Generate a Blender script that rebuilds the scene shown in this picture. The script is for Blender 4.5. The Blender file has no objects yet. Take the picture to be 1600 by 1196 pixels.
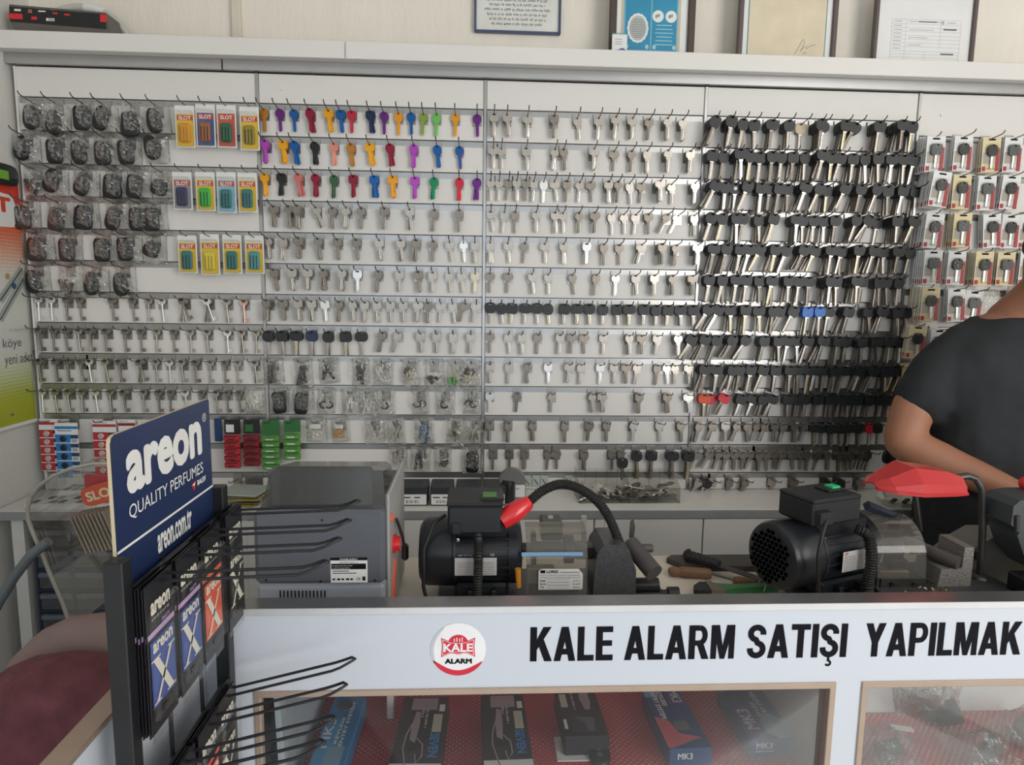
import bpy, bmesh, math, random
from math import sin, cos, pi, radians
from mathutils import Vector, Matrix, Euler, noise

S = bpy.context.scene
COL = S.collection

# ------------------------------------------------------------------ camera
CAM = Vector((1.18417, -1.88141, 1.48))
FPX = 1048.43
ROT = Matrix(((0.9986490537, 0.0514553247, -0.0072399605),
              (-0.0500956771, 0.9903944142, 0.1288771797),
              (0.0138018336, -0.1283403828, 0.9916341339)))      # columns: right, forward, up
cd = bpy.data.cameras.new('camera')
cam = bpy.data.objects.new('camera', cd)
COL.objects.link(cam)
r_, f_, u_ = ROT.col[0], ROT.col[1], ROT.col[2]
mw = Matrix((r_, u_, -f_)).transposed().to_4x4()
mw.translation = CAM
cam.matrix_world = mw
cd.sensor_fit = 'HORIZONTAL'
cd.sensor_width = 36.0
cd.lens = 36.0 * FPX / 1600.0
cd.clip_start = 0.01
S.camera = cam

# ------------------------------------------------------------------ world, lights, exposure
S.view_settings.view_transform = 'Standard'
S.view_settings.look = 'None'
S.view_settings.gamma = 1.0
S.view_settings.use_curve_mapping = False
S.view_settings.exposure = 0.0
W = bpy.data.worlds.new('daylight')
S.world = W
W.use_nodes = True
wn = W.node_tree
wn.nodes['Background'].inputs['Color'].default_value = (0.78, 0.89, 1.0, 1)
wn.nodes['Background'].inputs['Strength'].default_value = 0.55


def area(name, loc, target, sx, sy, power, color):
    l = bpy.data.lights.new(name, 'AREA')
    l.shape = 'RECTANGLE'
    l.size, l.size_y, l.energy, l.color = sx, sy, power, color
    o = bpy.data.objects.new(name, l)
    COL.objects.link(o)
    o.location = loc
    o.rotation_euler = (Vector(target) - Vector(loc)).to_track_quat('-Z', 'Y').to_euler()
    return o


area('shop_window_daylight', (3.3, -3.3, 1.7), (1.9, 0, 1.6), 1.4, 1.9, 50, (1.0, 0.97, 0.93))
area('shop_door_daylight', (1.0, -3.4, 1.3), (1.3, 0, 0.9), 1.6, 2.2, 11, (0.86, 0.93, 1.0))
sl = bpy.data.lights.new('sun', 'SUN')
sl.energy, sl.angle, sl.color = 3.2, 0.01, (1.0, 0.98, 0.95)
so_ = bpy.data.objects.new('sun', sl)
COL.objects.link(so_)
so_.location = (2, -6, 6)
so_.rotation_euler = Vector((0.36, 0.58, -0.74)).to_track_quat('-Z', 'Y').to_euler()


# ------------------------------------------------------------------ picture measurements -> points in the place
def ray(px, py):
    return ROT @ Vector(((px - 800) / FPX, 1.0, -(py - 598) / FPX))


def aY(px, py, Y):
    d = ray(px, py)
    return CAM + d * ((Y - CAM.y) / d.y)


def aZ(px, py, Z):
    d = ray(px, py)
    return CAM + d * ((Z - CAM.z) / d.z)


def aX(px, py, X):
    d = ray(px, py)
    return CAM + d * ((X - CAM.x) / d.x)


def proj(p):
    c = ROT.transposed() @ (Vector(p) - CAM)
    return 800 + FPX * c.x / c.y, 598 - FPX * c.z / c.y


# ------------------------------------------------------------------ materials
def lin(c):
    if isinstance(c, str):
        c = [int(c[i:i + 2], 16) / 255 for i in (0, 2, 4)]
    return tuple((x / 12.92 if x <= 0.04045 else ((x + 0.055) / 1.055) ** 2.4) for x in c) + (1.0,)


MATS = {}


def mat(name, col, rough=0.5, metal=0.0, var=0.06, scale=18.0, bump=0.0, bscale=60.0, coat=0.0, spec=0.5, emit=0.0, stretch=None):
    m = bpy.data.materials.new(name)
    m.use_nodes = True
    nt = m.node_tree
    b = nt.nodes['Principled BSDF']
    b.inputs['Roughness'].default_value = rough
    b.inputs['Metallic'].default_value = metal
    b.inputs['Coat Weight'].default_value = coat
    b.inputs['Specular IOR Level'].default_value = spec
    base = lin(col)
    tc = nt.nodes.new('ShaderNodeTexCoord')
    src = tc.outputs['Object']
    if stretch:
        mp = nt.nodes.new('ShaderNodeMapping')
        mp.inputs['Scale'].default_value = stretch
        nt.links.new(src, mp.inputs['Vector'])
        src = mp.outputs['Vector']
    n = nt.nodes.new('ShaderNodeTexNoise')
    n.inputs['Scale'].default_value = scale
    n.inputs['Detail'].default_value = 3
    nt.links.new(src, n.inputs['Vector'])
    cr = nt.nodes.new('ShaderNodeValToRGB')
    cr.color_ramp.elements[0].position, cr.color_ramp.elements[1].position = 0.3, 0.7
    cr.color_ramp.elements[0].color = tuple(x * (1 - var) for x in base[:3]) + (1,)
    cr.color_ramp.elements[1].color = tuple(min(1, x * (1 + var)) for x in base[:3]) + (1,)
    nt.links.new(n.outputs['Fac'], cr.inputs['Fac'])
    nt.links.new(cr.outputs['Color'], b.inputs['Base Color'])
    if emit:
        b.inputs['Emission Color'].default_value = base
        b.inputs['Emission Strength'].default_value = emit
    if bump:
        n2 = nt.nodes.new('ShaderNodeTexNoise')
        n2.inputs['Scale'].default_value = bscale
        n2.inputs['Detail'].default_value = 4
        nt.links.new(src, n2.inputs['Vector'])
        bp = nt.nodes.new('ShaderNodeBump')
        bp.inputs['Strength'].default_value = bump
        bp.inputs['Distance'].default_value = 0.01
        nt.links.new(n2.outputs['Fac'], bp.inputs['Height'])
        nt.links.new(bp.outputs['Normal'], b.inputs['Normal'])
    MATS[name] = m
    return m


def film(name, tint, glossy=0.12, rough=0.12, bump=0.5, bscale=90.0, milky=0.0, fres=0.3):
    """Thin clear plastic or glass: a see-through sheet with a glossy coat and a touch of milkiness."""
    m = bpy.data.materials.new(name)
    m.use_nodes = True
    nt = m.node_tree
    nt.nodes.clear()
    out = nt.nodes.new('ShaderNodeOutputMaterial')
    tr = nt.nodes.new('ShaderNodeBsdfTransparent')
    tr.inputs['Color'].default_value = lin(tint)
    gl = nt.nodes.new('ShaderNodeBsdfGlossy')
    gl.inputs['Roughness'].default_value = rough
    df = nt.nodes.new('ShaderNodeBsdfDiffuse')
    df.inputs['Color'].default_value = lin('D8D8D4')
    lw = nt.nodes.new('ShaderNodeLayerWeight')
    lw.inputs['Blend'].default_value = 0.35
    ma = nt.nodes.new('ShaderNodeMath')
    ma.operation = 'MULTIPLY_ADD'
    ma.inputs[1].default_value = fres
    ma.inputs[2].default_value = glossy
    nt.links.new(lw.outputs['Fresnel'], ma.inputs[0])
    if bump:
        tc = nt.nodes.new('ShaderNodeTexCoord')
        n2 = nt.nodes.new('ShaderNodeTexNoise')
        n2.inputs['Scale'].default_value = bscale
        n2.inputs['Detail'].default_value = 2
        n2.inputs['Distortion'].default_value = 1.5
        nt.links.new(tc.outputs['Object'], n2.inputs['Vector'])
        bp = nt.nodes.new('ShaderNodeBump')
        bp.inputs['Strength'].default_value = bump
        bp.inputs['Distance'].default_value = 0.02
        nt.links.new(n2.outputs['Fac'], bp.inputs['Height'])
        nt.links.new(bp.outputs['Normal'], gl.inputs['Normal'])
        nt.links.new(bp.outputs['Normal'], lw.inputs['Normal'])
    mx0 = nt.nodes.new('ShaderNodeMixShader')
    mx0.inputs['Fac'].default_value = milky
    nt.links.new(tr.outputs[0], mx0.inputs[1])
    nt.links.new(df.outputs[0], mx0.inputs[2])
    mx = nt.nodes.new('ShaderNodeMixShader')
    nt.links.new(ma.outputs[0], mx.inputs['Fac'])
    nt.links.new(mx0.outputs[0], mx.inputs[1])
    nt.links.new(gl.outputs[0], mx.inputs[2])
    nt.links.new(mx.outputs[0], out.inputs['Surface'])
    MATS[name] = m
    return m


WHITE = mat('white_laminate', 'E4E1DC', 0.42, var=0.02, scale=4, bump=0.02, bscale=200)
WHITE_COOL = mat('white_counter_board', 'CDD2DB', 0.35, var=0.015, scale=3)
SLAT = mat('slat_board_white', 'E2DFDA', 0.45, var=0.02, scale=5)
WALLP = mat('painted_plaster', 'EBE4D8', 0.8, var=0.03, scale=5, bump=0.25, bscale=24, stretch=(3, 3, 1))
WALLW = mat('left_wall_paint', 'DEDCD6', 0.85, var=0.03, scale=4, bump=0.1)
CEIL = mat('ceiling_paint', 'E6E5E2', 0.9, var=0.02)
FLOORM = mat('floor_tile', 'B9B8B5', 0.5, var=0.1, scale=3)
ALU = mat('aluminium_rail', 'B2B2B2', 0.30, 0.9, var=0.05, stretch=(1, 1, 30))
ALU_DARK = mat('rail_groove', '8C8C8A', 0.45, 0.6)
STEEL = mat('hook_plate_steel', 'A8A6A2', 0.3, 0.85)
WIRE = mat('hook_wire', '787470', 0.3, 0.95)
NICKEL = mat('nickel_key', 'B2ABA2', 0.34, 0.92, var=0.12, scale=120)
NICKEL2 = mat('aged_nickel_key', '8C857C', 0.40, 0.9, var=0.15, scale=120)
NICKEL3 = mat('bright_nickel_key', 'E6E4E0', 0.3, 0.75, var=0.05, scale=120)
BRASSK = mat('brass_key', 'C6BBA4', 0.38, 0.9, var=0.1, scale=120)
COPPERK = mat('copper_key', 'D9A79A', 0.3, 0.9, var=0.08)
BLK = mat('black_key_plastic', '26282A', 0.45, var=0.15, scale=60, bump=0.05, bscale=300)
FOBM = mat('black_fob_plastic', '1E2022', 0.32, var=0.1)
FOBB = mat('brown_fob_plastic', '3A302C', 0.35, var=0.1)
BTN = mat('fob_button_grey', '55595C', 0.5)
BLACKP = mat('black_paint', '1C1D20', 0.4, var=0.1)
BLACKM = mat('black_motor_paint', '23262B', 0.33, 0.1, var=0.2, scale=25, bump=0.05)
BLACKR = mat('black_rubber', '1E1E1E', 0.55, var=0.15)
INK = mat('black_ink', '15141A', 0.8, var=0.05, spec=0.15)
INKG = mat('grey_ink', '6A6A70', 0.6)
PAPER = mat('white_paper', 'E8E8E6', 0.7, var=0.02)
RED = mat('red_plastic', 'D8262B', 0.25, var=0.06, coat=0.3)
REDL = mat('red_lamp_enamel', 'D93B3D', 0.3, var=0.05, coat=0.2)
GREEN = mat('green_plastic', '2F6B3C', 0.4)
GREENB = mat('green_button', '2FC07A', 0.35)
ORANGE = mat('orange_plastic', 'E8623C', 0.35)
BENCH = mat('cream_bench_laminate', 'DDD2C2', 0.45, var=0.06, scale=12)
TRIM = mat('brushed_aluminium_trim', 'B4A79C', 0.3, 0.75, var=0.08, stretch=(1, 40, 40))
TRIMB = mat('beige_aluminium_frame', 'B9A595', 0.38, 0.55, var=0.06)
STEELD = mat('dark_steel', '5A5856', 0.4, 0.8, var=0.15, scale=40)
CAST = mat('hammered_grey_casting', '56575A', 0.42, 0.4, var=0.25, scale=260, bump=0.12, bscale=420)
CASTL = mat('light_grey_casting', '8E8A86', 0.5, 0.3, var=0.2, scale=200, bump=0.3, bscale=250)
FILM = film('clear_bag_film', 'FCFCFB', 0.055, 0.06, 0.2, 60, 0.015, 0.45)
CARDFILM = film('clear_blister', 'FCFCFA', 0.015, 0.08, 0.2, 40, 0.01, 0.2)
GLASS = film('showcase_glass', 'F6F8F8', 0.0, 0.02, 0.0, 1, 0.004, 0.3)
ACRYL = film('clear_acrylic', 'FAFAF8', 0.01, 0.06, 0.0, 1, 0.012, 0.4)
SMOKE = film('smoked_cover_plastic', 'CFCDC8', 0.01, 0.08, 0.0, 1, 0.04, 0.4)
GUARD = film('clear_guard_plastic', 'E0DCD6', 0.01, 0.10, 0.0, 1, 0.10, 0.5)


# ------------------------------------------------------------------ mesh collecting
class MB:
    def __init__(s):
        s.v, s.f, s.m = [], [], []

    def add(s, vs, fs, mi=0, M=None):
        o = len(s.v)
        s.v.extend([tuple(M @ Vector(p)) if M is not None else tuple(p) for p in vs])
        s.f.extend([tuple(o + i for i in f) for f in fs])
        if isinstance(mi, (list, tuple)):
            s.m.extend(mi)
        else:
            s.m.extend([mi] * len(fs))
        return s

    def join(s, other, M=None, shift=0):
        return s.add(other.v, other.f, [i + shift for i in other.m], M)

    def box(s, c, d, mi=0, M=None, r=0.0):
        x, y, z = d[0] / 2, d[1] / 2, d[2] / 2
        T = Matrix.Translation(c)
        if M is not None:
            T = M @ T
        if r <= 0:
            vs = [(sx * x, sy * y, sz * z) for sx in (-1, 1) for sy in (-1, 1) for sz in (-1, 1)]
            fs = [(0, 1, 3, 2), (4, 6, 7, 5), (0, 4, 5, 1), (2, 3, 7, 6), (0, 2, 6, 4), (1, 5, 7, 3)]
            return s.add(vs, fs, mi, T)
        r = min(r, x * .95, y * .95, z * .95)
        vs, ix = [], {}
        for sx in (-1, 1):
            for sy in (-1, 1):
                for sz in (-1, 1):
                    for a in range(3):
                        p = [sx * (x - r), sy * (y - r), sz * (z - r)]
                        p[a] = (sx * x, sy * y, sz * z)[a]
                        ix[(sx, sy, sz, a)] = len(vs)
                        vs.append(p)
        fs = []
        for a in range(3):
            b, c2 = (a + 1) % 3, (a + 2) % 3
            for sg in (-1, 1):
                q = []
                for (p1, p2) in ((-1, -1), (1, -1), (1, 1), (-1, 1)):
                    k = [0, 0, 0]
                    k[a], k[b], k[c2] = sg, p1, p2
                    q.append(ix[tuple(k) + (a,)])
                fs.append(tuple(q if sg > 0 else q[::-1]))
        for a in range(3):
            b, c2 = (a + 1) % 3, (a + 2) % 3
            for p1 in (-1, 1):
                for p2 in (-1, 1):
                    k1, k2 = [0, 0, 0], [0, 0, 0]
                    k1[a], k1[b], k1[c2] = -1, p1, p2
                    k2[a], k2[b], k2[c2] = 1, p1, p2
                    q = [ix[tuple(k1) + (b,)], ix[tuple(k2) + (b,)], ix[tuple(k2) + (c2,)], ix[tuple(k1) + (c2,)]]
                    fs.append(tuple(q if p1 * p2 > 0 else q[::-1]))
        for sx in (-1, 1):
            for sy in (-1, 1):
                for sz in (-1, 1):
                    q = [ix[(sx, sy, sz, a)] for a in range(3)]
                    fs.append(tuple(q if sx * sy * sz > 0 else q[::-1]))
        return s.add(vs, fs, mi, T)

    def tube(s, path, r, n=8, mi=0, cap=True, M=None, ry=None):
        P = [Vector(p) for p in path]
        k = len(P)
        rs = r if isinstance(r, (list, tuple)) else [r] * k
        rys = ry if isinstance(ry, (list, tuple)) else ([ry] * k if ry else rs)
        t0 = (P[1] - P[0]).normalized()
        ref = Vector((0, 0, 1)) if abs(t0.z) < 0.9 else Vector((1, 0, 0))
        u = t0.cross(ref).normalized()
        vs = []
        for i in range(k):
            t = (P[min(i + 1, k - 1)] - P[max(i - 1, 0)])
            t = t.normalized() if t.length > 1e-9 else t0
            u = (u - t * u.dot(t))
            u = u.normalized() if u.length > 1e-6 else t.orthogonal().normalized()
            w = t.cross(u)
            for j in range(n):
                a = 2 * pi * j / n
                vs.append(P[i] + u * (rs[i] * cos(a)) + w * (rys[i] * sin(a)))
        fs = [(i * n + j, i * n + (j + 1) % n, (i + 1) * n + (j + 1) % n, (i + 1) * n + j) for i in range(k - 1) for j in range(n)]
        if cap:
            fs += [tuple(range(n - 1, -1, -1)), tuple((k - 1) * n + j for j in range(n))]
        return s.add(vs, fs, mi, M)

    def rings(s, rings, mi=0, cap=True, M=None):
        n, k = len(rings[0]), len(rings)
        vs = [p for r in rings for p in r]
        fs = [(i * n + j, i * n + (j + 1) % n, (i + 1) * n + (j + 1) % n, (i + 1) * n + j) for i in range(k - 1) for j in range(n)]
        if cap:
            fs += [tuple(range(n - 1, -1, -1)), tuple((k - 1) * n + j for j in range(n))]
        return s.add(vs, fs, mi, M)

    def lathe(s, prof, n=24, mi=0, M=None):
        """prof: (radius, height) along local z."""
        R = [[(r * cos(2 * pi * j / n), r * sin(2 * pi * j / n), h) for j in range(n)] for r, h in prof]
        return s.rings(R, mi, True, M)

    def prism(s, poly, d0, d1, mi=0, M=None):
        """poly in local x,y, extruded along z from d0 to d1."""
        n = len(poly)
        vs = [(x, y, d0) for x, y in poly] + [(x, y, d1) for x, y in poly]
        fs = [tuple(range(n - 1, -1, -1)), tuple(range(n, 2 * n))] + [(i, (i + 1) % n, n + (i + 1) % n, n + i) for i in range(n)]
        return s.add(vs, fs, mi, M)

    def ball(s, c, rx, ry=None, rz=None, n=14, k=9, mi=0, M=None):
        ry, rz = ry or rx, rz or rx
        R = []
        for i in range(k + 1):
            a = -pi / 2 + pi * i / k
            q = max(cos(a), 0.02)
            R.append([(c[0] + rx * q * cos(2 * pi * j / n), c[1] + ry * q * sin(2 * pi * j / n), c[2] + rz * sin(a)) for j in range(n)])
        return s.rings(R, mi, True, M)

    def grid(s, fn, nu, nv, mi=0, M=None):
        vs = [fn(i / nu, j / nv) for i in range(nu + 1) for j in range(nv + 1)]
        w = nv + 1
        fs = [(i * w + j, (i + 1) * w + j, (i + 1) * w + j + 1, i * w + j + 1) for i in range(nu) for j in range(nv)]
        return s.add(vs, fs, mi, M)

    def mesh(s, name, mats, smooth=None):
        me = bpy.data.meshes.new(name)
        me.from_pydata(s.v, [], s.f)
        for m in (mats if isinstance(mats, (list, tuple)) else [mats]):
            me.materials.append(m)
        me.polygons.foreach_set('material_index', s.m)
        if smooth:
            me.polygons.foreach_set('use_smooth', [True] * len(s.f))
            me.set_sharp_from_angle(angle=radians(smooth))
        me.update()
        return me

    def build(s, name, mats, parent=None, smooth=None, local=False, recalc=True):
        """One object from the collected shapes, given in place coordinates (local=True: in the parent's own coordinates)."""
        off = Vector((0, 0, 0))
        if parent is not None and not local:
            q = parent
            while q is not None:
                off += q.location
                q = q.parent
        elif parent is None:
            xs, ys, zs = zip(*s.v)
            off = Vector(((min(xs) + max(xs)) / 2, (min(ys) + max(ys)) / 2, min(zs)))
        s.v = [(p[0] - off.x, p[1] - off.y, p[2] - off.z) for p in s.v]
        me = s.mesh(name, mats, smooth)
        if recalc:
            bm = bmesh.new()
            bm.from_mesh(me)
            bmesh.ops.recalc_face_normals(bm, faces=bm.faces)
            bm.to_mesh(me)
            bm.free()
        o = bpy.data.objects.new(name, me)
        COL.objects.link(o)
        if parent is None:
            o.location = off
        else:
            o.parent = parent
        return o


def tag(o, label=None, cat=None, group=None, kind=None):
    if label:
        o['label'] = label
    if cat:
        o['category'] = cat
    if group:
        o['group'] = group
    if kind:
        o['kind'] = kind
    return o


def thing(name, label, cat, loc=(0, 0, 0), group=None, rot=None):
    o = bpy.data.objects.new(name, None)
    o.empty_display_size = 0.02
    COL.objects.link(o)
    o.location = loc
    if rot:
        o.rotation_euler = rot
    return tag(o, label, cat, group)


def put(name, me, M, parent=None):
    o = bpy.data.objects.new(name, me)
    COL.objects.link(o)
    if parent is not None:
        o.parent = parent
        o.matrix_local = M
    else:
        o.matrix_world = M
    return o


# printed lettering from the built-in font, as flat polygons
_TX = {}


def text_geo(body, bold=0.0):
    k = (body, bold)
    if k not in _TX:
        cu = bpy.data.curves.new('lettering', 'FONT')
        cu.body = body
        cu.size = 1.0
        cu.offset = bold
        cu.resolution_u = 3
        ob = bpy.data.objects.new('lettering', cu)
        COL.objects.link(ob)
        dg = bpy.context.evaluated_depsgraph_get()
        me = bpy.data.meshes.new_from_object(ob.evaluated_get(dg))
        vs = [tuple(v.co) for v in me.vertices]
        fs = [tuple(p.vertices) for p in me.polygons]
        bpy.data.objects.remove(ob)
        bpy.data.meshes.remove(me)
        xs = [v[0] for v in vs] or [0, 1]
        ys = [v[1] for v in vs] or [0, 1]
        _TX[k] = (vs, fs, min(xs), max(xs), min(ys), max(ys))
    return _TX[k]


def text(mb, body, o, u, v, w, h, mi=0, bold=0.0, lift=0.0004, slant=0.0, asc=None, hb=None):
    """Lettering filling the box of width w and height h whose lower left corner is o, along u and v; asc=(lo, hi): font heights that h spans."""
    vs, fs, x0, x1, y0, y1 = text_geo(body, 0.0)
    if asc:
        y0, y1 = asc
    hb = bold if hb is None else hb
    x0, x1, y0, y1 = x0 - hb, x1 + hb, y0 - bold, y1 + bold
    # heavier strokes: the letters stamped again a hair to every side
    st = [(0, 0)] + ([(hb * cos(k * pi / 6), bold * sin(k * pi / 6)) for k in range(12)] + ([(hb * .5 * cos(k * pi / 3), bold * .5 * sin(k * pi / 3)) for k in range(6)] if bold > .03 else []) if bold > .008 else [])
    u, v = Vector(u).normalized(), Vector(v).normalized()
    n = u.cross(v)
    o = Vector(o) + n * lift
    for k, (a, b) in enumerate(st):
        q = [o + n * (k * 2e-6) + u * ((p[0] + a - x0) / (x1 - x0) * w + (p[1] + b - y0) / (y1 - y0) * h * slant) + v * ((p[1] + b - y0) / (y1 - y0) * h) for p in vs]
        mb.add(q, fs, mi)


def quad(mb, o, u, v, w, h, mi=0, lift=0.0003):
    u, v = Vector(u).normalized(), Vector(v).normalized()
    o = Vector(o) + u.cross(v) * lift
    mb.add([o, o + u * w, o + u * w + v * h, o + v * h], [(0, 1, 2, 3)], mi)


def greek(mb, o, u, v, w, h, mi=0, seed=1, lift=0.0005):
    """Small print too blurred to read: word-like rows of tiny strokes."""
    q = random.Random(seed)
    u, v = Vector(u).normalized(), Vector(v).normalized()
    n = u.cross(v)
    o = Vector(o) + n * lift
    x = 0.0
    while x < w - h * .5:
        for _ in range(q.randint(2, 7)):
            a = h * q.uniform(.28, .55)
            if x + a > w:
                break
            b, t = q.choice(((0, .72), (0, .72), (0, 1), (0, .72), (-.2, .72)))
            s_ = a * .34
            p = o + u * x
            mb.add([p + v * (b * h), p + u * s_ + v * (b * h), p + u * s_ + v * (t * h), p + v * (t * h)], [(0, 1, 2, 3)], mi)
            z = h * q.choice((.0, .3, .56))
            mb.add([p + v * z, p + u * a * .8 + v * z, p + u * a * .8 + v * (z + h * .16), p + v * (z + h * .16)], [(0, 1, 2, 3)], mi)
            x += a
        x += h * .45


def frame_m(o, x, y, z):
    m = Matrix((Vector(x), Vector(y), Vector(z))).transposed().to_4x4()
    m.translation = Vector(o)
    return m


X, Y, Z = Vector((1, 0, 0)), Vector((0, 1, 0)), Vector((0, 0, 1))
ALONG_X = frame_m((0, 0, 0), Y, Z, X)          # local z -> world x
ALONG_Y = frame_m((0, 0, 0), Z, X, Y)          # local z -> world y
FACE = frame_m((0, 0, 0), X, Z, -Y)            # local x,y -> world x,z; local z towards the viewer side
ORD = ('zeroth first second third fourth fifth sixth seventh eighth ninth tenth eleventh twelfth thirteenth fourteenth fifteenth sixteenth '
       'seventeenth eighteenth nineteenth twentieth').split() + ['twenty-' + a for a in 'first second third fourth fifth sixth seventh eighth ninth'.split()]
PAN = ['', 'first', 'second', 'third', 'fourth', 'fifth']
rnd = random.Random(7)

# ------------------------------------------------------------------ the room
ZK = lambda k: 1.976 - 0.08331 * k             # bottom edge of the k-th slat board
XL, XR, YB, YF = -0.03, 4.0, 0.105, -3.6


def struct(name, mb, mats, **kw):
    return tag(mb.build(name, mats, **kw), kind='structure')


struct('floor', MB().box(((XL + XR) / 2, (YB + YF) / 2, -0.05), (XR - XL + .3, YB - YF + .3, 0.1)), FLOORM)
struct('ceiling', MB().box(((XL + XR) / 2, (YB + YF) / 2, 2.9), (XR - XL + .3, YB - YF + .3, 0.1)), CEIL)
struct('wall_back', MB().box(((XL + XR) / 2, YB + 0.05, 1.425), (XR - XL + .3, 0.1, 2.86)), WALLP)
struct('wall_left', MB().box((XL - 0.05, (YB + YF) / 2, 1.425), (0.1, YB - YF, 2.86)), WALLW)
struct('wall_right', MB().box((XR + 0.05, (YB + YF) / 2, 1.425), (0.1, YB - YF, 2.86)), WALLW)
struct('wall_front', MB().box(((XL + XR) / 2, YF - 0.05, 0.2), (XR - XL, 0.1, 0.4)).box(((XL + XR) / 2, YF - 0.05, 2.72), (XR - XL, 0.1, 0.28)).box((1.95, YF - .05, 1.5), (0.12, .1, 2.4)), WALLW)

# white cable trunking above the shelf
a, b = aY(345, 0, YB), aY(368, 56, YB)
tk = MB().box((0.521, YB - 0.008, 2.5), (0.024, 0.016, 0.8), r=0.002)
struct('trim_1', tk, mat('trunking_pvc', 'D8CFC0', 0.5))

# the long wall shelf over the panels
sh = thing('wall_shelf', 'long white wall shelf running over all the key panels', 'shelf', (1.95, 0.03, 2.052))
MB().box((1.985, 0.030, 2.099), (4.03, 0.146, 0.040), r=0.0015).build('shelf_board', WHITE, sh)
MB().box((0.404, -0.046, 2.099), (0.866, 0.006, 0.043), r=0.001).box((2.42, -0.046, 2.099), (3.158, 0.006, 0.043), r=0.001).build('front_edge', WHITE, sh)
MB().box((0.243, -0.008, 2.0655), (0.543, 0.012, 0.0265), r=0.0008).box((2.26, -0.008, 2.0655), (3.484, 0.012, 0.0265), r=0.0008).build('valance_board', mat('satin_aluminium', 'BEBEBE', 0.30, 0.8, var=0.03), sh)

# slat panels
def rails_of(p):
    return list(range(13)) if p < 5 else []


P5Z = [aY(1440, 212, 0).z - 0.106 * k for k in range(9)]
for p in range(1, 6):
    x0, x1 = 0.6 * (p - 1) + (0.0055 if p > 1 else -0.008), 0.6 * p - 0.0055
    t = thing('slatwall_panel', f'white slotted display panel with metal rails, {PAN[p]} panel from left', 'display panel', ((x0 + x1) / 2, 0.009, 0.926), 'slotted wall panels')
    zs = [ZK(k) for k in range(13)] if p < 5 else P5Z
    prof = [(0.0, 2.049)]
    for z in zs:
        prof += [(0.0, z), (0.013, z), (0.013, z - 0.0175), (0.0, z - 0.0175)]
    prof += [(0.0, 0.926), (0.019, 0.926), (0.019, 2.049)]
    MB().prism([(y, z) for y, z in prof], x0, x1, 0, frame_m((0, 0, 0), Y, Z, X)).build('slat_board', SLAT, t)
    for z in zs:
        rb = MB()
        rb.box(((x0 + x1) / 2, 0.0115, z - 0.009), (x1 - x0, 0.002, 0.017), 1)
        rb.box(((x0 + x1) / 2, 0.003, z - 0.0100), (x1 - x0, 0.0025, 0.0140), 0)
        rb.box(((x0 + x1) / 2, 0.007, z - 0.0172), (x1 - x0, 0.010, 0.0012), 0)
        rb.build('rail', [ALU, ALU_DARK], t)
for i, x in enumerate((0.6, 1.2, 1.8, 2.4)):
    pf = [(-0.0055, 0.004), (-0.0055, -0.001), (-0.0035, -0.004), (0.0035, -0.004), (0.0055, -0.001), (0.0055, 0.004)]
    struct(f'trim_{i + 2}', MB().prism([(x + a, b) for a, b in pf], 0.926, 2.049), ALU)
struct('trim_6', MB().box((-0.0105, 0.049, 1.4875), (0.005, 0.110, 1.121)), WHITE)
sc = MB()
for p, (px, py) in zip((1, 2, 5), ((160, 127), (440, 139), (1471, 180))):
    c = aY(px, py, -0.001)
    o = tag(MB().lathe([(0.0035, 0), (0.0035, 0.0012), (0.002, 0.002)], 12, 0, frame_m(c, X, Z, -Y)).build('screw_cap', PAPER, smooth=40),
            f'small round white screw cap on the blank top strip of the {PAN[p]} panel', 'screw cap', 'screw caps on the panels')

# ------------------------------------------------------------------ keys: shapes
def superr(a, b, e, t):
    c, s_ = abs(cos(t)), abs(sin(t))
    return ((c / a) ** e + (s_ / b) ** e) ** (-1.0 / e)


def bow(mb, outline, cz, hole, th, mi=0, n=20, hz=0.0, hrx=None):
    """Ring-shaped key bow in x,z round a hole at (0,hz); outline(t) -> radius about (0,cz)."""
    out, inn = [], []
    for i in range(n):
        t = 2 * pi * i / n + pi / n
        r = outline(t)
        out.append((r * cos(t), cz + r * sin(t)))
        inn.append(((hrx or hole) * cos(t), hz + hole * sin(t)))
    y = th / 2
    vs = [(p[0], -y, p[1]) for p in out] + [(p[0], -y, p[1]) for p in inn] + [(p[0], y, p[1]) for p in out] + [(p[0], y, p[1]) for p in inn]
    fs = []
    for i in range(n):
        j = (i + 1) % n
        fs += [(i, j, n + j, n + i), (2 * n + j, 2 * n + i, 3 * n + i, 3 * n + j), (j, i, 2 * n + i, 2 * n + j), (n + i, n + j, 3 * n + j, 3 * n + i)]
    mb.add(vs, fs, mi)
    return mb


def blade(mb, w, top, bot, th, mi=0):
    """Key blade with a shoulder, a milled groove and a chamfered tip."""
    h, q = w / 2, w * 0.18
    y, g = th / 2, th / 2 - 0.0005
    prof = [(-h, -y * .7), (-q, -y), (-q * .5, -g), (q * .6, -g), (q * 1.1, -y), (h, -y * .7), (h, y), (-h, y)]
    R = [[(x, yy, top) for x, yy in prof], [(x, yy, bot + w * .45) for x, yy in prof], [(x * .35 - h * .2, yy, bot) for x, yy in prof]]
    mb.rings(R, mi)
    mb.box((0, 0, top - 0.004), (w * 1.35, th, 0.005), mi)
    return mb


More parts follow.
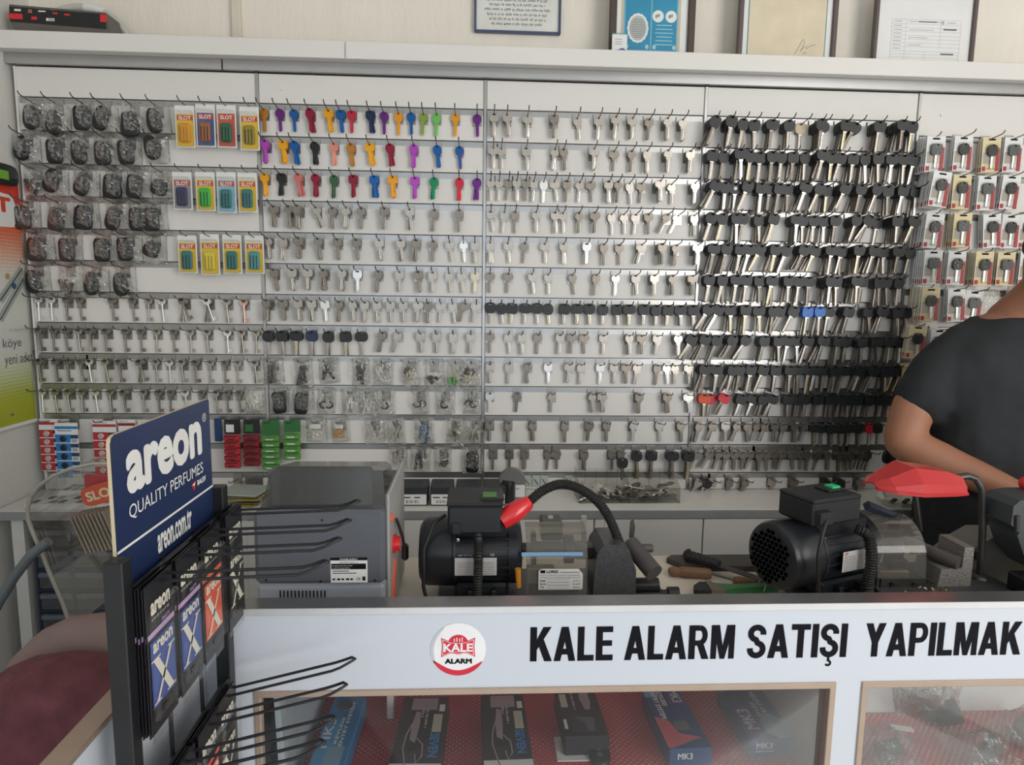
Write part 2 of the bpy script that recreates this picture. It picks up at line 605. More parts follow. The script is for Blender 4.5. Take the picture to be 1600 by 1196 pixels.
HOUSE = {
    'round': lambda: blade(bow(MB(), lambda t: 0.0118, -0.0075, 0.0026, 0.0024), .0082, -.017, -.054, .0024),
    'oval': lambda: blade(bow(MB(), lambda t: superr(.0112, .0135, 2.2, t), -0.009, 0.0024, 0.0024), .008, -.020, -.056, .0024),
    'square': lambda: blade(bow(MB(), lambda t: superr(.0125, .0105, 5, t), -0.0062, 0.0026, 0.0024, n=24), .0084, -.015, -.053, .0024),
    'wide': lambda: blade(bow(MB(), lambda t: superr(.0145, .0105, 3, t), -0.0065, 0.0024, 0.0024, n=24), .0084, -.015, -.052, .0024),
    'lobed': lambda: blade(bow(MB(), lambda t: .0112 + .0014 * cos(3 * (t - pi / 2)), -0.007, 0.0026, 0.0024, n=24), .0082, -.016, -.053, .0024),
    'slotted': lambda: blade(bow(MB(), lambda t: superr(.0122, .0118, 3.2, t), -0.007, 0.0022, 0.0024, n=24, hrx=.0052), .0084, -.0165, -.054, .0024),
}
CAR = {  # plastic head, blade
    'round-headed': (lambda t: superr(.0148, .0160, 2.3, t), -.0118, .0042),
    'square-headed': (lambda t: superr(.0155, .0148, 4.5, t), -.0110, .0048),
    'wide-headed': (lambda t: superr(.0178, .0138, 3.0, t), -.0100, .0055),
    'tapered': (lambda t: superr(.0156, .0152, 3.0, t) * (1 + .10 * sin(t)), -.0112, .0048),
}


def car_head(k):
    fn, cz, hx = CAR[k]
    return bow(MB(), fn, cz, .0022, .0058, n=24, hrx=hx)


def car_blade(L=.072):
    return blade(MB(), .0078, -.022, -L, .0024)


def lever_key():
    m = bow(MB(), lambda t: superr(.0098, .0085, 2.4, t), -.004, .0050, .0032, hrx=.0062)
    m.tube([(0, 0, -.0115), (0, 0, -.0150)], .0036, 8)
    m.tube([(0, 0, -.0140), (0, 0, -.0590)], .0024, 8)
    m.prism([(0.001, -.048), (.0105, -.048), (.0105, -.0500), (.0085, -.0500), (.0085, -.0530), (.0105, -.0530), (.0105, -.0570), (.001, -.0570)], -.0011, .0011, 0, frame_m((0, 0, 0), X, Z, -Y))
    return m


_KM = {}


def kmesh(kind, shape, m):
    k = (kind, shape, m.name)
    if k not in _KM:
        g = {'house': lambda: HOUSE[shape](), 'carhead': lambda: car_head(shape), 'carblade': lambda: car_blade(shape), 'lever': lambda: lever_key()}[kind]()
        _KM[k] = (g, g.mesh(kind + '_key', m, 35))
    return _KM[k]


ROD = lambda y: -0.021 + (-y - 0.002) / 0.058 * 0.006     # rod height below the board edge at depth y


def make_hook(xr=0.0):
    m = MB()
    m.box((0, -.0014, -.0275), (.025, .0012, .036), 0)
    m.box((0, -.0004, -.0105), (.025, .0022, .009), 0)
    m.tube([(0, -.001, ROD(-.001)), (0, -.030, ROD(-.03)), (0, -.060, ROD(-.06)), (0, -.067, ROD(-.06) + .002), (0, -.073, ROD(-.06) + .008)], .0015, 6, 1)
    return m


HOOKM = make_hook().mesh('display_hook', [STEEL, WIRE], 40)
_hk = 0
STOCK_HOOKS = MB()
HOOKG = make_hook()


def hook(x, k, p, what, single=True, z=None):
    global _hk
    z = ZK(k) if z is None else z
    M = Matrix.Translation((x, -0.0005, z))
    if single and _hk < 296:
        _hk += 1
        o = put('display_hook', HOOKM, M)
        tag(o, what, 'hook', 'wire hooks on the rails')
    else:
        STOCK_HOOKS.join(HOOKG, M)


def kM(x, k, i, tilt, sp=.0065, y0=.010):
    y = -(y0 + sp * i)
    return Matrix.Translation((x, y, ZK(k) + ROD(y) - 0.0007)) @ Matrix.Rotation(radians(tilt), 4, 'Y') @ Matrix.Rotation(radians(rnd.uniform(-1.5, 1.5)), 4, 'Z')


def hook_x(px, p, k, n, sp=.0065, y0=.010):
    """Place along the rail of a hook whose front key shows at picture column px."""
    yf = -(y0 + sp * (n - 1) * .7)
    x = aY(px, 400, 0).x
    for _ in range(3):
        py = proj((x, yf, ZK(k) - .03))[1]
        x = aY(px, py, yf).x
    return x


STOCK = MB()          # what hangs behind, past the singly built keys
STOCK_M = []


def stock(geo, m, M):
    if m not in STOCK_M:
        STOCK_M.append(m)
    STOCK.join(geo, M, STOCK_M.index(m))


def place(k):
    return ('top', 'second', 'third', 'fourth', 'fifth', 'sixth', 'seventh', 'eighth', 'ninth', 'tenth', 'eleventh', 'twelfth', 'bottom')[k] + ' rail'


COLR = dict(purple=('6A2A7E', 'purple'), magenta=('B04AB4', 'pinkish purple'), blue=('1F5C9E', 'blue'), navy=('2A3350', 'navy'), darkred=('8E2236', 'dark red'), red=('C03040', 'red'),
            gold=('E8A628', 'gold'), bronze=('B87A30', 'bronze'), salmon=('E0907C', 'salmon pink'), copper=('C4706A', 'copper pink'), black=('2A2C2C', 'black'), green=('1E8458', 'green'),
            dgreen=('3C5C3E', 'dark green'), olive=('86A048', 'yellowish green'), lime=('72BE5C', 'light green'), orange=('E0982C', 'orange yellow'))
for n_, (h_, w_) in COLR.items():
    mat('anodised_' + n_, h_, 0.3, 0.55, var=0.05)

# --- coloured keys, second panel, rails one to three
COLOURED = [
    (0, 380, [(120, 'bronze', 1), (212, 'purple', 1), (295, 'blue', 1), (388, 'darkred', 4), (498, 'gold', 3, 's'), (568, 'blue', 2, 's'), (634, 'red', 1, 's'), (742, 'navy', 2, 's'), (822, 'purple', 1), (907, 'orange', 1),
              (980, 'blue', 1), (1053, 'olive', 1), (1130, 'lime', 1), (1240, 'orange', 1), (1366, 'purple', 1)]),
    (1, 380, [(128, 'magenta', 5), (232, 'gold', 4, 's'), (298, 'blue', 4), (415, 'black', 3), (530, 'salmon', 2), (628, 'bronze', 2), (738, 'gold', 3, 's'), (855, 'darkred', 3), (997, 'magenta', 3), (1132, 'blue', 2), (1262, 'blue', 1)]),
    (2, 380, [(125, 'gold', 3), (222, 'black', 3, 's'), (322, 'copper', 5), (422, 'darkred', 4), (530, 'dgreen', 2), (642, 'darkred', 3, 's'), (765, 'blue', 3, 's'), (873, 'orange', 4, 's'), (1003, 'magenta', 2, 's'), (1115, 'green', 2), (1263, 'red', 2), (1366, 'purple', 2)]),
]
for k, x0, row in COLOURED:
    for j, it in enumerate(row):
        zx, c, n = it[:3]
        px = x0 + zx / 3.738
        x = hook_x(px, 2, k, n, .0035)
        w = COLR[c][1]
        sh_ = 'square' if len(it) > 3 else ('round' if (j + k) % 3 else 'oval')
        wo = 'square-bowed' if len(it) > 3 else 'round-bowed'
        hook(x, k, 2, f'wire hook holding the {w} keys, {ORD[j + 1]} hook of the {place(k)}, second panel')
        lean = rnd.uniform(-3, 3) + (4 if n > 2 else 0) * (-1 if px < 640 else 1)
        _, me = kmesh('house', sh_, MATS['anodised_' + c])
        for i in range(n):
            o = put('coloured_key', me, kM(x, k, i, lean + (rnd.uniform(-9, 9) if i < n - 1 else rnd.uniform(-2, 2)), .0035))
            if i == n - 1:
                tag(o, f'{w} {wo} key at the front of the {ORD[j + 1]} hook, {place(k)}, second panel', 'key', 'coloured keys')
            else:
                tag(o, f'{w} key behind the front one on the {ORD[j + 1]} hook, {place(k)}, second panel', 'key', f'{w} keys in the {ORD[j + 1]} bunch, {place(k)}')
    if k == 1:
        _, me = kmesh('house', 'round', MATS['anodised_red'])
        o = put('coloured_key', me, kM(x, k, 0, -3, .0035) @ Matrix.Translation((.001, .003, -.002)))
        tag(o, 'red key peeking out behind the last blue key of the second rail, second panel', 'key', 'coloured keys')

# --- plain metal keys
# (panel, rail, picture offset, entries: picture column, how many, finish/tilt mark)
A_, B_, C_, D_ = 0, 380, 760, 1180
METAL = [
    (2, 3, B_, '178.3 265.4 318.6 425.3t 522.2 603.4 690.3 825.4 972.3 1118.2 1262.3'),
    (2, 4, B_, '145.3 237.2 325.5 437.4 550.3 660.3 795.3 920.4 1010.5 1110.2 1205.1 1287.1w 1353.2'),
    (2, 5, B_, '178.3t 288.4 378.4 470.5 580.5 668.2w 790.3 913.2 1022.3 1107.2 1203.1 1275.1 1355.1y'),
    (2, 6, B_, '140.6 230.3 322.5 400.3 477.1w 560.3 640.4 710.2 782.2 860.2 935.2 1022.3 1080.2 1155.1 1223.1 1298.2u 1362.2u'),
    (2, 7, B_, '148.3k 225.4k 310.3k 400.2n 498.3k 597.2k 690.1k 815.3u 908.2u 1035.2 1130.2 1228.2 1330.2'),
    (3, 0, C_, '45.3 120.3 240.2 395.3 530.1 655.2 755.4 852.3 950.2 1055.4 1145.3'),
    (3, 1, C_, '40.2 88.1 232.2 400.2 450.2 628.4 745.1 848.2 937.3 1058.4 1188.4'),
    (3, 2, C_, '25.1 75.1 130.1 178.2 230.2 277.1 335.1w 397.1 470.2 545.1 608.1 712.3 768.3 835.1 905.1 1010.6 1080.1 1215.4w'),
    (3, 3, C_, '25.1 105.1 168.1d 290.2 400.2 447.1 540.2 632.3d 730.1 802.1 872.1 945.2 1058.2U 1120.1Uw 1212.2'),
    (3, 4, C_, '22.2 125.1 225.1 340.1 450.2 585.3w 685.2 775.1 905.3u 1022.5 1108.3 1230.5w'),
    (3, 5, C_, '20.1 128.1 265.2 360.1 500.1 642.2 755.1w 870.2 978.4 1085.3 1200.4'),
    (3, 6, C_, '22.1k 85.1k 152.1k 228.1k 295.1k 358.1k 455.2k 530.2k 600.2k 680.2k 762.2k 832.3k 920.3k 990.3k 1060.3k 1130.3k 1205.3k'),
    (3, 7, C_, '20.1 127.1 205.2 302.1 430.2 500.2 570.1 683.1 832.3 905.2 997.2 1115.4w'),
    (3, 8, C_, '20.2 132.1 245.2 360.1w 485.2 553.1 665.1w 745.1 815.2 880.1 1000.1 1050.1w 1100.1 1180.2'),
    (3, 9, C_, '20.1w 182.1 383.1 618.2 675.3 892.3 1055.3 1175.2w'),
    (3, 10, C_, '20.2 128.3 270.2 460.2 600.2 702.2 858.2w 1010.1w 1135.2'),
    (3, 11, C_, '40.1 135.1 225.2 360.1 407.1 570.3 733.2 785.1 877.2k 965.2k 1085.4K 1180.5K'),
    (4, 10, C_, '1245.3u 1325.2u 1395.2w 1465.3u 1522.2'),
    (4, 10, D_, '15.1u 60.2u 115.2 170.2u 225.3 290.2u 345.2k 390.2k 440.3k 495.3k 545.3k 600.3k 670.1r 712.1k'),
    (4, 11, C_, '1230.3U 1305.3U 1360.2u 1405.2u 1448.2 1500.2 1552.2u'),
    (4, 11, D_, '20.3 65.2 112.2 160.2u 215.3 265.2 305.2 370.2u 422.3 490.3 525.2 560.2 620.3u 660.2u'),
    (4, 12, C_, '1240.4U 1290.2kU 1325.2U 1425.2u 1515.3U'),
    (4, 12, D_, '97.1 225.2u 410.2k 490.3k 615.4u'),
]
SHAPES = ['round', 'oval', 'square', 'wide', 'lobed', 'slotted']
CSH = list(CAR)
counter = {}
n_house = n_car = 0
later = []
LABW = {'w': 'bright silver', 'd': 'dark tarnished', 'y': 'pale brassy'}


def metal_front(x, p, k, j, n, fl, sp):
    global n_house, n_car
    pos = f'{ORD[j]} hook, {place(k)}, {PAN[p]} panel'
    lean = rnd.uniform(-4, 4) + (14 if 'u' in fl else 28 if 'U' in fl else -14 if 't' in fl else 0)
    plastic = [c for c in 'kKnr' if c in fl]
    hook(x, k, p, f'wire hook of the {pos}' if False else f'wire hook carrying metal keys, {pos}', single=(p < 4))
    if plastic:
        hm = {'k': BLK, 'K': BLK, 'n': NAVYK, 'r': REDK}[plastic[0]]
        sh_ = CSH[(j * 5 + k) % 4] if p == 3 and k == 6 else CSH[(j + k) % 4]
        L = .080 if plastic[0] == 'K' or k == 11 else (.054 if p == 3 and k == 6 else .064)
        w = {'k': 'black', 'K': 'black', 'n': 'navy', 'r': 'red'}[plastic[0]]
        for i in range(n):
            M = kM(x, k, i, lean + rnd.uniform(-3, 3), sp)
            if i == n - 1:
                o = put('car_key', kmesh('carblade', L, NICKEL if j % 3 else BRASSK)[1], M)
                tag(o, f'{w} {sh_} key at the front of the {pos}', 'key', 'plastic-headed keys')
                put('key_head', kmesh('carhead', sh_, hm)[1], Matrix(), o)
                n_car += 1
            else:
                later.append((p, k, j, i, n, 'car', sh_, hm, L, M, w))
        return
    sh_ = SHAPES[rnd.randrange(6)]
    m = NICKEL3 if 'w' in fl else NICKEL2 if 'd' in fl else BRASSK if 'y' in fl else (NICKEL, NICKEL, NICKEL2)[rnd.randrange(3)]
    w = next((LABW[c] for c in fl if c in LABW), 'silver')
    for i in range(n):
        M = kM(x, k, i, lean + rnd.uniform(-5, 5), sp)
        if i == n - 1:
            o = put('house_key', kmesh('house', sh_, m)[1], M)
            tag(o, f'{w} {sh_}-bowed key at the front of the {pos}', 'key', 'metal house keys')
            n_house += 1
        else:
            later.append((p, k, j, i, n, 'house', sh_, NICKEL2 if i % 2 else NICKEL, 0, M, ''))


NAVYK = mat('navy_key_plastic', '26324E', 0.45)
REDK = mat('red_key_plastic', 'CE2A3C', 0.4)
ORK = mat('orange_key_plastic', 'D9502E', 0.4)
BLUEK = mat('blue_key_plastic', '2C6FC4', 0.4)
BEIGEK = mat('beige_key_plastic', 'CBB89C', 0.45)
for p, k, x0, txt in METAL:
    for e in txt.split():
        zx, r = e.split('.')
        n, fl = int(r[0]), r[1:]
        j = counter[(p, k)] = counter.get((p, k), 0) + 1
        sp = .0065 if p > 2 else .005
        metal_front(hook_x(x0 + int(zx) / 3.738, p, k, n, sp), p, k, j, n, fl, sp)

# --- car keys with plastic heads, fourth panel
CARROWS = [
    (0, [(C_, '1335.5u 1425.5 1495.3 1560.2'), (D_, '95.3 190.3 265.1e 375.5 390.2 520.4 585.2U 715.4 845.6 905.4')]),
    (1, [(C_, '1318.3 1385.2 1475.5 1538.3'), (D_, '25.2 95.3 148.3 215.3 282.3 385.6u 440.3 498.3u 565.3 630.3 705.4 790.3 860.3 920.3')]),
    (2, [(C_, '1340.5U 1390.3 1450.2d 1525.4u'), (D_, '30.3 85.2 138.3 185.2 290.5u 375.4u 415.2 522.5u 610.4u 705.5u 765.3 855.4 935.2')]),
    (3, [(C_, '1315.3u 1378.3u 1455.3 1495.3'), (D_, '15.2 105.4u 235.4 272.2 338.2 395.2 462.3 585.5u 665.4U 715.1y 815.5 922.4u')]),
    (4, [(C_, '1325.4u 1400.4u 1480.3u 1535.3u'), (D_, '30.3U 112.4u 182.3u 285.4U 345.3U 435.5 500.3 592.6 685.5u 738.3 825.5 900.3')]),
    (5, [(C_, '1300.3 1375.4 1455.4 1515.3'), (D_, '20.2 95.3 190.3 250.3 308.2 425.6 465.3 580.6 615.3 715.3 755.3t 830.3')]),
    (6, [(C_, '1300.3U 1360.3U 1420.3 1505.5'), (D_, '15.2 100.3 150.2U 228.2U 303.2b 372.2b 425.2 540.4u 655.3 735.5u 822.3 872.2')]),
    (7, [(C_, '1205.3U 1280.3U 1348.3u 1440.4U 1520.4U'), (D_, '50.4 130.3 190.2 238.2t 305.3u 395.4u 480.3 530.2 615.4 700.3 775.3 840.2')]),
    (8, [(C_, '1275.4u 1340.4 1435.4u 1478.3u 1542.3'), (D_, '48.3u 118.2 200.3 245.2 310.2 350.2 400.2 460.3 515.3u 605.4u 685.5u 750.3 805.3u 855.2u')]),
    (9, [(C_, '1270.2o 1310.1r 1395.2rU 1490.3u 1560.2u'), (D_, '45.3u 100.3u 190.2 245.2 290.2 360.3 430.3 490.3 530.3 590.3 660.3 725.2 775.2')]),
]
for k, parts in CARROWS:
    for x0, txt in parts:
        for e in txt.split():
            zx, r = e.split('.')
            n, fl = int(r[0]), r[1:]
            n += 1 if 'e' not in fl and n > 1 else 0
            j = counter[(4, k)] = counter.get((4, k), 0) + 1
            sp = .0078
            x = hook_x(x0 + int(zx) / 3.738, 4, k, n, sp)
            pos = f'{ORD[j]} hook, {place(k)}, fourth panel'
            hook(x, k, 4, '', single=False)
            lean = rnd.uniform(0, 6) + (13 if 'u' in fl else 24 if 'U' in fl else -12 if 't' in fl else 0)
            sh_ = CSH[rnd.randrange(4)]
            hm, w = BLK, 'black'
            for ch, mm, ww in (('e', BEIGEK, 'beige'), ('b', BLUEK, 'bright blue'), ('o', ORK, 'orange red'), ('r', REDK, 'red')):
                if ch in fl:
                    hm, w = mm, ww
            L = .062 if k == 9 else (.070, .074, .078)[rnd.randrange(3)]
            for i in range(n):
                M = kM(x, k, i, lean + rnd.uniform(-7, 7), sp)
                if i == n - 1:
                    o = put('car_key', kmesh('carblade', L, (NICKEL, NICKEL2, NICKEL, NICKEL2, BRASSK, NICKEL3, NICKEL)[rnd.randrange(7)])[1], M)
                    tag(o, f'{w} {sh_} car key at the front of the {pos}', 'key', 'plastic-headed keys')
                    put('key_head', kmesh('carhead', sh_, hm)[1], Matrix(), o)
                    if 'd' in fl:
                        dot = MB().lathe([(.005, 0), (.005, .0006)], 16, 0, frame_m((0, -.0030, -.011), X, Z, -Y)).mesh('round_sticker', PAPER)
                        put('round_sticker', dot, Matrix(), o)
                    n_car += 1
                else:
                    later.append((4, k, j, i, n, 'car', sh_, hm, L, M, w))

# the keys behind the front ones: the next to the front singly while there is room, the rest as one mass
later.sort(key=lambda q: (q[4] - q[3], q[0] != 4, q[1]))
for p, k, j, i, n, kind, sh_, m, L, M, w in later:
    b_ = n - 1 - i
    pos = f'{ORD[j]} hook, {place(k)}, {PAN[p]} panel'
    if kind == 'car' and n_car < 296:
        n_car += 1
        o = put('car_key', kmesh('carblade', L, NICKEL2)[1], M)
        tag(o, f'{w} key hanging {"next" if b_ == 1 else ORD[b_ + 1]} behind the front one, {pos}', 'key', 'plastic-headed keys')
        put('key_head', kmesh('carhead', sh_, m)[1], Matrix(), o)
    elif kind == 'house' and n_house < 296:
        n_house += 1
        o = put('house_key', kmesh('house', sh_, m)[1], M)
        tag(o, f'silver key hanging {"next" if b_ == 1 else ORD[b_ + 1]} behind the front one, {pos}', 'key', 'metal house keys')
    elif kind == 'car':
        stock(kmesh('carblade', L, NICKEL2)[0], NICKEL2, M)
        stock(kmesh('carhead', sh_, m)[0], m, M)
    else:
        stock(kmesh('house', sh_, m)[0], m, M)
tag(STOCK.build('key_stock', STOCK_M, smooth=35, recalc=False), 'further keys crowded behind the front ones on the hooks of all panels', 'keys', kind='stuff')

# --- long lever lock keys, first panel
LEVER = [
    (6, 300, '225.1w 300.1w 388.2 465.1 653.2 773.1 868.1 945.1w 1065.6 1210.5w 1325.3 1425.2c'),
    (7, 300, '228.4 313.1 383.2 458.2 525.4 617.3 732.2 822.1 915.1 1015.1 1112.1 1210.2 1330.2w 1412.2 1497.1'),
    (8, 300, '230.4 325.3 395.2 472.3 520.2w 617.4 697.4 815.5 910.1 990.1w 1062.3 1140.3 1230.1 1315.1 1390.1 1488.2'),
    (9, 600, '247.1w 322.2 397.3 477.2 557.1w 642.2 722.4 838.2 925.2 997.1 1082.1w 1178.1 1262.3 1327.1 1395.2'),
]
for k, y0, txt in LEVER:
    for j, e in enumerate(txt.split(), 1):
        zx, r = e.split('.')
        n, fl = int(r[0]), r[1:]
        x = hook_x(int(zx) / 3.738, 1, k, n, .0045)
        pos = f'{ORD[j]} hook, {place(k)}, first panel'
        hook(x, k, 1, f'wire hook carrying lever keys, {pos}')
        for i in range(n):
            last = i == n - 1
            m = NICKEL3 if 'w' in fl and last else COPPERK if 'c' in fl and last else (NICKEL2, NICKEL)[(i + j) % 2]
            spread = 0 if n == 1 else (i - (n - 1) / 2) * (7 if n > 4 else 3)
            o = put('lever_key', kmesh('lever', '', m)[1], kM(x, k, i, rnd.uniform(-4, 2) - spread, .0045))
            w = 'shiny silver' if m is NICKEL3 else 'pinkish copper' if m is COPPERK else 'dull silver'
            if last:
                tag(o, f'{w} lever lock key at the front of the {pos}', 'key', 'lever lock keys')
            else:
                tag(o, f'lever lock key {"next" if n - 1 - i == 1 else ORD[n - i]} behind the front one, {pos}', 'key', 'lever lock keys')

# the black-headed key that dangles lower under the twelfth rail, and small sample plates on the bottom rail
o = put('car_key', kmesh('carblade', .060, NICKEL2)[1], Matrix.Translation((aY(973, 708, -.05).x, -.05, ZK(11) - .034)))
tag(o, 'black tapered key dangling lower than its row above the clear tray of keys', 'key', 'plastic-headed keys')
put('key_head', kmesh('carhead', 'tapered', BLK)[1], Matrix(), o)
PLATE = mat('sample_plate_green', 'B9C4BC', 0.35, 0.2)
for j, zx in enumerate((237, 290, 337, 478)):
    x = aY(760 + zx / 3.738, 748, 0).x
    t = thing('sample_plate', f'small pale plate with a tiny key picture, {ORD[j + 1]} along the bottom rail, third panel', 'plate', (x, -.002, ZK(12) - .046), 'sample plates')
    MB().box((x, -.0035, ZK(12) - .026), (.022, .002, .034), r=.0008).build('card', PLATE, t)
    MB().tube([(x - .006, -.005, ZK(12) - .02), (x + .006, -.005, ZK(12) - .036)], .0011, 6).build('key_print', INK, t)
for j, px in enumerate((372, 390, 404)):
    x = aY(px, 745, 0).x
    hook(x, 12, 1, f'empty wire hook on the bottom rail of the first panel, {ORD[j + 1]} from left')

# ------------------------------------------------------------------ clear bags, key fobs
def bag_mesh(seed, w=.056, h=.080, d=.020, nu=12, nv=16, amp=.0032):
    m = MB()
    q = random.Random(seed)
    off = Vector((q.uniform(0, 50), q.uniform(0, 50), q.uniform(0, 50)))

    def front(u, v):
        e = (sin(pi * u) ** .6) * (max(0, sin(pi * min(1, v * 1.05))) ** .5)
        p = Vector((u * 4, v * 5, seed)) + off
        n = noise.noise(p) + .7 * noise.noise(p * 2.7)
        return ((u - .5) * w + n * amp * .5 * (1 if .02 < u < .98 else .6), -d * e - n * amp * (.3 + e) - .0008, -v * h + noise.noise(p + Vector((9, 3, 1))) * amp * .4)

    def back(u, v):
        f = front(u, v)
        ed = u in (0, 1) or v in (0, 1)
        return f if ed else ((u - .5) * w, .0006, -v * h)
    m.grid(front, nu, nv)
    m.grid(back, nu, nv)
    return m


BAGS = [bag_mesh(s).mesh('plastic_bag', FILM) for s in range(6)]


def fob_mesh(kind):
    m = MB()
    a, b, e = {'oval': (.017, .031, 2.6), 'rect': (.018, .030, 6), 'wide': (.021, .031, 4.5), 'small': (.019, .021, 3)}[kind]
    R = []
    for s_, y in ((.80, -.0065), (.95, -.0055), (1, -.003), (1, .003), (.95, .0055), (.80, .0065)):
        R.append([(superr(a, b, e, 2 * pi * j / 28) * cos(2 * pi * j / 28) * s_ * (1 - .12 * sin(2 * pi * j / 28) * (kind != 'rect')), y, superr(a, b, e, 2 * pi * j / 28) * sin(2 * pi * j / 28) * s_) for j in range(28)])
    return m.rings(R)


def pad_mesh(kind):
    m = MB()
    n = 2 if kind == 'small' else 3
    for i in range(n):
        z = .012 - .012 * i - (.006 if kind == 'small' else 0)
        if kind == 'wide':
            for s_ in (-1, 1):
                m.box((s_ * .007, -.0068, z), (.009, .0016, .0075), 0, None, .0007)
        else:
            m.lathe([(.0042, .0055), (.0042, .0074), (.003, .0078)], 14, 0, frame_m((0, 0, z), X, Z, -Y))
    return m


FOBS = {(k, m.name): fob_mesh(k).mesh('remote_key', m, 50) for k in ('oval', 'rect', 'wide', 'small') for m in (FOBM, FOBB)}
PADS = {k: pad_mesh(k).mesh('button_pad', BTN, 40) for k in ('oval', 'rect', 'wide', 'small')}


def bag(x, k, seed, label, group, w=1.0, h=1.0, tilt=0, y=-.006, z=None, d=1.0):
    z = ZK(k) - .012 if z is None else z
    o = put('plastic_bag', BAGS[seed % 6], Matrix.Translation((x, y, z)) @ Matrix.Rotation(radians(tilt), 4, 'Y') @ Matrix.Diagonal((w, d, h, 1)))
    return tag(o, label, 'bag', group)


FOB_ROWS = [
    (0, 0, [(180, 685, 'oval'), (312, 715, 'oval'), (475, 690, 'rect'), (590, 690, 'oval', -14), (760, 725, 'wide'), (900, 705, 'oval', 10)]),
    (1, 0, [(128, 865, 'oval', -8), (318, 885, 'rect'), (460, 890, 'oval', 8), (600, 895, 'rect'), (735, 890, 'rect', 4), (885, 862, 'oval', 14)]),
    (2, 0, [(185, 1075, 's'), (300, 1055, 'oval', -16), (480, 1075, 'oval', -18), (655, 1090, 'wide'), (785, 1090, 'rect', -8), (930, 1095, 'small', -20)]),
    (3, 300, [(135, 150, 'rect', 0, 'B'), (330, 160, 'rect', -10, 'B'), (485, 150, 'wide', -4), (660, 155, 'oval', -12), (800, 160, 'rect'), (885, 160, 'rect', 2)]),
    (4, 300, [(210, 335, 'wide', 0, 'B'), (390, 340, 'rect', 0, 'B'), (595, 340, 'rect'), (730, 335, 'rect', 2), (885, 335, 'small', -25)]),
    (5, 300, [(195, 525, 'oval', 6), (385, 540, 's'), (535, 535, 'oval', -3), (705, 540, 'oval', 6)]),
]
SHELLM = mat('broken_shell_brown', '5A4640', 0.4, var=.3)
for k, y0, row in FOB_ROWS:
    for j, it in enumerate(row, 1):
        zx, zy, kind = it[:3]
        tl = it[3] if len(it) > 3 else rnd.uniform(-3, 3)
        fm = FOBB if len(it) > 4 else FOBM
        c = aY(zx / 3.738, y0 + zy / 3.738, -.022)
        pos = f'{ORD[j]} along the {place(k)}, first panel'
        bag(c.x + .006, k, j + k, f'clear wrinkled bag on the hook, {pos}', 'clear bags of key fobs', w=1.05 + .1 * ((j + k) % 3), h=(ZK(k) - .012 - c.z + .040) / .08, tilt=rnd.uniform(-3, 3), d=1.5)
        hook(c.x + .004, k, 1, f'wire hook holding a bagged fob, {pos}')
        if kind == 's':
            t = thing('key_shell', f'reddish brown fob shell pieces, {pos}', 'key shell', (c.x, c.y, c.z - .02))
            for q in range(3):
                MB().box((c.x + (q - 1) * .011, c.y + .002 * q, c.z - .004 * q), (.012, .007, .034), 0, Matrix.Translation(c) @ Matrix.Rotation(.3 * (q - 1), 4, 'Y') @ Matrix.Translation(-c), .003).build('shell_half', SHELLM if q < 2 else FOBM, t)
            continue
        o = put('remote_key', FOBS[(kind, fm.name)], Matrix.Translation(c) @ Matrix.Rotation(radians(-tl), 4, 'Y') @ Matrix.Diagonal((1.08, 1, 1.02, 1)))
        w = {'oval': 'rounded', 'rect': 'rectangular', 'wide': 'wide', 'small': 'small triangular'}[kind]
        tag(o, f'{"brownish" if fm is FOBB else "black"} {w} car remote in a clear bag, {pos}', 'key fob', 'bagged car remotes')
        put('button_pad', PADS[kind], Matrix(), o)

# ------------------------------------------------------------------ coloured key-case cards
SLOTCOL = {'yellow': 'E8C232', 'blue': '4A5E9A', 'redbg': 'C8584A', 'grey': '9A9AA6', 'sky': '8CC0D8', 'orange': 'E89A28', 'brown': 'A8683C', 'darkgreen': '1E6A4A', 'oliv': '9A8A2C', 'navyc': '2E3860', 'grass': '34C04A', 'teal': '2E7C80', 'lemon': 'E6D444', 'tealw': '4A9AA0'}
for n_, h_ in SLOTCOL.items():
    mat('card_' + n_, h_, 0.45)
SLOTRED = mat('card_logo_red', 'D0492C', 0.5)
SLOTS = [
    (0, [(288, 165, 231, 'yellow', 'orange'), (320, 163, 230, 'blue', 'brown'), (353, 164, 231, 'redbg', 'darkgreen'), (389, 167, 235, 'yellow', 'oliv')]),
    (2, [(284, 269, 328, 'grey', 'navyc'), (320, 269, 330, 'yellow', 'grass'), (353, 269, 333, 'sky', 'teal'), (386, 270, 332, 'yellow', 'teal')]),
    (4, [(292, 368, 427, 'yellow', 'teal'), (327, 366, 430, 'yellow', 'lemon'), (362, 367, 428, 'yellow', 'teal'), (397, 368, 428, 'yellow', 'tealw')]),
]
CN = dict(orange='orange', brown='brown', darkgreen='dark green', oliv='olive', navyc='navy', grass='bright green', teal='teal', lemon='yellow', tealw='pale teal', yellow='yellow', blue='blue', redbg='red', grey='grey', sky='sky blue')
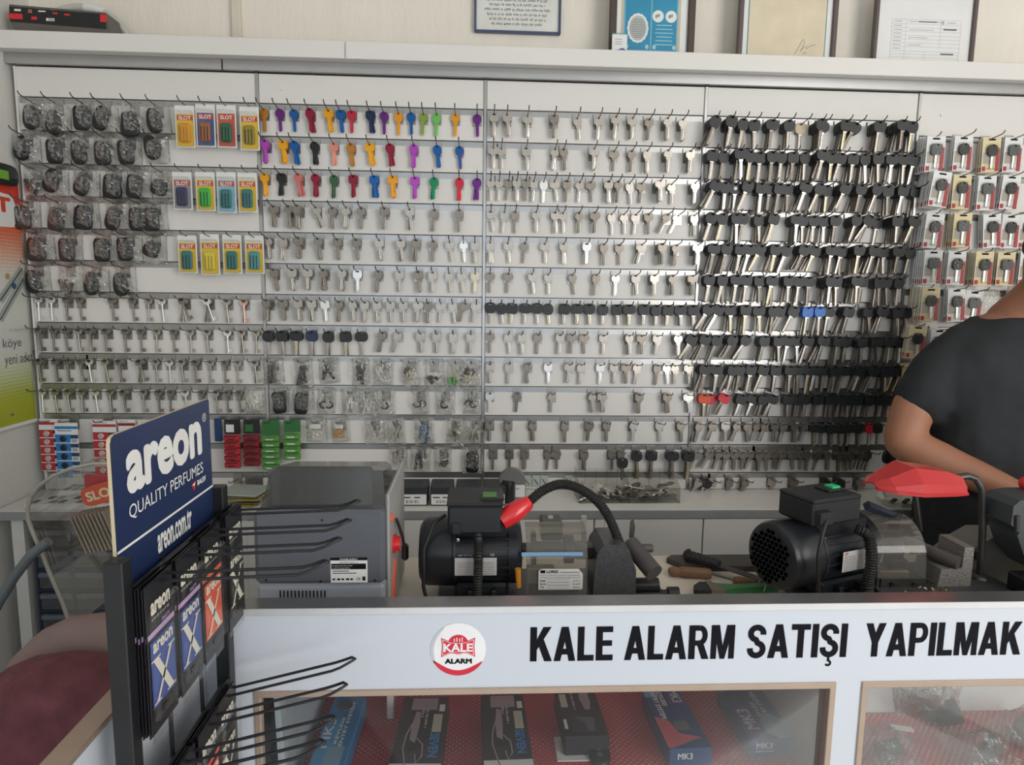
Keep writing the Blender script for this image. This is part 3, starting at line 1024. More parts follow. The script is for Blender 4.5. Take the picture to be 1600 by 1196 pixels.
for k, row in SLOTS:
    for j, (px, y1, y2, bgc, cc) in enumerate(row, 1):
        yy = -.030
        p1, p2 = aY(px, y1, yy), aY(px, y2, yy)
        h, w, x = p1.z - p2.z, .0495, p1.x
        pos = f'{ORD[j]} card on the {place(k)} of the first panel'
        hook(x, k, 1, f'wire hook holding the {CN[cc]} key case, {pos}')
        t = thing('key_case_card', f'{CN[bgc]} card, {CN[cc]} key case, {pos}', 'key case card', (x, yy, p2.z), 'hanging key case cards')
        c = MB().box((x, yy, (p1.z + p2.z) / 2), (w, .0012, h), 0)
        z0 = p2.z + .004
        hh = h * .76
        quad(c, (x - w * .43, yy - .0006, z0), X, Z, w * .86, hh, 1)
        quad(c, (x - w * .40, yy - .0006, z0 + hh - .0155), X, Z, w * .80, .0125, 2, .0006)
        text(c, 'SLOT', (x - w * .32, yy - .0006, z0 + hh - .0145), X, Z, w * .64, .0098, 0, .03, .0009)
        c.build('printed_card', [PAPER, MATS['card_' + bgc], SLOTRED], t, recalc=False)
        g = MB().box((x, yy - .007, z0 + hh * .40), (.028, .010, .048), 0, None, .004)
        for q in (-1, 0, 1):
            g.box((x + q * .008, yy - .0125, z0 + hh * .40 - .004), (.0022, .0016, .034), 1, None, .0006)
        g.build('key_case', [MATS['card_' + cc], BLACKR if cc not in ('lemon', 'orange') else MATS['card_oliv']], t, smooth=40)
        MB().box((x, yy - .0088, p2.z + h * .44), (w * .92, .016, h * .86), 0, None, .004).build('blister', CARDFILM, t)

# ------------------------------------------------------------------ carded keys, fifth panel
CRED = mat('card_red', 'B03A40', 0.5)
CCREAM = mat('card_cream', 'E2D2A8', 0.5)
CEDGE = mat('card_stock_grey', 'B6AEA4', 0.6)


def blister_card(cream, var):
    c = MB()
    w, h = .052, .094
    c.box((0, 0, -.040), (w, .0011, h), 0)
    quad(c, (w * .5 - .013, -.0006, -.084), X, Z, .012, .062, 1)
    quad(c, (-w * .5 + .002, -.0006, -.084), X, Z, .010, .012, 1)
    quad(c, (-w * .5 + .003, -.0006, -.064), X, Z, .034, .030, 2)
    quad(c, (-.010, -.0006, -.002), X, Z, .020, .0045, 3)
    cm = c.mesh('printed_card', [CCREAM if cream else PAPER, CRED, CEDGE, INK])
    return cm


CARDM = [blister_card(False, 0), blister_card(True, 1)]
_h = car_head('round-headed')
BK_HEAD = _h.mesh('key_head', BLK, 40)
BK_HEADS = {'g': car_head('square-headed').mesh('key_head', MATS['fob_button_grey'], 40), 'k': BK_HEAD}
BK_BLADE = car_blade(.062).mesh('key_blade', NICKEL3, 40)
BUB = MB().box((0, -.0065, -.046), (.038, .012, .070), 0, None, .005).mesh('blister', CARDFILM, 40)
P5 = [
    (0, [(1461, 241, 0, 0, 6), (1504, 240, 0, 0, 3), (1548, 242, 1, 1, 3), (1582, 242, 0, 0, 2)]),
    (1, [(1471, 296, 0, -6, 8), (1502, 300, 1, 0, 3), (1541, 302, 0, 0, 3), (1579, 301, 0, -3, 3)]),
    (2, [(1460, 361, 0, -3, 6), (1503, 360, 1, 0, 4), (1548, 361, 0, 5, 3), (1578, 362, 0, 0, 2), (1606, 362, 0, 0, 2)]),
    (3, [(1457, 418, 0, 0, 7), (1494, 419, 0, 0, 3), (1537, 420, 1, 0, 5), (1571, 420, 1, 0, 3), (1606, 420, 0, 0, 2)]),
    (4, [(1453, 476, 1, 0, 7), (1493, 477, 0, 3, 3), (1521, 480, 0, -3, 2), (1598, 478, 0, 0, 5)]),
    (5, [(1433, 535, 1, -4, 5), (1466, 540, 0, 0, 3)]),
    (6, [(1425, 595, 1, 0, 4)]),
    (7, [(1450, 660, 0, 0, 2)]),
]
for k, row in P5:
    z = P5Z[k]
    for j, (px, py, cr, tl, n) in enumerate(row, 1):
        yf = -.012 - .0085 * (n - 1)
        c = aY(px, py, yf)
        hook(c.x, k, 5, '', single=False, z=c.z + .062)
        pos = f'{ORD[j]} stack, {ORD[k + 1]} row, fifth panel'
        for i in range(n):
            yy = -.012 - .0085 * i
            last = i == n - 1
            o = put('carded_key', CARDM[cr if last else (cr + i) % 2 * cr], Matrix.Translation((c.x + (0 if last else rnd.uniform(-.001, .001)), yy, c.z + .040 + (0 if last else rnd.uniform(-.002, .002)))) @ Matrix.Rotation(radians(-tl), 4, 'Y'))
            if last:
                tag(o, f'{"cream" if cr else "white"} card with a car key, front of {pos}', 'carded key', 'carded keys')
                put('key_head', BK_HEADS['g' if (j + k) % 3 == 1 else 'k'], Matrix.Translation((-.001, -.006, -.018)), o)
                put('key_blade', BK_BLADE, Matrix.Translation((0, -.006, -.016)), o)
                put('blister', BUB, Matrix(), o)
            else:
                tag(o, f'carded key behind the front card of {pos}', 'carded key', f'cards of the {pos}')
bag(aY(1552, 455, -.03).x, 0, 2, 'clear bag of keys hanging among the carded keys behind the man', 'clear bags of parts', z=aY(1552, 452, -.03).z, y=-.02)

# ------------------------------------------------------------------ bags of parts, second panel
PBAG = [
    (8, 555, [(165, 1060, 'f'), (340, 1075, 'f'), (490, 1050, 'm'), (675, 1070, 'k'), (815, 1060, 'w'), (970, 1075, 'b'), (1110, 1085, 's'), (1235, 1080, 'g'), (1325, 1075, 'b')]),
    (9, 600, [(210, 110, 'F'), (340, 115, 'F'), (485, 115, 'c'), (625, 130, 'w'), (725, 120, 'w'), (825, 120, 'c'), (1030, 110, 'c'), (1175, 115, 'c'), (1330, 110, 'c')]),
    (10, 600, [(420, 270, 'p'), (558, 275, 'o'), (760, 285, 'w'), (885, 290, 'w'), (1050, 290, 'l'), (1235, 300, 'b'), (1352, 290, 'w')]),
    (11, 600, [(900, 425, 'w'), (1035, 450, 'k'), (1165, 450, 's'), (1338, 460, 'F')]),
]
PALE = mat('pale_metal_part', 'D2CDBE', 0.35, .6)
BLUEP = mat('blue_foil_part', '3A7AA8', 0.3, .4)
GRNP = mat('green_part', '48B848', 0.4)
CARDB = mat('brown_card', 'B8864E', 0.7)
PDESC = {'f': ('dark folded fob shells', 'key shell'), 'm': ('dark blades and shells', 'key part'), 'k': ('slim black shells', 'key shell'), 'w': ('shiny metal pieces', 'key part'), 'b': ('pale key blades', 'key part'),
         's': ('small black parts', 'key part'), 'g': ('bright green and brass parts', 'key part'), 'F': ('one black fob shell', 'key shell'), 'c': ('a curved black clip', 'key part'), 'p': ('rings and a slip', 'key ring'),
         'o': ('a folded brown card', 'card'), 'l': ('blue foil pieces', 'key part')}
for k, y0, row in PBAG:
    for j, (zx, zy, kind) in enumerate(row, 1):
        yc = 300 if y0 == 555 else 600
        c = aY(380 + zx / 3.738, yc + zy / 3.738, -.022)
        pos = f'{ORD[j]} bag on the {place(k)}, second panel'
        zt = ZK(k) - .008
        bag(c.x, k, j * 2 + k, f'clear bag of {PDESC[kind][0]}, {pos}', 'clear bags of parts', w=.95 + .12 * ((j + k) % 2), h=max(.9, (zt - c.z + .036) / .08), tilt=rnd.uniform(-4, 4), z=zt, d=1.45)
        hook(c.x + .003, k, 2, f'wire hook holding the {pos}')
        if kind == 'F':
            o = put('key_shell', FOBS[('rect', FOBM.name)], Matrix.Translation(c) @ Matrix.Rotation(rnd.uniform(-.1, .1), 4, 'Y'))
            tag(o, f'black rectangular fob shell inside the {pos}', 'key shell')
            put('button_pad', PADS['rect'], Matrix(), o)
            continue
        t = thing({'key shell': 'key_shell', 'key part': 'key_part', 'key ring': 'key_ring', 'card': 'folded_card'}[PDESC[kind][1]], f'{PDESC[kind][0]} inside the {pos}', PDESC[kind][1], (c.x, c.y, c.z - .02))
        q = random.Random(j * 31 + k)

        def rod(mn, m_, n, L, wd, ang, dz=0):
            for i in range(n):
                a = radians(q.uniform(-ang, ang))
                ctr = Vector((c.x + q.uniform(-.012, .012), c.y + .004 - .0018 * i, c.z + dz + q.uniform(-.006, .006)))
                T = Matrix.Translation(ctr) @ Matrix.Rotation(a, 4, 'Y')
                MB().box((0, 0, 0), (wd * q.uniform(.8, 1.2), .0016, L * q.uniform(.8, 1.1)), 0, T, .0006).build(mn, m_, t)

        def clip(n):
            for i in range(n):
                a0 = q.uniform(0, 6)
                o_ = Vector((c.x + (i - .5 * (n - 1)) * .014, c.y, c.z - .004))
                MB().tube([o_ + Vector((.010 * cos(a0 + s_ * .5), 0, .009 * sin(a0 + s_ * .5))) for s_ in range(9)], .0026, 7, 0).build('clip', BLACKP, t, smooth=50)
        if kind == 'f':
            rod('shell', FOBM, 2, .050, .014, 14)
            rod('strap', NICKEL2, 1, .046, .007, 6)
        elif kind == 'm':
            rod('shell', FOBM, 3, .034, .010, 60, -.004)
            rod('blade', PALE, 2, .030, .005, 50, .004)
        elif kind == 'k':
            rod('shell', BLACKP, 3, .048, .009, 16)
            rod('blade', NICKEL3, 1, .050, .003, 14)
        elif kind == 'w':
            rod('strip', NICKEL3, 5, .044, .004, 30)
            rod('strip', NICKEL, 3, .036, .006, 25)
        elif kind == 'b':
            rod('blade', BRASSK, 4, .036, .006, 40)
            rod('head', FOBM, 2, .018, .014, 40, .008)
        elif kind == 's':
            rod('chip', BLACKP, 5, .016, .010, 80, -.006)
        elif kind == 'g':
            rod('head', GRNP, 3, .022, .014, 40, -.012)
            rod('blade', BRASSK, 3, .036, .005, 12)
        elif kind == 'c':
            clip(1 + (j % 2))
            rod('strip', NICKEL, 2, .034, .004, 40)
        elif kind == 'l':
            rod('strip', BLUEP, 4, .050, .008, 16)
            rod('strip', NICKEL3, 3, .046, .005, 16)
        elif kind == 'p':
            MB().box((c.x, c.y, c.z + .010), (.032, .001, .013), 0).build('paper_slip', PAPER, t)
            for i in range(3):
                o_ = Vector((c.x + (i - 1) * .011, c.y, c.z - .010 - .006 * (i % 2)))
                MB().tube([o_ + Vector((.007 * cos(s_ * pi / 8), 0, .007 * sin(s_ * pi / 8))) for s_ in range(17)], .0009, 6, 0).build('ring', NICKEL3, t, smooth=50)
        elif kind == 'o':
            MB().box((c.x, c.y, c.z - .008), (.031, .002, .024), 0).build('card', CARDB, t)
            MB().box((c.x, c.y, c.z + .012), (.024, .001, .012), 0).build('paper_slip', PAPER, t)
# bag of split rings on the lever-key rail
c = aY(396, 628, -.022)
bag(c.x, 9, 3, 'clear bag of small split rings at the end of the lever key rail', 'clear bags of parts', w=1.0, h=.95, z=ZK(9) - .008, d=1.4)
for i in range(7):
    o_ = Vector((c.x + (i % 4 - 1.5) * .009, c.y, c.z - .010 - .009 * (i // 4)))
    tag(MB().tube([o_ + Vector((.006 * cos(s_ * pi / 6), .001 * s_ / 6, .006 * sin(s_ * pi / 6))) for s_ in range(13)], .0009, 6, 0).build('split_ring', NICKEL3, smooth=50),
        'small shiny split ring in the clear bag beside the lever keys', 'key ring', 'split rings in the bag')

# ------------------------------------------------------------------ battery cards
BATR = mat('battery_card_red', 'B8303A', 0.4)
BATDR = mat('battery_card_dark_red', '8A222C', 0.4)
BATB = mat('battery_card_blue', '2A7CC0', 0.4)
BATN = mat('battery_card_navy', '24406E', 0.4)
BATG = mat('battery_card_green', '5E9848', 0.4)
BATGD = mat('battery_card_dark_green', '2C6E34', 0.4)
COIN = mat('coin_cell', 'D0CCC4', 0.35, .6)


def coin_card(px1, px2, y1, y2, m, label, brand, rows, yy=-.030, cell=COIN, n=3):
    a, b = aY(px1, y1, yy), aY(px2, y2, yy)
    x0, x1, z1, z0 = a.x, b.x, a.z, b.z
    t = thing('battery_card', label, 'battery card', ((x0 + x1) / 2, yy, z0), 'battery cards on the lower rails')
    w, h = x1 - x0, z1 - z0
    c = MB().box(((x0 + x1) / 2, yy, (z0 + z1) / 2), (w, .0012, h), 0)
    hh = h * .80 / rows
    for i in range(rows):
        z = z0 + hh * i
        quad(c, (x0, yy - .0006, z + hh * .06), X, Z, w * .66, hh * .9, 1)
        quad(c, (x0 + w * .66, yy - .0006, z + hh * .5), X, Z, w * .34, hh * .42, 2)
        for q in range(3):
            quad(c, (x0 + w * .70, yy - .0006, z + hh * (.1 + .12 * q)), X, Z, w * .24, hh * .05, 3, .0005)
    quad(c, (x0, yy - .0006, z1 - h * .11), X, Z, w, h * .05, 1)
    if brand:
        text(c, brand, (x0 + w * .12, yy - .0006, z1 - h * .15), X, Z, w * .6, h * .028, 3, .02, .0006)
    else:
        greek(c, (x0 + w * .12, yy - .0006, z1 - h * .04), X, Z, w * .5, h * .024, 3, rows, .0006)
    c.build('printed_card', [PAPER, m, BATN if m is BATB else BLACKP, INK], t, recalc=False)
    for i in range(rows):
        z = z0 + hh * (i + .5)
        MB().lathe([(hh * .34, 0), (hh * .34, .002), (hh * .30, .0028)], 18, 0, frame_m((x0 + w * .34, yy - .0006, z), X, Z, -Y)).build('coin_cell', cell, t, smooth=40)
    return t


hook(aY(80, 655, -.02).x, 10, 1, 'wire hook holding the red coin cell card nearest the poster')
hook(aY(110, 660, -.02).x, 10, 1, 'wire hook holding the blue coin cell card')
hook(aY(163, 660, -.02).x, 10, 1, 'wire hook holding the second red coin cell card')
coin_card(60, 99, 655, 736, BATR, 'red card of five coin cells nearest the poster on the lower rail', '', 5)
coin_card(85, 127, 661, 748, BATB, 'blue and white card of coin cells overlapping a red card', 'Panasonic', 5, -.042, BLACKP)
coin_card(144, 186, 658, 742, BATR, 'red coin cell card beside the top corner of the navy sign', '', 5)
coin_card(184, 216, 656, 742, BATDR, 'dark red coin cell card mostly behind the navy sign, next to a brighter red one', '', 5, -.026)
coin_card(216, 250, 658, 742, BATR, 'coin cell card just above the slanting edge of the navy sign', '', 5, -.030)


def pen_card(px1, px2, y1, y2, m, m2, label, n, rows):
    yy = -.030
    a, b = aY(px1, y1, yy), aY(px2, y2, yy)
    x0, x1, z1, z0 = a.x, b.x, a.z, b.z
    w, h = x1 - x0, z1 - z0
    t = thing('battery_card', label, 'battery card', ((x0 + x1) / 2, yy, z0), 'battery cards on the lower rails')
    c = MB()
    hr = h * .70 / rows
    c.box(((x0 + x1) / 2, yy, z1 - h * .15), (w, .0012, h * .3), 1)
    quad(c, (x0 + w * .1, yy - .0006, z1 - h * .26), X, Z, w * .5, h * .16, 2)
    c.build('printed_card', [m, m2, PAPER if m is BATR else BATGD], t, recalc=False)
    for i in range(rows):
        z = z0 + hr * (i + .5)
        k_ = MB().box(((x0 + x1) / 2, yy - .006, z), (w, .013, hr * .92), 0, None, .003)
        quad(k_, (x0 + w * .05, yy - .0126, z + hr * .22), X, Z, w * .8, hr * .14, 1, .0003)
        quad(k_, (x0 + w * .25, yy - .0126, z - hr * .2), X, Z, w * .45, hr * .16, 2, .0003)
        k_.build('blister_pack', [m, m2, PAPER if m is BATG else BLACKP], t, smooth=40)


for q, (x1, x2) in enumerate(((350, 378), (380, 409), (409, 440), (443, 472))):
    hook(aY((x1 + x2) / 2, 655, -.01).x, 10, 1, f'wire hook holding the {("red", "dark red", "green", "shorter green")[q]} strip of batteries')
pen_card(350, 378, 656, 731, BATR, BLACKP, 'bright red hanging strip of small battery packs', 4, 5)
pen_card(380, 408, 656, 728, BATDR, BLACKP, 'dark red hanging strip of battery packs beside the green ones', 4, 5)
pen_card(409, 439, 657, 734, BATG, BATGD, 'longer green hanging strip of battery packs', 4, 6)
pen_card(443, 471, 657, 718, BATG, BATGD, 'shorter green hanging strip of battery packs', 4, 4)
tag(MB().box((aY(341, 672, -.02).x, -.02, aY(341, 672, -.02).z), (.020, .006, .065), 0, None, .002).build('card_packet', BATN), 'narrow navy card packet just behind the upper corner of the navy sign', 'packet')
tag(STOCK_HOOKS.build('hook_stock', [STEEL, WIRE], smooth=40, recalc=False), 'further wire hooks on the rails of the key panels', 'hooks', kind='stuff')

# ------------------------------------------------------------------ things on and above the wall shelf
TOP = 2.1195
ZS = lambda z: 1.48 + (z - 1.48) * 1.056
WENGE = mat('wenge_frame', '4A4038', 0.5, var=.2, stretch=(1, 1, 30))
NAVYF = mat('navy_frame', '4A5474', 0.4)


def picture(name, label, x0, x1, z0, z1, y, fr, fm, lean=0, cat='picture frame'):
    t = thing(name, label, cat, ((x0 + x1) / 2, y, z0), rot=(radians(-lean), 0, 0))
    w, h = x1 - x0, z1 - z0
    f = MB()
    for (cx, cz, dx, dz) in ((-w / 2 + fr / 2, h / 2, fr, h), (w / 2 - fr / 2, h / 2, fr, h), (0, fr / 2, w - 2 * fr, fr), (0, h - fr / 2, w - 2 * fr, fr)):
        f.box((cx, 0, cz), (dx, .016, dz), 0, None, .002)
    f.build('frame', fm, t, local=True)
    return t, w, h


# poem
p1, p2 = aY(741, 50, YB), aY(875, 61, YB)
t, w, h = picture('picture_frame', 'navy framed page of printed verses hung above the shelf', p1.x, p2.x, p1.z - .004, p1.z + .34, YB - .009, .006, NAVYF)
m = MB().box((0, .002, h / 2), (w - .01, .004, h - .01), 0)
for i in range(16):
    ww = w * min(.84, .60 + .04 * (i % 4) + .014 * i)
    greek(m, (-ww / 2, 0, .022 + i * .0125), X, Z, ww, .0072, 1, i + 3)
m.build('printed_page', [mat('verse_paper', 'DDDED8', .6), INKG], t, local=True, recalc=False)

# blue print in a wide dark frame
p1, p2 = aY(952, 40, .04), aY(1085, 40, .04)
t, w, h = picture('picture_frame', 'wide dark wooden frame with a turquoise print, standing on the shelf behind a small calendar', p1.x, p2.x, TOP, TOP + .30, .04, .019, WENGE)
m = MB().box((0, .003, h / 2), (w - .03, .004, h - .03), 0)
quad(m, (-w * .365, 0.001, .024), X, Z, w * .70, h - .05, 1)
quad(m, (-w * .335, 0.001, .030), X, Z, w * .64, h - .06, 2, .0006)
quad(m, (-w * .315, 0.001, .034), X, Z, w * .30, h - .07, 3, .0009)
quad(m, (.0, 0.001, .034), X, Z, w * .29, h - .07, 3, .0009)


def disc(mb, c, rx, rz, mi, lift, wob=0, n=48):
    vs = [(c[0], c[1] - lift, c[2])] + [(c[0] + rx * (1 + wob * cos(16 * 2 * pi * i / n)) * cos(2 * pi * i / n), c[1] - lift, c[2] + rz * (1 + wob * cos(16 * 2 * pi * i / n)) * sin(2 * pi * i / n)) for i in range(n)]
    mb.add(vs, [(0, 1 + (i + 1) % n, 1 + i) for i in range(n)], mi)


cx = -w * .165
disc(m, (cx, .001, .090), .029, .038, 0, .0012, .03)
disc(m, (cx, .001, .090), .024, .032, 4, .0014)
for i in range(11):
    ww = 2 * .020 * math.sqrt(max(.05, 1 - ((i - 5) / 6) ** 2))
    quad(m, (cx - ww / 2, .001, .066 + i * .0046), X, Z, ww, .0012, 5, .0016)
for s_ in (-1, 1):
    disc(m, (w * .145 + s_ * .018, .001, .122), .0155, .0155, 0, .0012)
    for q in range(3):
        quad(m, (w * .145 + s_ * .018 - .007 + q * .004, .001, .117 + q * .002), X, Z, .0028, .009 - q * .001, 5, .0015)
for i in range(6):
    ww = .050 - .004 * (i % 3)
    quad(m, (w * .145 - ww / 2, .001, .048 + .010 * i), X, Z, ww, .0022, 6, .0012)
for dx in (-w * .30, -w * .06, .006, w * .26):
    disc(m, (dx + .002, .001, .042), .005, .006, 6, .0012)
m.build('printed_sheet', [PAPER, mat('gold_mount', 'C8BEA6', .5), mat('print_pale_blue', '7FB4C8', .5), mat('print_turquoise', '2E8FB4', .5, var=.1), mat('print_grey', 'B4BAB4', .5), INKG, mat('print_light', 'A8D0DA', .5)], t, local=True, recalc=False)

# cream certificate
p1, p2 = aY(1153, 40, .04), aY(1307, 40, .04)
t, w, h = picture('picture_frame', 'dark framed cream certificate with a signature, standing on the shelf', p1.x, p2.x, TOP, TOP + .30, .04, .013, mat('dark_brown_frame', '5E5250', .5))
m = MB().box((0, .003, h / 2), (w - .02, .004, h - .02), 0)
quad(m, (-w * .40, .001, .016), X, Z, w * .80, h - .03, 1)
quad(m, (-w * .39, .001, .018), X, Z, w * .78, h - .034, 2, .0006)
sg = aY(1255, 60, .035).x - (p1.x + p2.x) / 2
pts = [(0, 0), (.006, .010), (.014, .028), (.018, .034), (.021, .026), (.016, .014), (.012, .006), (.020, .016), (.028, .020), (.024, .012), (.034, .019), (.044, .022)]
m.tube([(sg - .020 + a * 1.3, .0005, .036 + b * 1.2) for a, b in pts], .0006, 5, 3)
greek(m, (sg + .004, .001, .038), X, Z, .012, .004, 3, 4, .0009)
m.build('certificate', [PAPER, mat('teal_rule', '4E8C8C', .5), mat('certificate_paper', 'DDD0B6', .7, var=.06), INKG], t, local=True, recalc=False)

# white form
p1, p2 = aY(1365, 40, .04), aY(1524, 40, .04)
t, w, h = picture('picture_frame', 'dark framed white printed form with a table of boxes, last frame on the shelf', p1.x, p2.x, TOP, TOP + .22, .04, .011, MATS['dark_brown_frame'])
m = MB().box((0, .003, h / 2), (w - .016, .004, h - .016), 0)
rows_ = [.030, .038, .046, .054, .066, .076, .086, .096, .106, .116, .126, .138]
for z in rows_:
    quad(m, (-w * .32, .001, z), X, Z, w * .68, .0007, 1)
for x, z0, z1 in ((-.32, .03, .138), (-.18, .03, .138), (.16, .066, .138), (.36, .03, .138), (.02, .03, .054)):
    quad(m, (x * w, .001, z0), X, Z, .0007, z1 - z0, 1)
for i, z in enumerate(rows_[4:]):
    quad(m, (-w * .30, .001, z - .006), X, Z, w * .08, .0022, 1)
    if i % 2:
        quad(m, (-w * .15, .001, z - .006), X, Z, w * (.10 + .03 * i), .0018, 1)
quad(m, (w * .19, .001, .112), X, Z, w * .13, .004, 2)
quad(m, (w * .18, .001, .047), X, Z, w * .13, .004, 2)
quad(m, (-w * .28, .001, .020), X, Z, w * .50, .0016, 1)
disc(m, (w * .18, .001, .132), .004, .005, 1, .0005)
quad(m, (w * .22, .001, .131), X, Z, w * .09, .0022, 1)
quad(m, (-w * .06, .001, .131), X, Z, w * .18, .0030, 1)
m.build('printed_form', [PAPER, mat('form_grey', 'B4B4BC', .6), INKG], t, local=True, recalc=False)

# small tear-off calendar in front of the turquoise print
p1, p2 = aY(957, 45, .01), aY(979, 80, .01)
t = thing('tear_off_calendar', 'small tear-off calendar with a landscape picture before the turquoise print', 'calendar', ((p1.x + p2.x) / 2, .01, TOP))
m = MB().box(((p1.x + p2.x) / 2, .01, TOP + .031), (p2.x - p1.x, .006, .060), 0)
w = p2.x - p1.x
quad(m, (p1.x + .002, .007, TOP + .010), X, Z, w - .004, .008, 1)
m.prism([(p1.x + .001, TOP + .014), (p2.x - .001, TOP + .014), (p2.x - .001, TOP + .020), (p1.x + w * .7, TOP + .026), (p1.x + w * .4, TOP + .021), (p1.x + .004, TOP + .020)],  -.0068, -.0065, 2, frame_m((0, 0, 0), X, Z, -Y))
for i in range(3):
    quad(m, (p1.x + .006, .007, TOP + .035 + .006 * i), X, Z, w * .5, .0012, 3)
m.build('calendar_sheets', [PAPER, mat('calendar_red', 'C07070', .6), mat('calendar_blue', '4C5E8E', .6), INKG], t, recalc=False)
s_ = MB()
for i in range(9):
    s_.tube([(p1.x + w * (i + .5) / 9, .006, TOP + .060), (p1.x + w * (i + .5) / 9, .011, TOP + .065)], .0011, 5)
s_.build('spiral', mat('teal_wire', '3E9AA0', .4), t)

# little dark red wedge, red scrap
c = aY(1121, 79, .0)
tag(MB().prism([(c.x - .007, TOP), (c.x + .006, TOP), (c.x + .0045, TOP + .011), (c.x - .004, TOP + .010)], -.004, .004, 0, frame_m((0, 0, 0), X, Z, -Y)).build('wooden_wedge', mat('dark_red_wood', '6E3A38', .6)),
    'tiny dark red wedge on the shelf between two frames', 'wedge')
a, b = aY(335, 57, .01), aY(363, 57, .01)
tag(MB().prism([(a.x, TOP), (b.x + .006, TOP), (b.x - .010, TOP + .004), (a.x + .022, TOP + .014), (a.x + .010, TOP + .010)], -.03, .01, 0, frame_m((0, 0, 0), X, Z, -Y)).build('plastic_scrap', mat('scrap_red', 'A8303A', .4)),
    'small red plastic scrap on the shelf at the foot of the trunking', 'scrap')

# boxed drill with red corner, and a coiled white hose behind
bx = thing('drill_box', 'long black and grey carton with red corners on the shelf', 'box', (.165, .005, TOP))
x0, x1 = aY(15, 15, -.03).x, aY(166, 35, -.03).x
m = MB()
m.prism([(x0, ZS(2.150)), (x1, ZS(2.139)), (x1 + .004, ZS(2.120)), (x1 + .012, TOP), (x0 + .012, TOP), (x0 - .004, ZS(2.118))], -.035, .03, 1, frame_m((0, 0, 0), X, Z, -Y))
quad(m, (x0, -.030, ZS(2.111)), Vector((1, 0, -.045)), Z, x1 - x0, .036, 0, .0006)
quad(m, (x0 - .003, -.030, ZS(2.117)), X, Z, .034, .013, 2, .0012)
quad(m, (x1 - .014, -.030, ZS(2.117)), X, Z, .016, .018, 2, .0012)
text(m, '32', (x0 + .045, -.030, ZS(2.132)), X, Z, .010, .008, 4, .03, .0012)
quad(m, (x0 + .012, -.030, ZS(2.135)), X, Z, .016, .005, 3, .0012)
quad(m, (x0 + .052, -.030, ZS(2.117)), X, Z, .014, .007, 2, .0012)
quad(m, (x0 + .088, -.030, ZS(2.115)), X, Z, .020, .007, 3, .0012)
for i in range(6):
    quad(m, (x0 + .094 + .0022 * i, -.030, ZS(2.1155)), X, Z, .0009, .006, 0, .0015)
quad(m, (x0 + .105, -.030, ZS(2.131)), X, Z, .012, .004, 2, .0012)
quad(m, (x0 + .133, -.030, ZS(2.129)), X, Z, .014, .004, 2, .0012)
quad(m, (x0 + .10, -.030, ZS(2.139)), X, Z, .016, .004, 5, .0012)
quad(m, (x0 + .07, -.030, ZS(2.135)), X, Z, .018, .003, 3, .0012)
m.build('carton', [BLACKP, mat('carton_grey', '605C56', .5), RED, PAPER, mat('carton_pink', 'E88A80', .5), MATS['carton_grey']], bx, recalc=False)
hs = MB()
cxh, czh = aY(130, 50, .07).x, TOP + .010
hs.tube([(cxh + .118 * cos(a), .070, TOP + .011 + .094 * sin(a)) for a in [-.0 + i * pi / 24 for i in range(25)]], .0095, 10)
hs.tube([(cxh + .106 * cos(a), .084, TOP + .011 + .070 * sin(a)) for a in [i * pi / 24 for i in range(25)]], .0085, 10)
th = thing('coiled_hose', 'coiled off-white hose behind the black carton on the shelf', 'hose', (cxh, .072, TOP))
hs.build('hose', mat('hose_white', 'C8C8C0', .45), th, smooth=60)
MB().tube([(cxh + .118 * cos(a), .070, TOP + .011 + .094 * sin(a)) for a in (1.5, 1.35, 1.2, 1.05)], .0112, 12).build('tape_band', PAPER, th, smooth=60)

# ------------------------------------------------------------------ left wall: banner, green case
PXW = XL + .004
pm = bpy.data.materials.new('banner_print')
pm.use_nodes = True
nt = pm.node_tree
b_ = nt.nodes['Principled BSDF']
b_.inputs['Roughness'].default_value = .5
tc = nt.nodes.new('ShaderNodeTexCoord')
sx = nt.nodes.new('ShaderNodeSeparateXYZ')
nt.links.new(tc.outputs['Object'], sx.inputs[0])
mr = nt.nodes.new('ShaderNodeMapRange')
mr.inputs['From Max'].default_value = .63
nt.links.new(sx.outputs['Z'], mr.inputs['Value'])
rp = nt.nodes.new('ShaderNodeValToRGB')
E_ = rp.color_ramp.elements
E_[0].position, E_[0].color = 0, lin('A8B020')
E_[1].position, E_[1].color = 1, lin('D8402E')
for ps, cc in ((.13, 'B4BC38'), (.24, 'D8DCC0'), (.30, 'DADCD4'), (.62, 'DCDCD4'), (.70, 'E2B49A'), (.80, 'DC6A48'), (.90, 'D8402E')):
    e = E_.new(ps)
    e.color = lin(cc)
vo = nt.nodes.new('ShaderNodeTexVoronoi')
vo.inputs['Scale'].default_value = 110
vo.inputs['Randomness'].default_value = 0
nt.links.new(tc.outputs['Object'], vo.inputs['Vector'])
ad = nt.nodes.new('ShaderNodeMath')
ad.operation = 'MULTIPLY_ADD'
ad.inputs[1].default_value = -.16
nt.links.new(vo.outputs['Distance'], ad.inputs[0])
nt.links.new(mr.outputs[0], ad.inputs[2])
ad2 = nt.nodes.new('ShaderNodeMath')
ad2.operation = 'ADD'
ad2.inputs[1].default_value = .07
nt.links.new(ad.outputs[0], ad2.inputs[0])
nt.links.new(ad2.outputs[0], rp.inputs['Fac'])
nt.links.new(rp.outputs['Color'], b_.inputs['Base Color'])
bt = thing('wall_banner', 'red, white and yellow-green printed banner on the side wall beside the panels', 'banner', (PXW, -.25, 1.126))
MB().box((PXW, -.255, 1.126 + .3145), (.003, .50, .629)).build('banner_sheet', pm, bt)
MB().tube([(PXW + .004, -.508, 1.124), (PXW + .004, -.012, 1.124)], .006, 10).build('bottom_rod', PAPER, bt, smooth=50)
m = MB()
FX = PXW + .0016
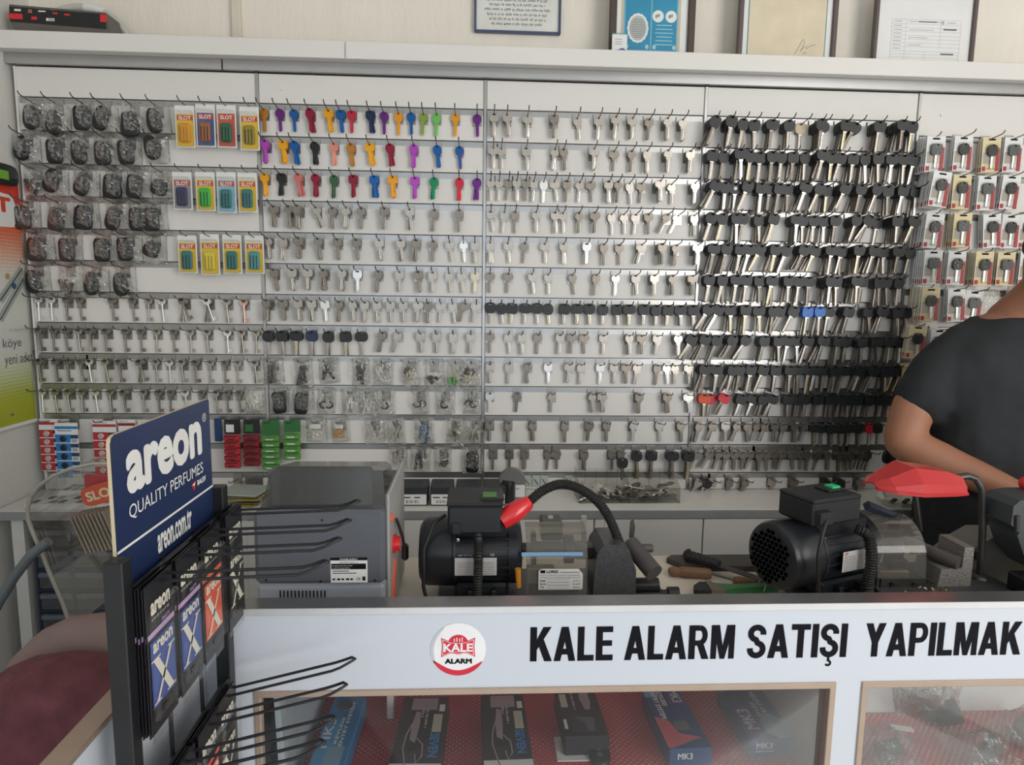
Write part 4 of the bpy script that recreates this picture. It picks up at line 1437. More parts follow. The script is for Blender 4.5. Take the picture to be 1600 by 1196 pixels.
BW = [PAPER, MATS['card_logo_red'], INKG, mat('print_grey_light', 'A0A49E', .6)]


def wt(s_, px, py0, py1, wd, mi, bold=.01):
    p, q = aX(px, py1, FX), aX(px, py0, FX)
    text(m, s_, (FX, p.y - wd, p.z), Y, Z, wd, q.z - p.z, mi, bold, .0006)


lg = [(FX + .0004, y, z) for y, z in ()]
c0, c1 = aX(0, 355, FX), aX(26, 305, FX)
R_ = []
for i in range(24):
    a = 2 * pi * i / 24
    rr = superr(.17, (c1.z - c0.z) / 2, 6, a)
    R_.append((FX + .0004, c1.y - .17 + rr * cos(a), (c0.z + c1.z) / 2 + rr * sin(a)))
m.add(R_, [tuple(range(24))], 0)
p0, p1 = aX(17, 334, FX), aX(17, 310, FX)
text(m, 'SLOT', (FX, p0.y - .20, p0.z), Y, Z, .20, p1.z - p0.z, 1, .05, .001)
m.build('printed_word', BW, bt, recalc=False)
m = MB()
text(m, 'anahtar', (FX, aX(20, 345, FX).y - .11, aX(20, 345, FX).z), Y, Z, .11, .017, 0, .0, .0006)
m.build('printed_word', BW, bt, recalc=False)
m = MB()
text(m, 'TÜRKİYE', (FX, aX(32, 519, FX).y - .045, aX(10, 519, FX).z), Y, Z, .075, .008, 3, 0, .0006)
m.build('printed_word', BW, bt, recalc=False)
m = MB()
text(m, 'köye', (FX, aX(5, 546, FX).y, aX(18, 547, FX).z), Y, Z, aX(34, 546, FX).y - aX(5, 546, FX).y, .030, 2, 0, .0006)
m.build('printed_word', BW, bt, recalc=False)
m = MB()
text(m, 'yeni adet"', (FX, aX(55, 566, FX).y - .118, aX(27, 573, FX).z), Y, Z, .118, .036, 2, 0, .0006)
m.build('printed_word', BW, bt, recalc=False)
m = MB()
text(m, 'BSA', (FX, aX(17, 650, FX).y, aX(20, 650, FX).z), Y, Z, .012, .007, 2, .03, .0006)
m.build('printed_word', BW, bt, recalc=False)
k_ = MB()
for (xa, ya, xb, yb) in ((0, 470, 34, 420), (0, 500, 36, 436)):
    pa, pb = aX(xa, ya, FX), aX(xb, yb, FX)
    d = (pb - pa).normalized()
    nrm = X.cross(d)
    k_.add([pa + nrm * .011 + X * .0006, pa - nrm * .011 + X * .0006, pb - nrm * .011 + X * .0006, pb + nrm * .011 + X * .0006], [(0, 1, 2, 3)], 0)
    k_.add([pa + nrm * .002 + X * .001, pa - nrm * .002 + X * .001, pb - nrm * .002 + X * .001, pb + nrm * .002 + X * .001], [(0, 1, 2, 3)], 1)
for px, py, mi in ((11, 432, 2), (21, 447, 3)):
    c = aX(px, py, FX)
    k_.lathe([(.008, 0), (.008, .001)], 14, mi, frame_m(c + X * .001, Y, Z, X))
k_.build('printed_picture', [mat('print_steel', 'AAB0AC', .5), mat('print_dark', '50544E', .5), mat('print_copper', 'C09A70', .5), mat('print_navy', '3E5878', .5)], bt, recalc=False)
c = aX(2, 272, XL + .012)
gc = thing('tape_case', 'black rounded case with a bright green window above the banner', 'case', c)
m = MB().rings([[(c.x + d, c.y + superr(.052, .026, 4, a) * cos(a), c.z + superr(.052, .026, 4, a) * sin(a)) for a in [2 * pi * i / 28 for i in range(28)]] for d in (-.011, .008)])
m.build('case_body', BLACKP, gc, smooth=40)
MB().box((c.x + .0085, c.y - .012, c.z - .002), (.002, .05, .022)).build('green_window', mat('lime_window', '78B030', .4), gc)

# ------------------------------------------------------------------ back counter
bc = thing('back_counter', 'low white counter running along the foot of the key panels', 'counter', (1.9, -.1, 0))
MB().box((1.985, -.0955, .914), (4.02, .191, .022), r=.001).build('countertop', WHITE, bc)
MB().box((1.985, -.1925, .913), (4.02, .003, .0225), r=.0006).build('edge_band', mat('grey_edge_band', 'A4A6A8', .4, .3), bc)
MB().box((2.20, -.09, .45), (3.54, .17, .90)).build('carcass', WHITE, bc)
xs = [.46, 1.205, 1.494, 1.786, 2.08, 2.37, 2.66, 2.95, 3.24, 3.53, 3.96]
for a, b in zip(xs, xs[1:]):
    MB().box(((a + b) / 2, -.184, .484), (b - a - .004, .014, .83), r=.001).build('door', WHITE, bc)
sd = MB().box((.018, -.09, .452), (.03, .17, .90))
sd.box((.24, .010, .452), (.44, .012, .90))
sd.build('end_panel', WHITE, bc)

# drawer organiser in the open bay
do = thing('drawer_organiser', 'navy parts organiser with small clear-fronted drawers under the back counter', 'organiser', (.25, -.12, .40))
NAVYP = mat('navy_organiser_plastic', '2A3650', .45)
f = MB()
X0, X1, ZB, ZT = .050, .415, .36, .875
f.box(((X0 + X1) / 2, -.02, (ZB + ZT) / 2), (X1 - X0, .03, ZT - ZB), 0)
for x in (X0, (X0 + X1) / 2 - .09, (X0 + X1) / 2 + .04, X1):
    f.box((x, -.085, (ZB + ZT) / 2), (.006, .16, ZT - ZB), 0)
for i in range(10):
    f.box(((X0 + X1) / 2, -.085, ZB + (ZT - ZB) * i / 9), (X1 - X0, .16, .005), 0)
f.box(((X0 + X1) / 2, -.085, .18), (X1 - X0, .14, .358), 0)
f.build('organiser_frame', NAVYP, do)
DRW = film('smoked_drawer_front', '8C98AC', .10, .12, 0, 1, .10)
xc = [X0, (X0 + X1) / 2 - .09, (X0 + X1) / 2 + .04, X1]
for i in range(9):
    for q in range(3):
        a, b = xc[q] + .004, xc[q + 1] - .004
        z0 = ZB + (ZT - ZB) * i / 9 + .004
        hh = (ZT - ZB) / 9 - .010
        d = MB().box(((a + b) / 2, -.163, z0 + hh / 2), (b - a, .003, hh), 0, None, .001).build('drawer', DRW, do)
        g = MB().box(((a + b) / 2, -.169, z0 + hh - .008), (b - a - .006, .010, .012), 0, None, .002)
        g.build('drawer_grip', mat('drawer_grip_clear', '6C7482', .3) if 'drawer_grip_clear' not in MATS else MATS['drawer_grip_clear'], d, local=False)
for i, z in enumerate((.72, .60, .48)):
    tag(MB().tube([(.10 + .02 * i, -.14, z), (.13, -.13, z + .008), (.16 + .01 * i, -.14, z + .001)], .004, 6).build('loose_fitting', NICKEL2, smooth=50), f'pale metal fitting inside a clear-fronted drawer, {ORD[i + 1]} one down', 'fitting')

# flat magazines / boxes on the counter's end
KB = .925


def flat_box(x0, x1, y0, y1, h, z, label, m_, top):
    t = thing('key_ring_tray', label, 'tray', ((x0 + x1) / 2, (y0 + y1) / 2, z))
    MB().box(((x0 + x1) / 2, (y0 + y1) / 2, z + h / 2), (x1 - x0, y1 - y0, h), 0, None, .0015).build('box_base', PAPER, t)
    q = random.Random(int(x0 * 999) + int(z * 999))
    for i in range(int((x1 - x0) / .022)):
        for j in range(2):
            MB().box((x0 + .014 + i * .022, y0 + (y1 - y0) * (.3 + .42 * j), z + h + .001), (.015, .022, .002), 0, Matrix.Translation((0, 0, 0)), .0008).build('printed_square', top[(i + j) % len(top)], t)
    return t


flat_box(.042, .275, -.180, -.10, .014, KB, 'white shallow tray of dark and pale samples, lower of two on the counter end', PAPER, [INKG, PAPER, INK])
flat_box(.066, .26, -.085, -.012, .020, KB, 'white shallow tray of dark samples standing behind another tray', PAPER, [INK, MATS['card_navy'] if 'card_navy' in MATS else INKG, SHELLM])
# small parts boxes behind the first duplicator
KRAFT = mat('dark_small_carton', '33363A', .55)
for i, (a, b) in enumerate(((622, 668), (672, 708), (712, 752), (756, 790))):
    pa, pb = aY(a, 790, -.155), aY(b, 790, -.155)
    t = thing('parts_carton', f'small dark carton with a white barcode label, {ORD[i + 1]} of the row behind the grey machine', 'box', ((pa.x + pb.x) / 2, -.12, KB), 'small cartons on the back counter')
    w = pb.x - pa.x
    MB().box(((pa.x + pb.x) / 2, -.115, KB + .026), (w, .08, .052), 0, None, .002).build('carton', KRAFT, t)
    l_ = MB()
    quad(l_, (pa.x + .003, -.155, KB + .004), X, Z, w - .006, .028, 0, .0006)
    for q in range(9):
        quad(l_, (pa.x + w * .28 + q * w * .05, -.155, KB + .008), X, Z, w * (.012 + .014 * (q % 3 == 0)), .008, 1, .0009)
    quad(l_, (pa.x + w * .12, -.155, KB + .022), X, Z, w * .3, .003, 1, .0009)
    quad(l_, (pa.x + w * .55, -.155, KB + .022), X, Z, w * .2, .003, 1, .0009)
    l_.build('barcode_label', [PAPER, INK], t, recalc=False)
# round-headed device with a white sticker
c = aY(800, 775, -.10)
t = thing('round_headed_device', 'grey round-topped device with a black neck behind the red lamp head', 'device', (c.x, -.10, KB))
MB().prism([(c.x + .036 * cos(a), KB + .052 + .036 * sin(a)) for a in [pi * i / 16 for i in range(17)]] + [(c.x - .036, KB), (c.x + .036, KB)], .085, .115, 0, frame_m((0, 0, 0), X, Z, -Y)).build('body', mat('device_grey', '7A7876', .4), t, smooth=40)
MB().tube([(c.x - .012, -.118, KB), (c.x - .014, -.124, KB + .03), (c.x - .010, -.120, KB + .058)], [.018, .019, .016], 14).build('neck', BLACKP, t, smooth=50)
m = MB()
quad(m, (c.x + .008, -.115, KB + .012), X, Z, .026, .034, 0, .001)
greek(m, (c.x + .010, -.115, KB + .034), X, Z, .014, .006, 1, 8, .0014)
m.build('sticker', [PAPER, INK], t, recalc=False)

# clear tray of loose keys
a, b = aZ(905, 787, KB), aZ(1062, 787, KB)
ty = thing('clear_tray', 'clear divided tray full of loose keys on the back counter', 'tray', ((a.x + b.x) / 2, -.09, KB))
m = MB()
x0, x1, y0, y1, hh = a.x, b.x, -.135, -.035, .050
m.box(((x0 + x1) / 2, (y0 + y1) / 2, KB + .0015), (x1 - x0, y1 - y0, .003))
m.box(((x0 + x1) / 2, y0, KB + hh * .45), (x1 - x0, .002, hh * .9))
m.box(((x0 + x1) / 2, y1, KB + hh * .7), (x1 - x0, .002, hh * 1.4))
for x in (x0, (x0 + x1) / 2, x1):
    m.prism([(y0, KB), (y1, KB), (y1 + .004, KB + hh * 1.55), (y1 - .01, KB + hh * 1.5), (y0, KB + hh * .9)], x - .001, x + .001, 0, frame_m((0, 0, 0), Y, Z, X))
for i in range(1, 9):
    m.box((x0 + (x1 - x0) * i / 9, y1 - .002, KB + hh * .8), (.002, .004, hh * 1.2))
m.build('tray_body', ACRYL, ty)
q = random.Random(5)
for i in range(70):
    sh_ = SHAPES[i % 6]
    x = x0 + .02 + (x1 - x0 - .04) * q.random()
    y = y0 + .022 + (y1 - y0 - .05) * q.random()
    z = KB + .006 + .028 * (i / 70) * (.6 + .4 * q.random())
    R_ = Euler((pi / 2 + q.uniform(-.35, .35), q.uniform(-.5, .5), q.uniform(0, 6.28)), 'XYZ').to_matrix().to_4x4()
    o = put('loose_key', kmesh('house', sh_, (NICKEL, NICKEL2, NICKEL3)[i % 3])[1], Matrix.Translation((x, y, z)) @ R_ @ Matrix.Translation((0, 0, .025)))
    tag(o, 'loose silver key lying in the heap in the clear divided tray', 'key', 'loose keys in the tray')

# small glass dish with dark bits near the man's elbow
c = aZ(1405, 790, KB)
t = thing('glass_dish', 'small clear dish of dark bits behind the red lamp shade', 'dish', (c.x, c.y, KB))
MB().lathe([(.045, 0), (.052, .006), (.060, .022), (.057, .022), (.049, .007), (.003, .004)], 28, 0, Matrix.Translation((c.x, c.y, KB + .0005))).build('dish', ACRYL, t, smooth=50)
for i in range(6):
    tag(MB().box((c.x - .03 + .012 * i, c.y + .012 * ((i % 3) - 1), KB + .012), (.014, .010, .008), 0, None, .003).build('dark_bit', BLACKP), 'small dark bit lying in the clear dish', 'bit', 'bits in the dish')
# dark fob hanging at the end of the eleventh rail
c = aY(1389, 714, -.03)
o = put('remote_key', FOBS[('small', FOBM.name)], Matrix.Translation((c.x, -.03, c.z)))
tag(o, 'single black round fob hanging beside the man above the red lamp shade', 'key fob')
hook(c.x, 11, 4, '', single=False, z=c.z + .04)
# magazine stack of flat cards near the first panel's foot
for i in range(6):
    p_ = aZ(375, 786, KB)
    tag(MB().box((p_.x + .006 * (i % 2), -.11 + .004 * (i % 3), KB + .003 + .005 * i), (.11, .10, .0042), 0, Matrix.Translation((p_.x, -.11, 0)) @ Matrix.Rotation(.08 * ((i * 7) % 5 - 2), 4, 'Z') @ Matrix.Translation((-p_.x, .11, 0)), .001).build('flat_sachet', (MATS['card_oliv'], NICKEL2, MATS['sample_plate_green'])[i % 3]),
        'flat sachet in the low pile on the back counter under the first panel', 'sachet', 'pile of flat sachets')

# ------------------------------------------------------------------ front counter with showcase
YC, ZT, ZB = -.981, 1.044, .921
WT = .925                                     # work surface behind the raised front board
fc = thing('shop_counter', 'white shop counter with black lettering, a round logo and glazed showcase below', 'counter', (2.2, -.9, 0))
MB().box((2.35, YC + .009, (ZT - .006 + ZB) / 2), (3.12, .018, ZT - ZB - .006)).build('front_board', WHITE_COOL, fc)
tp = MB().box((2.35, YC + .016, ZT - .003), (3.13, .036, .006), 0, None, .001).box((2.35, YC - .0015, ZT - .005), (3.13, .003, .010), 1, None, .0008)
tp.build('top_trim', [mat('dark_polished_trim', '9A9A9C', .2, .8), mat('bright_trim', 'DCDCDE', .4, .5)], fc)
MB().box((2.35, -.735, WT - .009), (3.10, .46, .018)).build('worktop', BENCH, fc)
lg = MB()
for x0, x1 in ((.79, .872), (1.716, 1.755), (3.40, 3.91)):
    lg.box(((x0 + x1) / 2, YC + .009, (ZB + .02) / 2 + .0), (x1 - x0, .018, ZB - .02))
lg.box((2.35, YC + .009, .26), (3.12, .018, .48))
lg.box((3.89, -.74, .46), (.02, .44, .90))
lg.box((.80, -.74, .46), (.02, .44, .90))
lg.build('carcass', WHITE_COOL, fc)
MB().box((2.35, -.73, .712), (3.08, .45, .012)).build('showcase_shelf', WHITE, fc)
MB().box((1.735, -.80, .815), (.036, .33, .19)).build('divider', mat('divider_board', '9A928C', .6), fc)
MB().box((1.27, -.635, .815), (.92, .012, .19)).build('back_board', mat('showcase_back_red', '7E3A40', .7), fc)
MB().box((2.82, -.752, .815), (2.12, .012, .19)).build('back_board', PAPER, fc)
fr = MB()
for x0, x1 in ((.872, 1.716), (1.755, 3.40)):
    w = .0095
    for (cx, cz, dx, dz) in (((x0 + x1) / 2, ZB - w / 2, x1 - x0, w), ((x0 + x1) / 2, .50 + w / 2, x1 - x0, w), (x0 + w / 2, (ZB + .5) / 2, w, ZB - .5 - 2 * w), (x1 - w / 2, (ZB + .5) / 2, w, ZB - .5 - 2 * w)):
        fr.box((cx, YC + .004, cz), (dx, .014, dz), 0, None, .001)
fr.build('glazing_frame', TRIMB, fc)
for x0, x1 in ((.8815, 1.7065), (1.7645, 3.39)):
    MB().box(((x0 + x1) / 2, YC + .010, .71), (x1 - x0, .004, .402)).build('glass_pane', GLASS, fc)
# black lettering
def arc(cx_, cy_, rx, ry, a0, a1, n=14):
    return [(cx_ + rx * cos(radians(a0 + (a1 - a0) * i / n)), cy_ + ry * sin(radians(a0 + (a1 - a0) * i / n))) for i in range(n + 1)]


def stroke(path, hw):
    """Quads of a thick line."""
    out, e = [], []
    for i, p in enumerate(path):
        a, b = path[max(i - 1, 0)], path[min(i + 1, len(path) - 1)]
        l = math.hypot(b[0] - a[0], b[1] - a[1])
        nx, ny = -(b[1] - a[1]) / l, (b[0] - a[0]) / l
        e.append(((p[0] + nx * hw, p[1] + ny * hw), (p[0] - nx * hw, p[1] - ny * hw)))
    for i in range(len(e) - 1):
        out.append([e[i][0], e[i][1], e[i + 1][1], e[i + 1][0]])
    return out


bar = lambda x0, y0, x1, y1: [(x0, y0), (x1, y0), (x1, y1), (x0, y1)]
bowl = [bar(.15, .84, .32, 1), bar(.15, .40, .32, .55)] + stroke(arc(.32, .70, .155, .2225, 90, -90), .0775)
sss = stroke([(.455, .70)] + arc(.275, .735, .185, .18, 12, 262) + arc(.275, .268, .19, .185, 82, -168) + [(.085, .30)], .085)
BLOCK = {
    'K': (.62, [bar(0, 0, .19, 1), [(.17, .30), (.17, .60), (.37, 1), (.60, 1)], [(.22, .50), (.36, .70), (.63, 0), (.41, 0)]]),
    'A': (.62, [[(0, 0), (.19, 0), (.40, 1), (.21, 1)], [(.43, 0), (.62, 0), (.41, 1), (.22, 1)], [(.12, .19), (.50, .19), (.46, .36), (.16, .36)]]),
    'L': (.47, [bar(0, 0, .19, 1), bar(0, 0, .47, .17)]),
    'E': (.49, [bar(0, 0, .19, 1), bar(0, 0, .49, .17), bar(0, .43, .46, .59), bar(0, .83, .48, 1)]),
    'R': (.60, [bar(0, 0, .19, 1), [(.24, .45), (.44, .45), (.61, 0), (.40, 0)]] + bowl),
    'P': (.56, [bar(0, 0, .19, 1)] + bowl),
    'M': (.70, [bar(0, 0, .17, 1), bar(.53, 0, .70, 1), [(.04, 1), (.24, 1), (.42, 0), (.28, 0)], [(.46, 1), (.66, 1), (.42, 0), (.28, 0)]]),
    'T': (.56, [bar(0, .83, .56, 1), bar(.185, 0, .375, .9)]),
    'I': (.19, [bar(0, 0, .19, 1)]),
    'D': (.56, [bar(0, 0, .19, 1), bar(.15, .84, .26, 1), bar(.15, 0, .26, .16)] + stroke(arc(.26, .50, .21, .42, 90, -90), .08)),
    'S': (.55, sss),
    'Ş': (.55, sss + [bar(.24, -.12, .31, .02)] + stroke([(.27, -.10)] + arc(.27, -.17, .075, .07, 80, -150, 8), .032)),
    'Y': (.61, [[(0, 1), (.21, 1), (.40, .42), (.21, .42)], [(.40, 1), (.61, 1), (.40, .42), (.21, .42)], bar(.21, 0, .40, .5)]),
}


def block(mb, s_, x0, x1, z0, h, mi=0, y=YC, gap=.058):
    tot = sum(BLOCK[c_][0] for c_ in s_) + gap * (len(s_) - 1)
    k = (x1 - x0) / tot
    x = 0
    for c_ in s_:
        w_, ps = BLOCK[c_]
        for n_, q in enumerate(ps):
            v_ = [(x0 + (x + a) * k, y - .0006 - .000002 * n_, z0 + b * h) for a, b in q]
            ar = sum(v_[i][0] * v_[(i + 1) % len(v_)][2] - v_[(i + 1) % len(v_)][0] * v_[i][2] for i in range(len(v_)))
            mb.add(v_ if ar > 0 else v_[::-1], [tuple(range(len(v_)))], mi)
        x += w_ + gap


for s_, a, b in (('KALE', 828, 957), ('ALARM', 975, 1146), ('SATIŞI', 1166, 1321), ('YAPILMAK', 1349, 1592)):
    xa, xb = aY(a, 1030, YC).x, aY(b, 1030, YC).x
    L = MB()
    block(L, s_, xa, xb, .9600, .0520)
    if s_ == 'YAPILMAK':
        block(L, 'TADIR', xb + .003, xb + .150, .9600, .0520)
    L.build('black_lettering', INK, fc, recalc=False)
# round logo sticker
c = aY(716, 1015, YC)
lg = MB()
R0 = .0395


def fan(mb, pts, mi, lift):
    mb.add([(c.x + x, YC - lift, c.z + z) for x, z in pts], [tuple(range(len(pts)))], mi)


circ = lambda r, a0=0, a1=2 * pi, n=48, cx=0, cz=0: [(cx + r * cos(a0 + (a1 - a0) * i / n), cz + r * sin(a0 + (a1 - a0) * i / n)) for i in range(n + (a1 - a0 < 6.2))]


def band(mb, r0, r1, a0, a1, mi, lift, n=24):
    P = []
    for i in range(n + 1):
        a = a0 + (a1 - a0) * i / n
        e = 1 - abs(2 * i / n - 1) ** 4 * .85
        P.append((c.x + r1 * cos(a), YC - lift, c.z + r1 * sin(a)))
        P.append((c.x + (r1 - (r1 - r0) * e) * cos(a), YC - lift, c.z + (r1 - (r1 - r0) * e) * sin(a)))
    mb.add(P, [(2 * i, 2 * i + 1, 2 * i + 3, 2 * i + 2) for i in range(n)], mi)


fan(lg, circ(R0), 0, .0005)
band(lg, R0 * .80, R0, radians(205), radians(331), 1, .0008)
band(lg, R0 * .88, R0 * .99, radians(120), radians(212), 4, .0008)
fan(lg, circ(.0148, cz=.0075), 1, .0008)
rb = [(-.0235, .0165), (-.012, .0115), (0, .0100), (.012, .0115), (.0235, .0165), (.0222, .0052), (.0235, -.0100), (.012, -.0050), (0, -.0036), (-.012, -.0050), (-.0235, -.0100), (-.0222, .0052)]
fan(lg, [(x * 1.03, .0035 + (z - .0035) * 1.1) for x, z in rb], 1, .0010)
fan(lg, [(x * .96, .0035 + (z - .0035) * .93) for x, z in rb], 0, .0012)
fan(lg, [(x * .92, .0035 + (z - .0035) * .84) for x, z in rb], 1, .0014)
text(lg, 'KALE', (c.x - .0205, YC, c.z - .0030), X, Z, .041, .0125, 0, .03, .0017)
for q, (x, h) in enumerate(((-.0055, .004), (-.002, .0055), (.002, .0045), (.0055, .006))):
    fan(lg, [(x - .0006, .0118), (x + .0006, .0118), (x + .0006, .0125 + h), (x - .0006, .0125 + h)], 0, .0012)
for i in range(3):
    fan(lg, [(-.009 + i * .002, -.0062 - i * .0016), (.009 - i * .002, -.0062 - i * .0016), (.009 - i * .002, -.0057 - i * .0016), (-.009 + i * .002, -.0057 - i * .0016)], 0, .0011)
text(lg, 'ALARM', (c.x - .0190, YC, c.z - .0215), X, Z, .0385, .0078, 2, .05, .0010)
lg.build('round_logo', [mat('sticker_white', 'EFEDEE', .4), mat('logo_red', 'D2243C', .4), INK, PAPER, mat('sticker_bubble', 'C4C6CE', .4)], fc, recalc=False)

# return leg of the counter, towards the shop front
rt = thing('counter_return', 'white counter side panel with a beige top trim next to the rack and chair', 'counter', (.796, -1.4, 0))
MB().box((.796, -1.40, .519), (.022, .835, 1.038)).build('side_board', WHITE_COOL, rt)
MB().box((.795, -1.40, 1.041), (.026, .838, .007), 0, None, .001).build('top_trim', TRIMB, rt)

# red perforated liner on the showcase shelf
MESHR = bpy.data.materials.new('red_mesh_cloth')
MESHR.use_nodes = True
nt = MESHR.node_tree
b_ = nt.nodes['Principled BSDF']
b_.inputs['Roughness'].default_value = .8
tc = nt.nodes.new('ShaderNodeTexCoord')
mp = nt.nodes.new('ShaderNodeMapping')
mp.inputs['Rotation'].default_value = (0, 0, .78)
mp.inputs['Scale'].default_value = (1.0, 1.0, 1)
vo = nt.nodes.new('ShaderNodeTexVoronoi')
vo.inputs['Scale'].default_value = 125
vo.inputs['Randomness'].default_value = .0
cr = nt.nodes.new('ShaderNodeValToRGB')
cr.color_ramp.elements[0].position, cr.color_ramp.elements[0].color = .24, lin('E8C8C4')
cr.color_ramp.elements[1].position, cr.color_ramp.elements[1].color = .36, lin('C24650')
nt.links.new(tc.outputs['Object'], mp.inputs['Vector'])
nt.links.new(mp.outputs['Vector'], vo.inputs['Vector'])
nt.links.new(vo.outputs['Distance'], cr.inputs['Fac'])
nt.links.new(cr.outputs['Color'], b_.inputs['Base Color'])
MATS['red_mesh_cloth'] = MESHR
SH = .718
for x0, x1, yb, lb in ((.885, 1.715, -.645, 'red perforated liner under the boxed alarms'), (1.757, 3.38, -.76, 'red perforated liner under the bagged parts')):
    g = MB()
    g.grid(lambda u, v: (x0 + (x1 - x0) * u, -.965 + (yb + .965) * v, SH + .0022 + .001 * noise.noise(Vector((u * 14, v * 6, x0)))), 40, 14)
    g.grid(lambda u, v: (x0 + (x1 - x0) * u, -.965 + (yb + .965) * v, SH + .0002), 40, 14)
    if yb > -.7:
        g.grid(lambda u, v: (x0 + (x1 - x0) * u, yb + .001 - .001 * v, SH + .18 * v), 30, 4)
    tag(g.build('liner_cloth', MESHR, smooth=60), lb, 'liner')


def case_box(tl, tr, bl, zt, th, name, label, mats, L=None):
    """A carton lying on the showcase shelf; tl, tr, bl: its upper corners as seen. Returns thing, origin, directions, sizes."""
    a, b, c_ = aZ(*tl, zt), aZ(*tr, zt), aZ(*bl, zt)
    u = (b - a)
    u.z = 0
    w = u.length
    u.normalize()
    v = Vector((-u.y, u.x, 0))                # away from the viewer
    d = L or abs((c_ - a).dot(v))
    v = (a - c_)
    v.z = 0
    v.normalize()
    v = (v - u * v.dot(u)).normalized()
    t = thing(name, label, 'box', (a.x, a.y - d / 2, zt - th))
    o = a - v * d                              # near corner at u=0
    M = frame_m(o, u, v, Z)
    m = MB().box((w / 2, d / 2, -th / 2), (w, d, th), 0, M, .0015)
    return t, m, o, u, v, w, d


ZC = .757
GREYSIL = mat('print_mauve_silver', 'A8989E', .5)
SEV = mat('carton_black', '2C2A32', .45)
for (tl, tr, bl, lb) in (((632, 1089), (702, 1089), (604, 1196), 'black alarm carton with SEVEN in blue, tilted, next to the blue carton'), ((751, 1086), (817, 1084), (750, 1196), 'black alarm carton with SEVEN in blue, standing square below the logo')):
    t, m, o, u, v, w, d = case_box(tl, tr, bl, ZC, .034, 'alarm_carton', lb, None, .20)
    P = lambda a, b: o + u * (a * w) + v * (b * d)
    quad(m, P(.22, .80), u, v, w * .55, d * .17, 1, .0004)
    quad(m, P(.82, .78), u, v, w * .12, d * .10, 2, .0004)
    quad(m, P(.72, .50), u, v, w * .19, d * .24, 3, .0004)
    text(m, 'SEVEN', P(.70, .49), -v, u, d * .30, w * .20, 4, .04, .0005)
    greek(m, P(.55, .80), -v, u, d * .26, w * .07, 2, 3)
    greek(m, P(.46, .80), -v, u, d * .11, w * .07, 2, 5)
    m.add([P(x, y) + Z * .0006 for x, y in ((.30, .40), (.42, .36), (.46, .60), (.44, .76), (.34, .78), (.30, .62))], [tuple(range(6))], 1)
    m.tube([P(x, y) + Z * .0008 for x, y in ((.30, .60), (.22, .46), (.20, .30), (.30, .10), (.34, .04))], .0012, 5, 1)
    m.tube([P(x, y) + Z * .0008 for x, y in ((.44, .42), (.58, .34), (.60, .20), (.50, .12), (.46, .22))], .0012, 5, 1)
    m.lathe([(.008, 0), (.008, .0008)], 14, 5, Matrix.Translation(P(.36, .32)))
    quad(m, P(.0, .0), u, v, w, d * .12, 2, .0004)
    m.build('carton', [SEV, GREYSIL, PAPER, mat('carton_yellowed_label', 'C8C8B4', .6) if 'carton_yellowed_label' not in MATS else MATS['carton_yellowed_label'], mat('seven_blue', '2E88C8', .4) if 'seven_blue' not in MATS else MATS['seven_blue'], BLACKP], t, recalc=False)
t, m, o, u, v, w, d = case_box((866, 1081), (929, 1079), (866, 1150), ZC, .034, 'alarm_carton', 'black carton turned round, with a white leaflet and a key before it', None, .13)
P = lambda a, b: o + u * (a * w) + v * (b * d)
quad(m, P(.08, .62), u, v, w * .16, d * .30, 3, .0004)
quad(m, P(.05, .16), u, v, w * .07, d * .2, 2, .0004)
m.add([P(x, y) + Z * .0005 for x, y in ((.2, .1), (.72, .1), (.76, .38), (.3, .42))], [(0, 1, 2, 3)], 4)
m.add([P(x, y) + Z * .0007 for x, y in ((.2, .1), (.56, .1), (.54, .26), (.3, .42))], [(0, 1, 2, 3)], 5)
m.add([P(x, y) + Z * .0006 for x, y in ((.55, .80), (.62, .56), (.74, .55), (.80, .74), (.78, .96), (.58, .98))], [tuple(range(6))], 1)
greek(m, P(.36, .95), -v, u, d * .40, w * .07, 2, 3)
m.build('carton', [SEV, GREYSIL, PAPER, MATS['carton_yellowed_label'], mat('print_slate_blue', '5C6470', .5), mat('print_dark_slate', '3A3C42', .5)], t, recalc=False)
a, b, c_ = aZ(865, 1152, SH + .006), aZ(929, 1151, SH + .006), aZ(865, 1181, SH + .006)
u = (b - a).normalized()
v = Vector((-u.y, u.x, 0))
lf = MB()
wl, dl = (b - a).length, .060
lf.box((wl / 2, -dl / 2, -.001), (wl, dl, .002), 0, frame_m(a, u, v, Z))
for i in range(6):
    quad(lf, a - v * (.014 + .006 * i) + u * .008, u, v, wl * (.55 if i else .75), .0016, 1, .0004)
text(lf, 'CE', a - v * .052 + u * wl * .78, u, v, .010, .006, 1, .02, .0005)
tag(lf.build('leaflet', [PAPER, INKG], recalc=False), 'white printed leaflet lying before the turned black carton', 'leaflet')
c_ = aZ(935, 1175, SH + .010)
o = put('remote_key', FOBS[('oval', FOBM.name)], Matrix.Translation(c_) @ Matrix.Rotation(radians(-80), 4, 'X'))
tag(o, 'black car remote lying in the showcase at the corner of the white leaflet', 'key fob')
put('button_pad', PADS['oval'], Matrix(), o)
put('key_blade', BK_BLADE, Matrix.Translation((0, 0, -.012)), o)

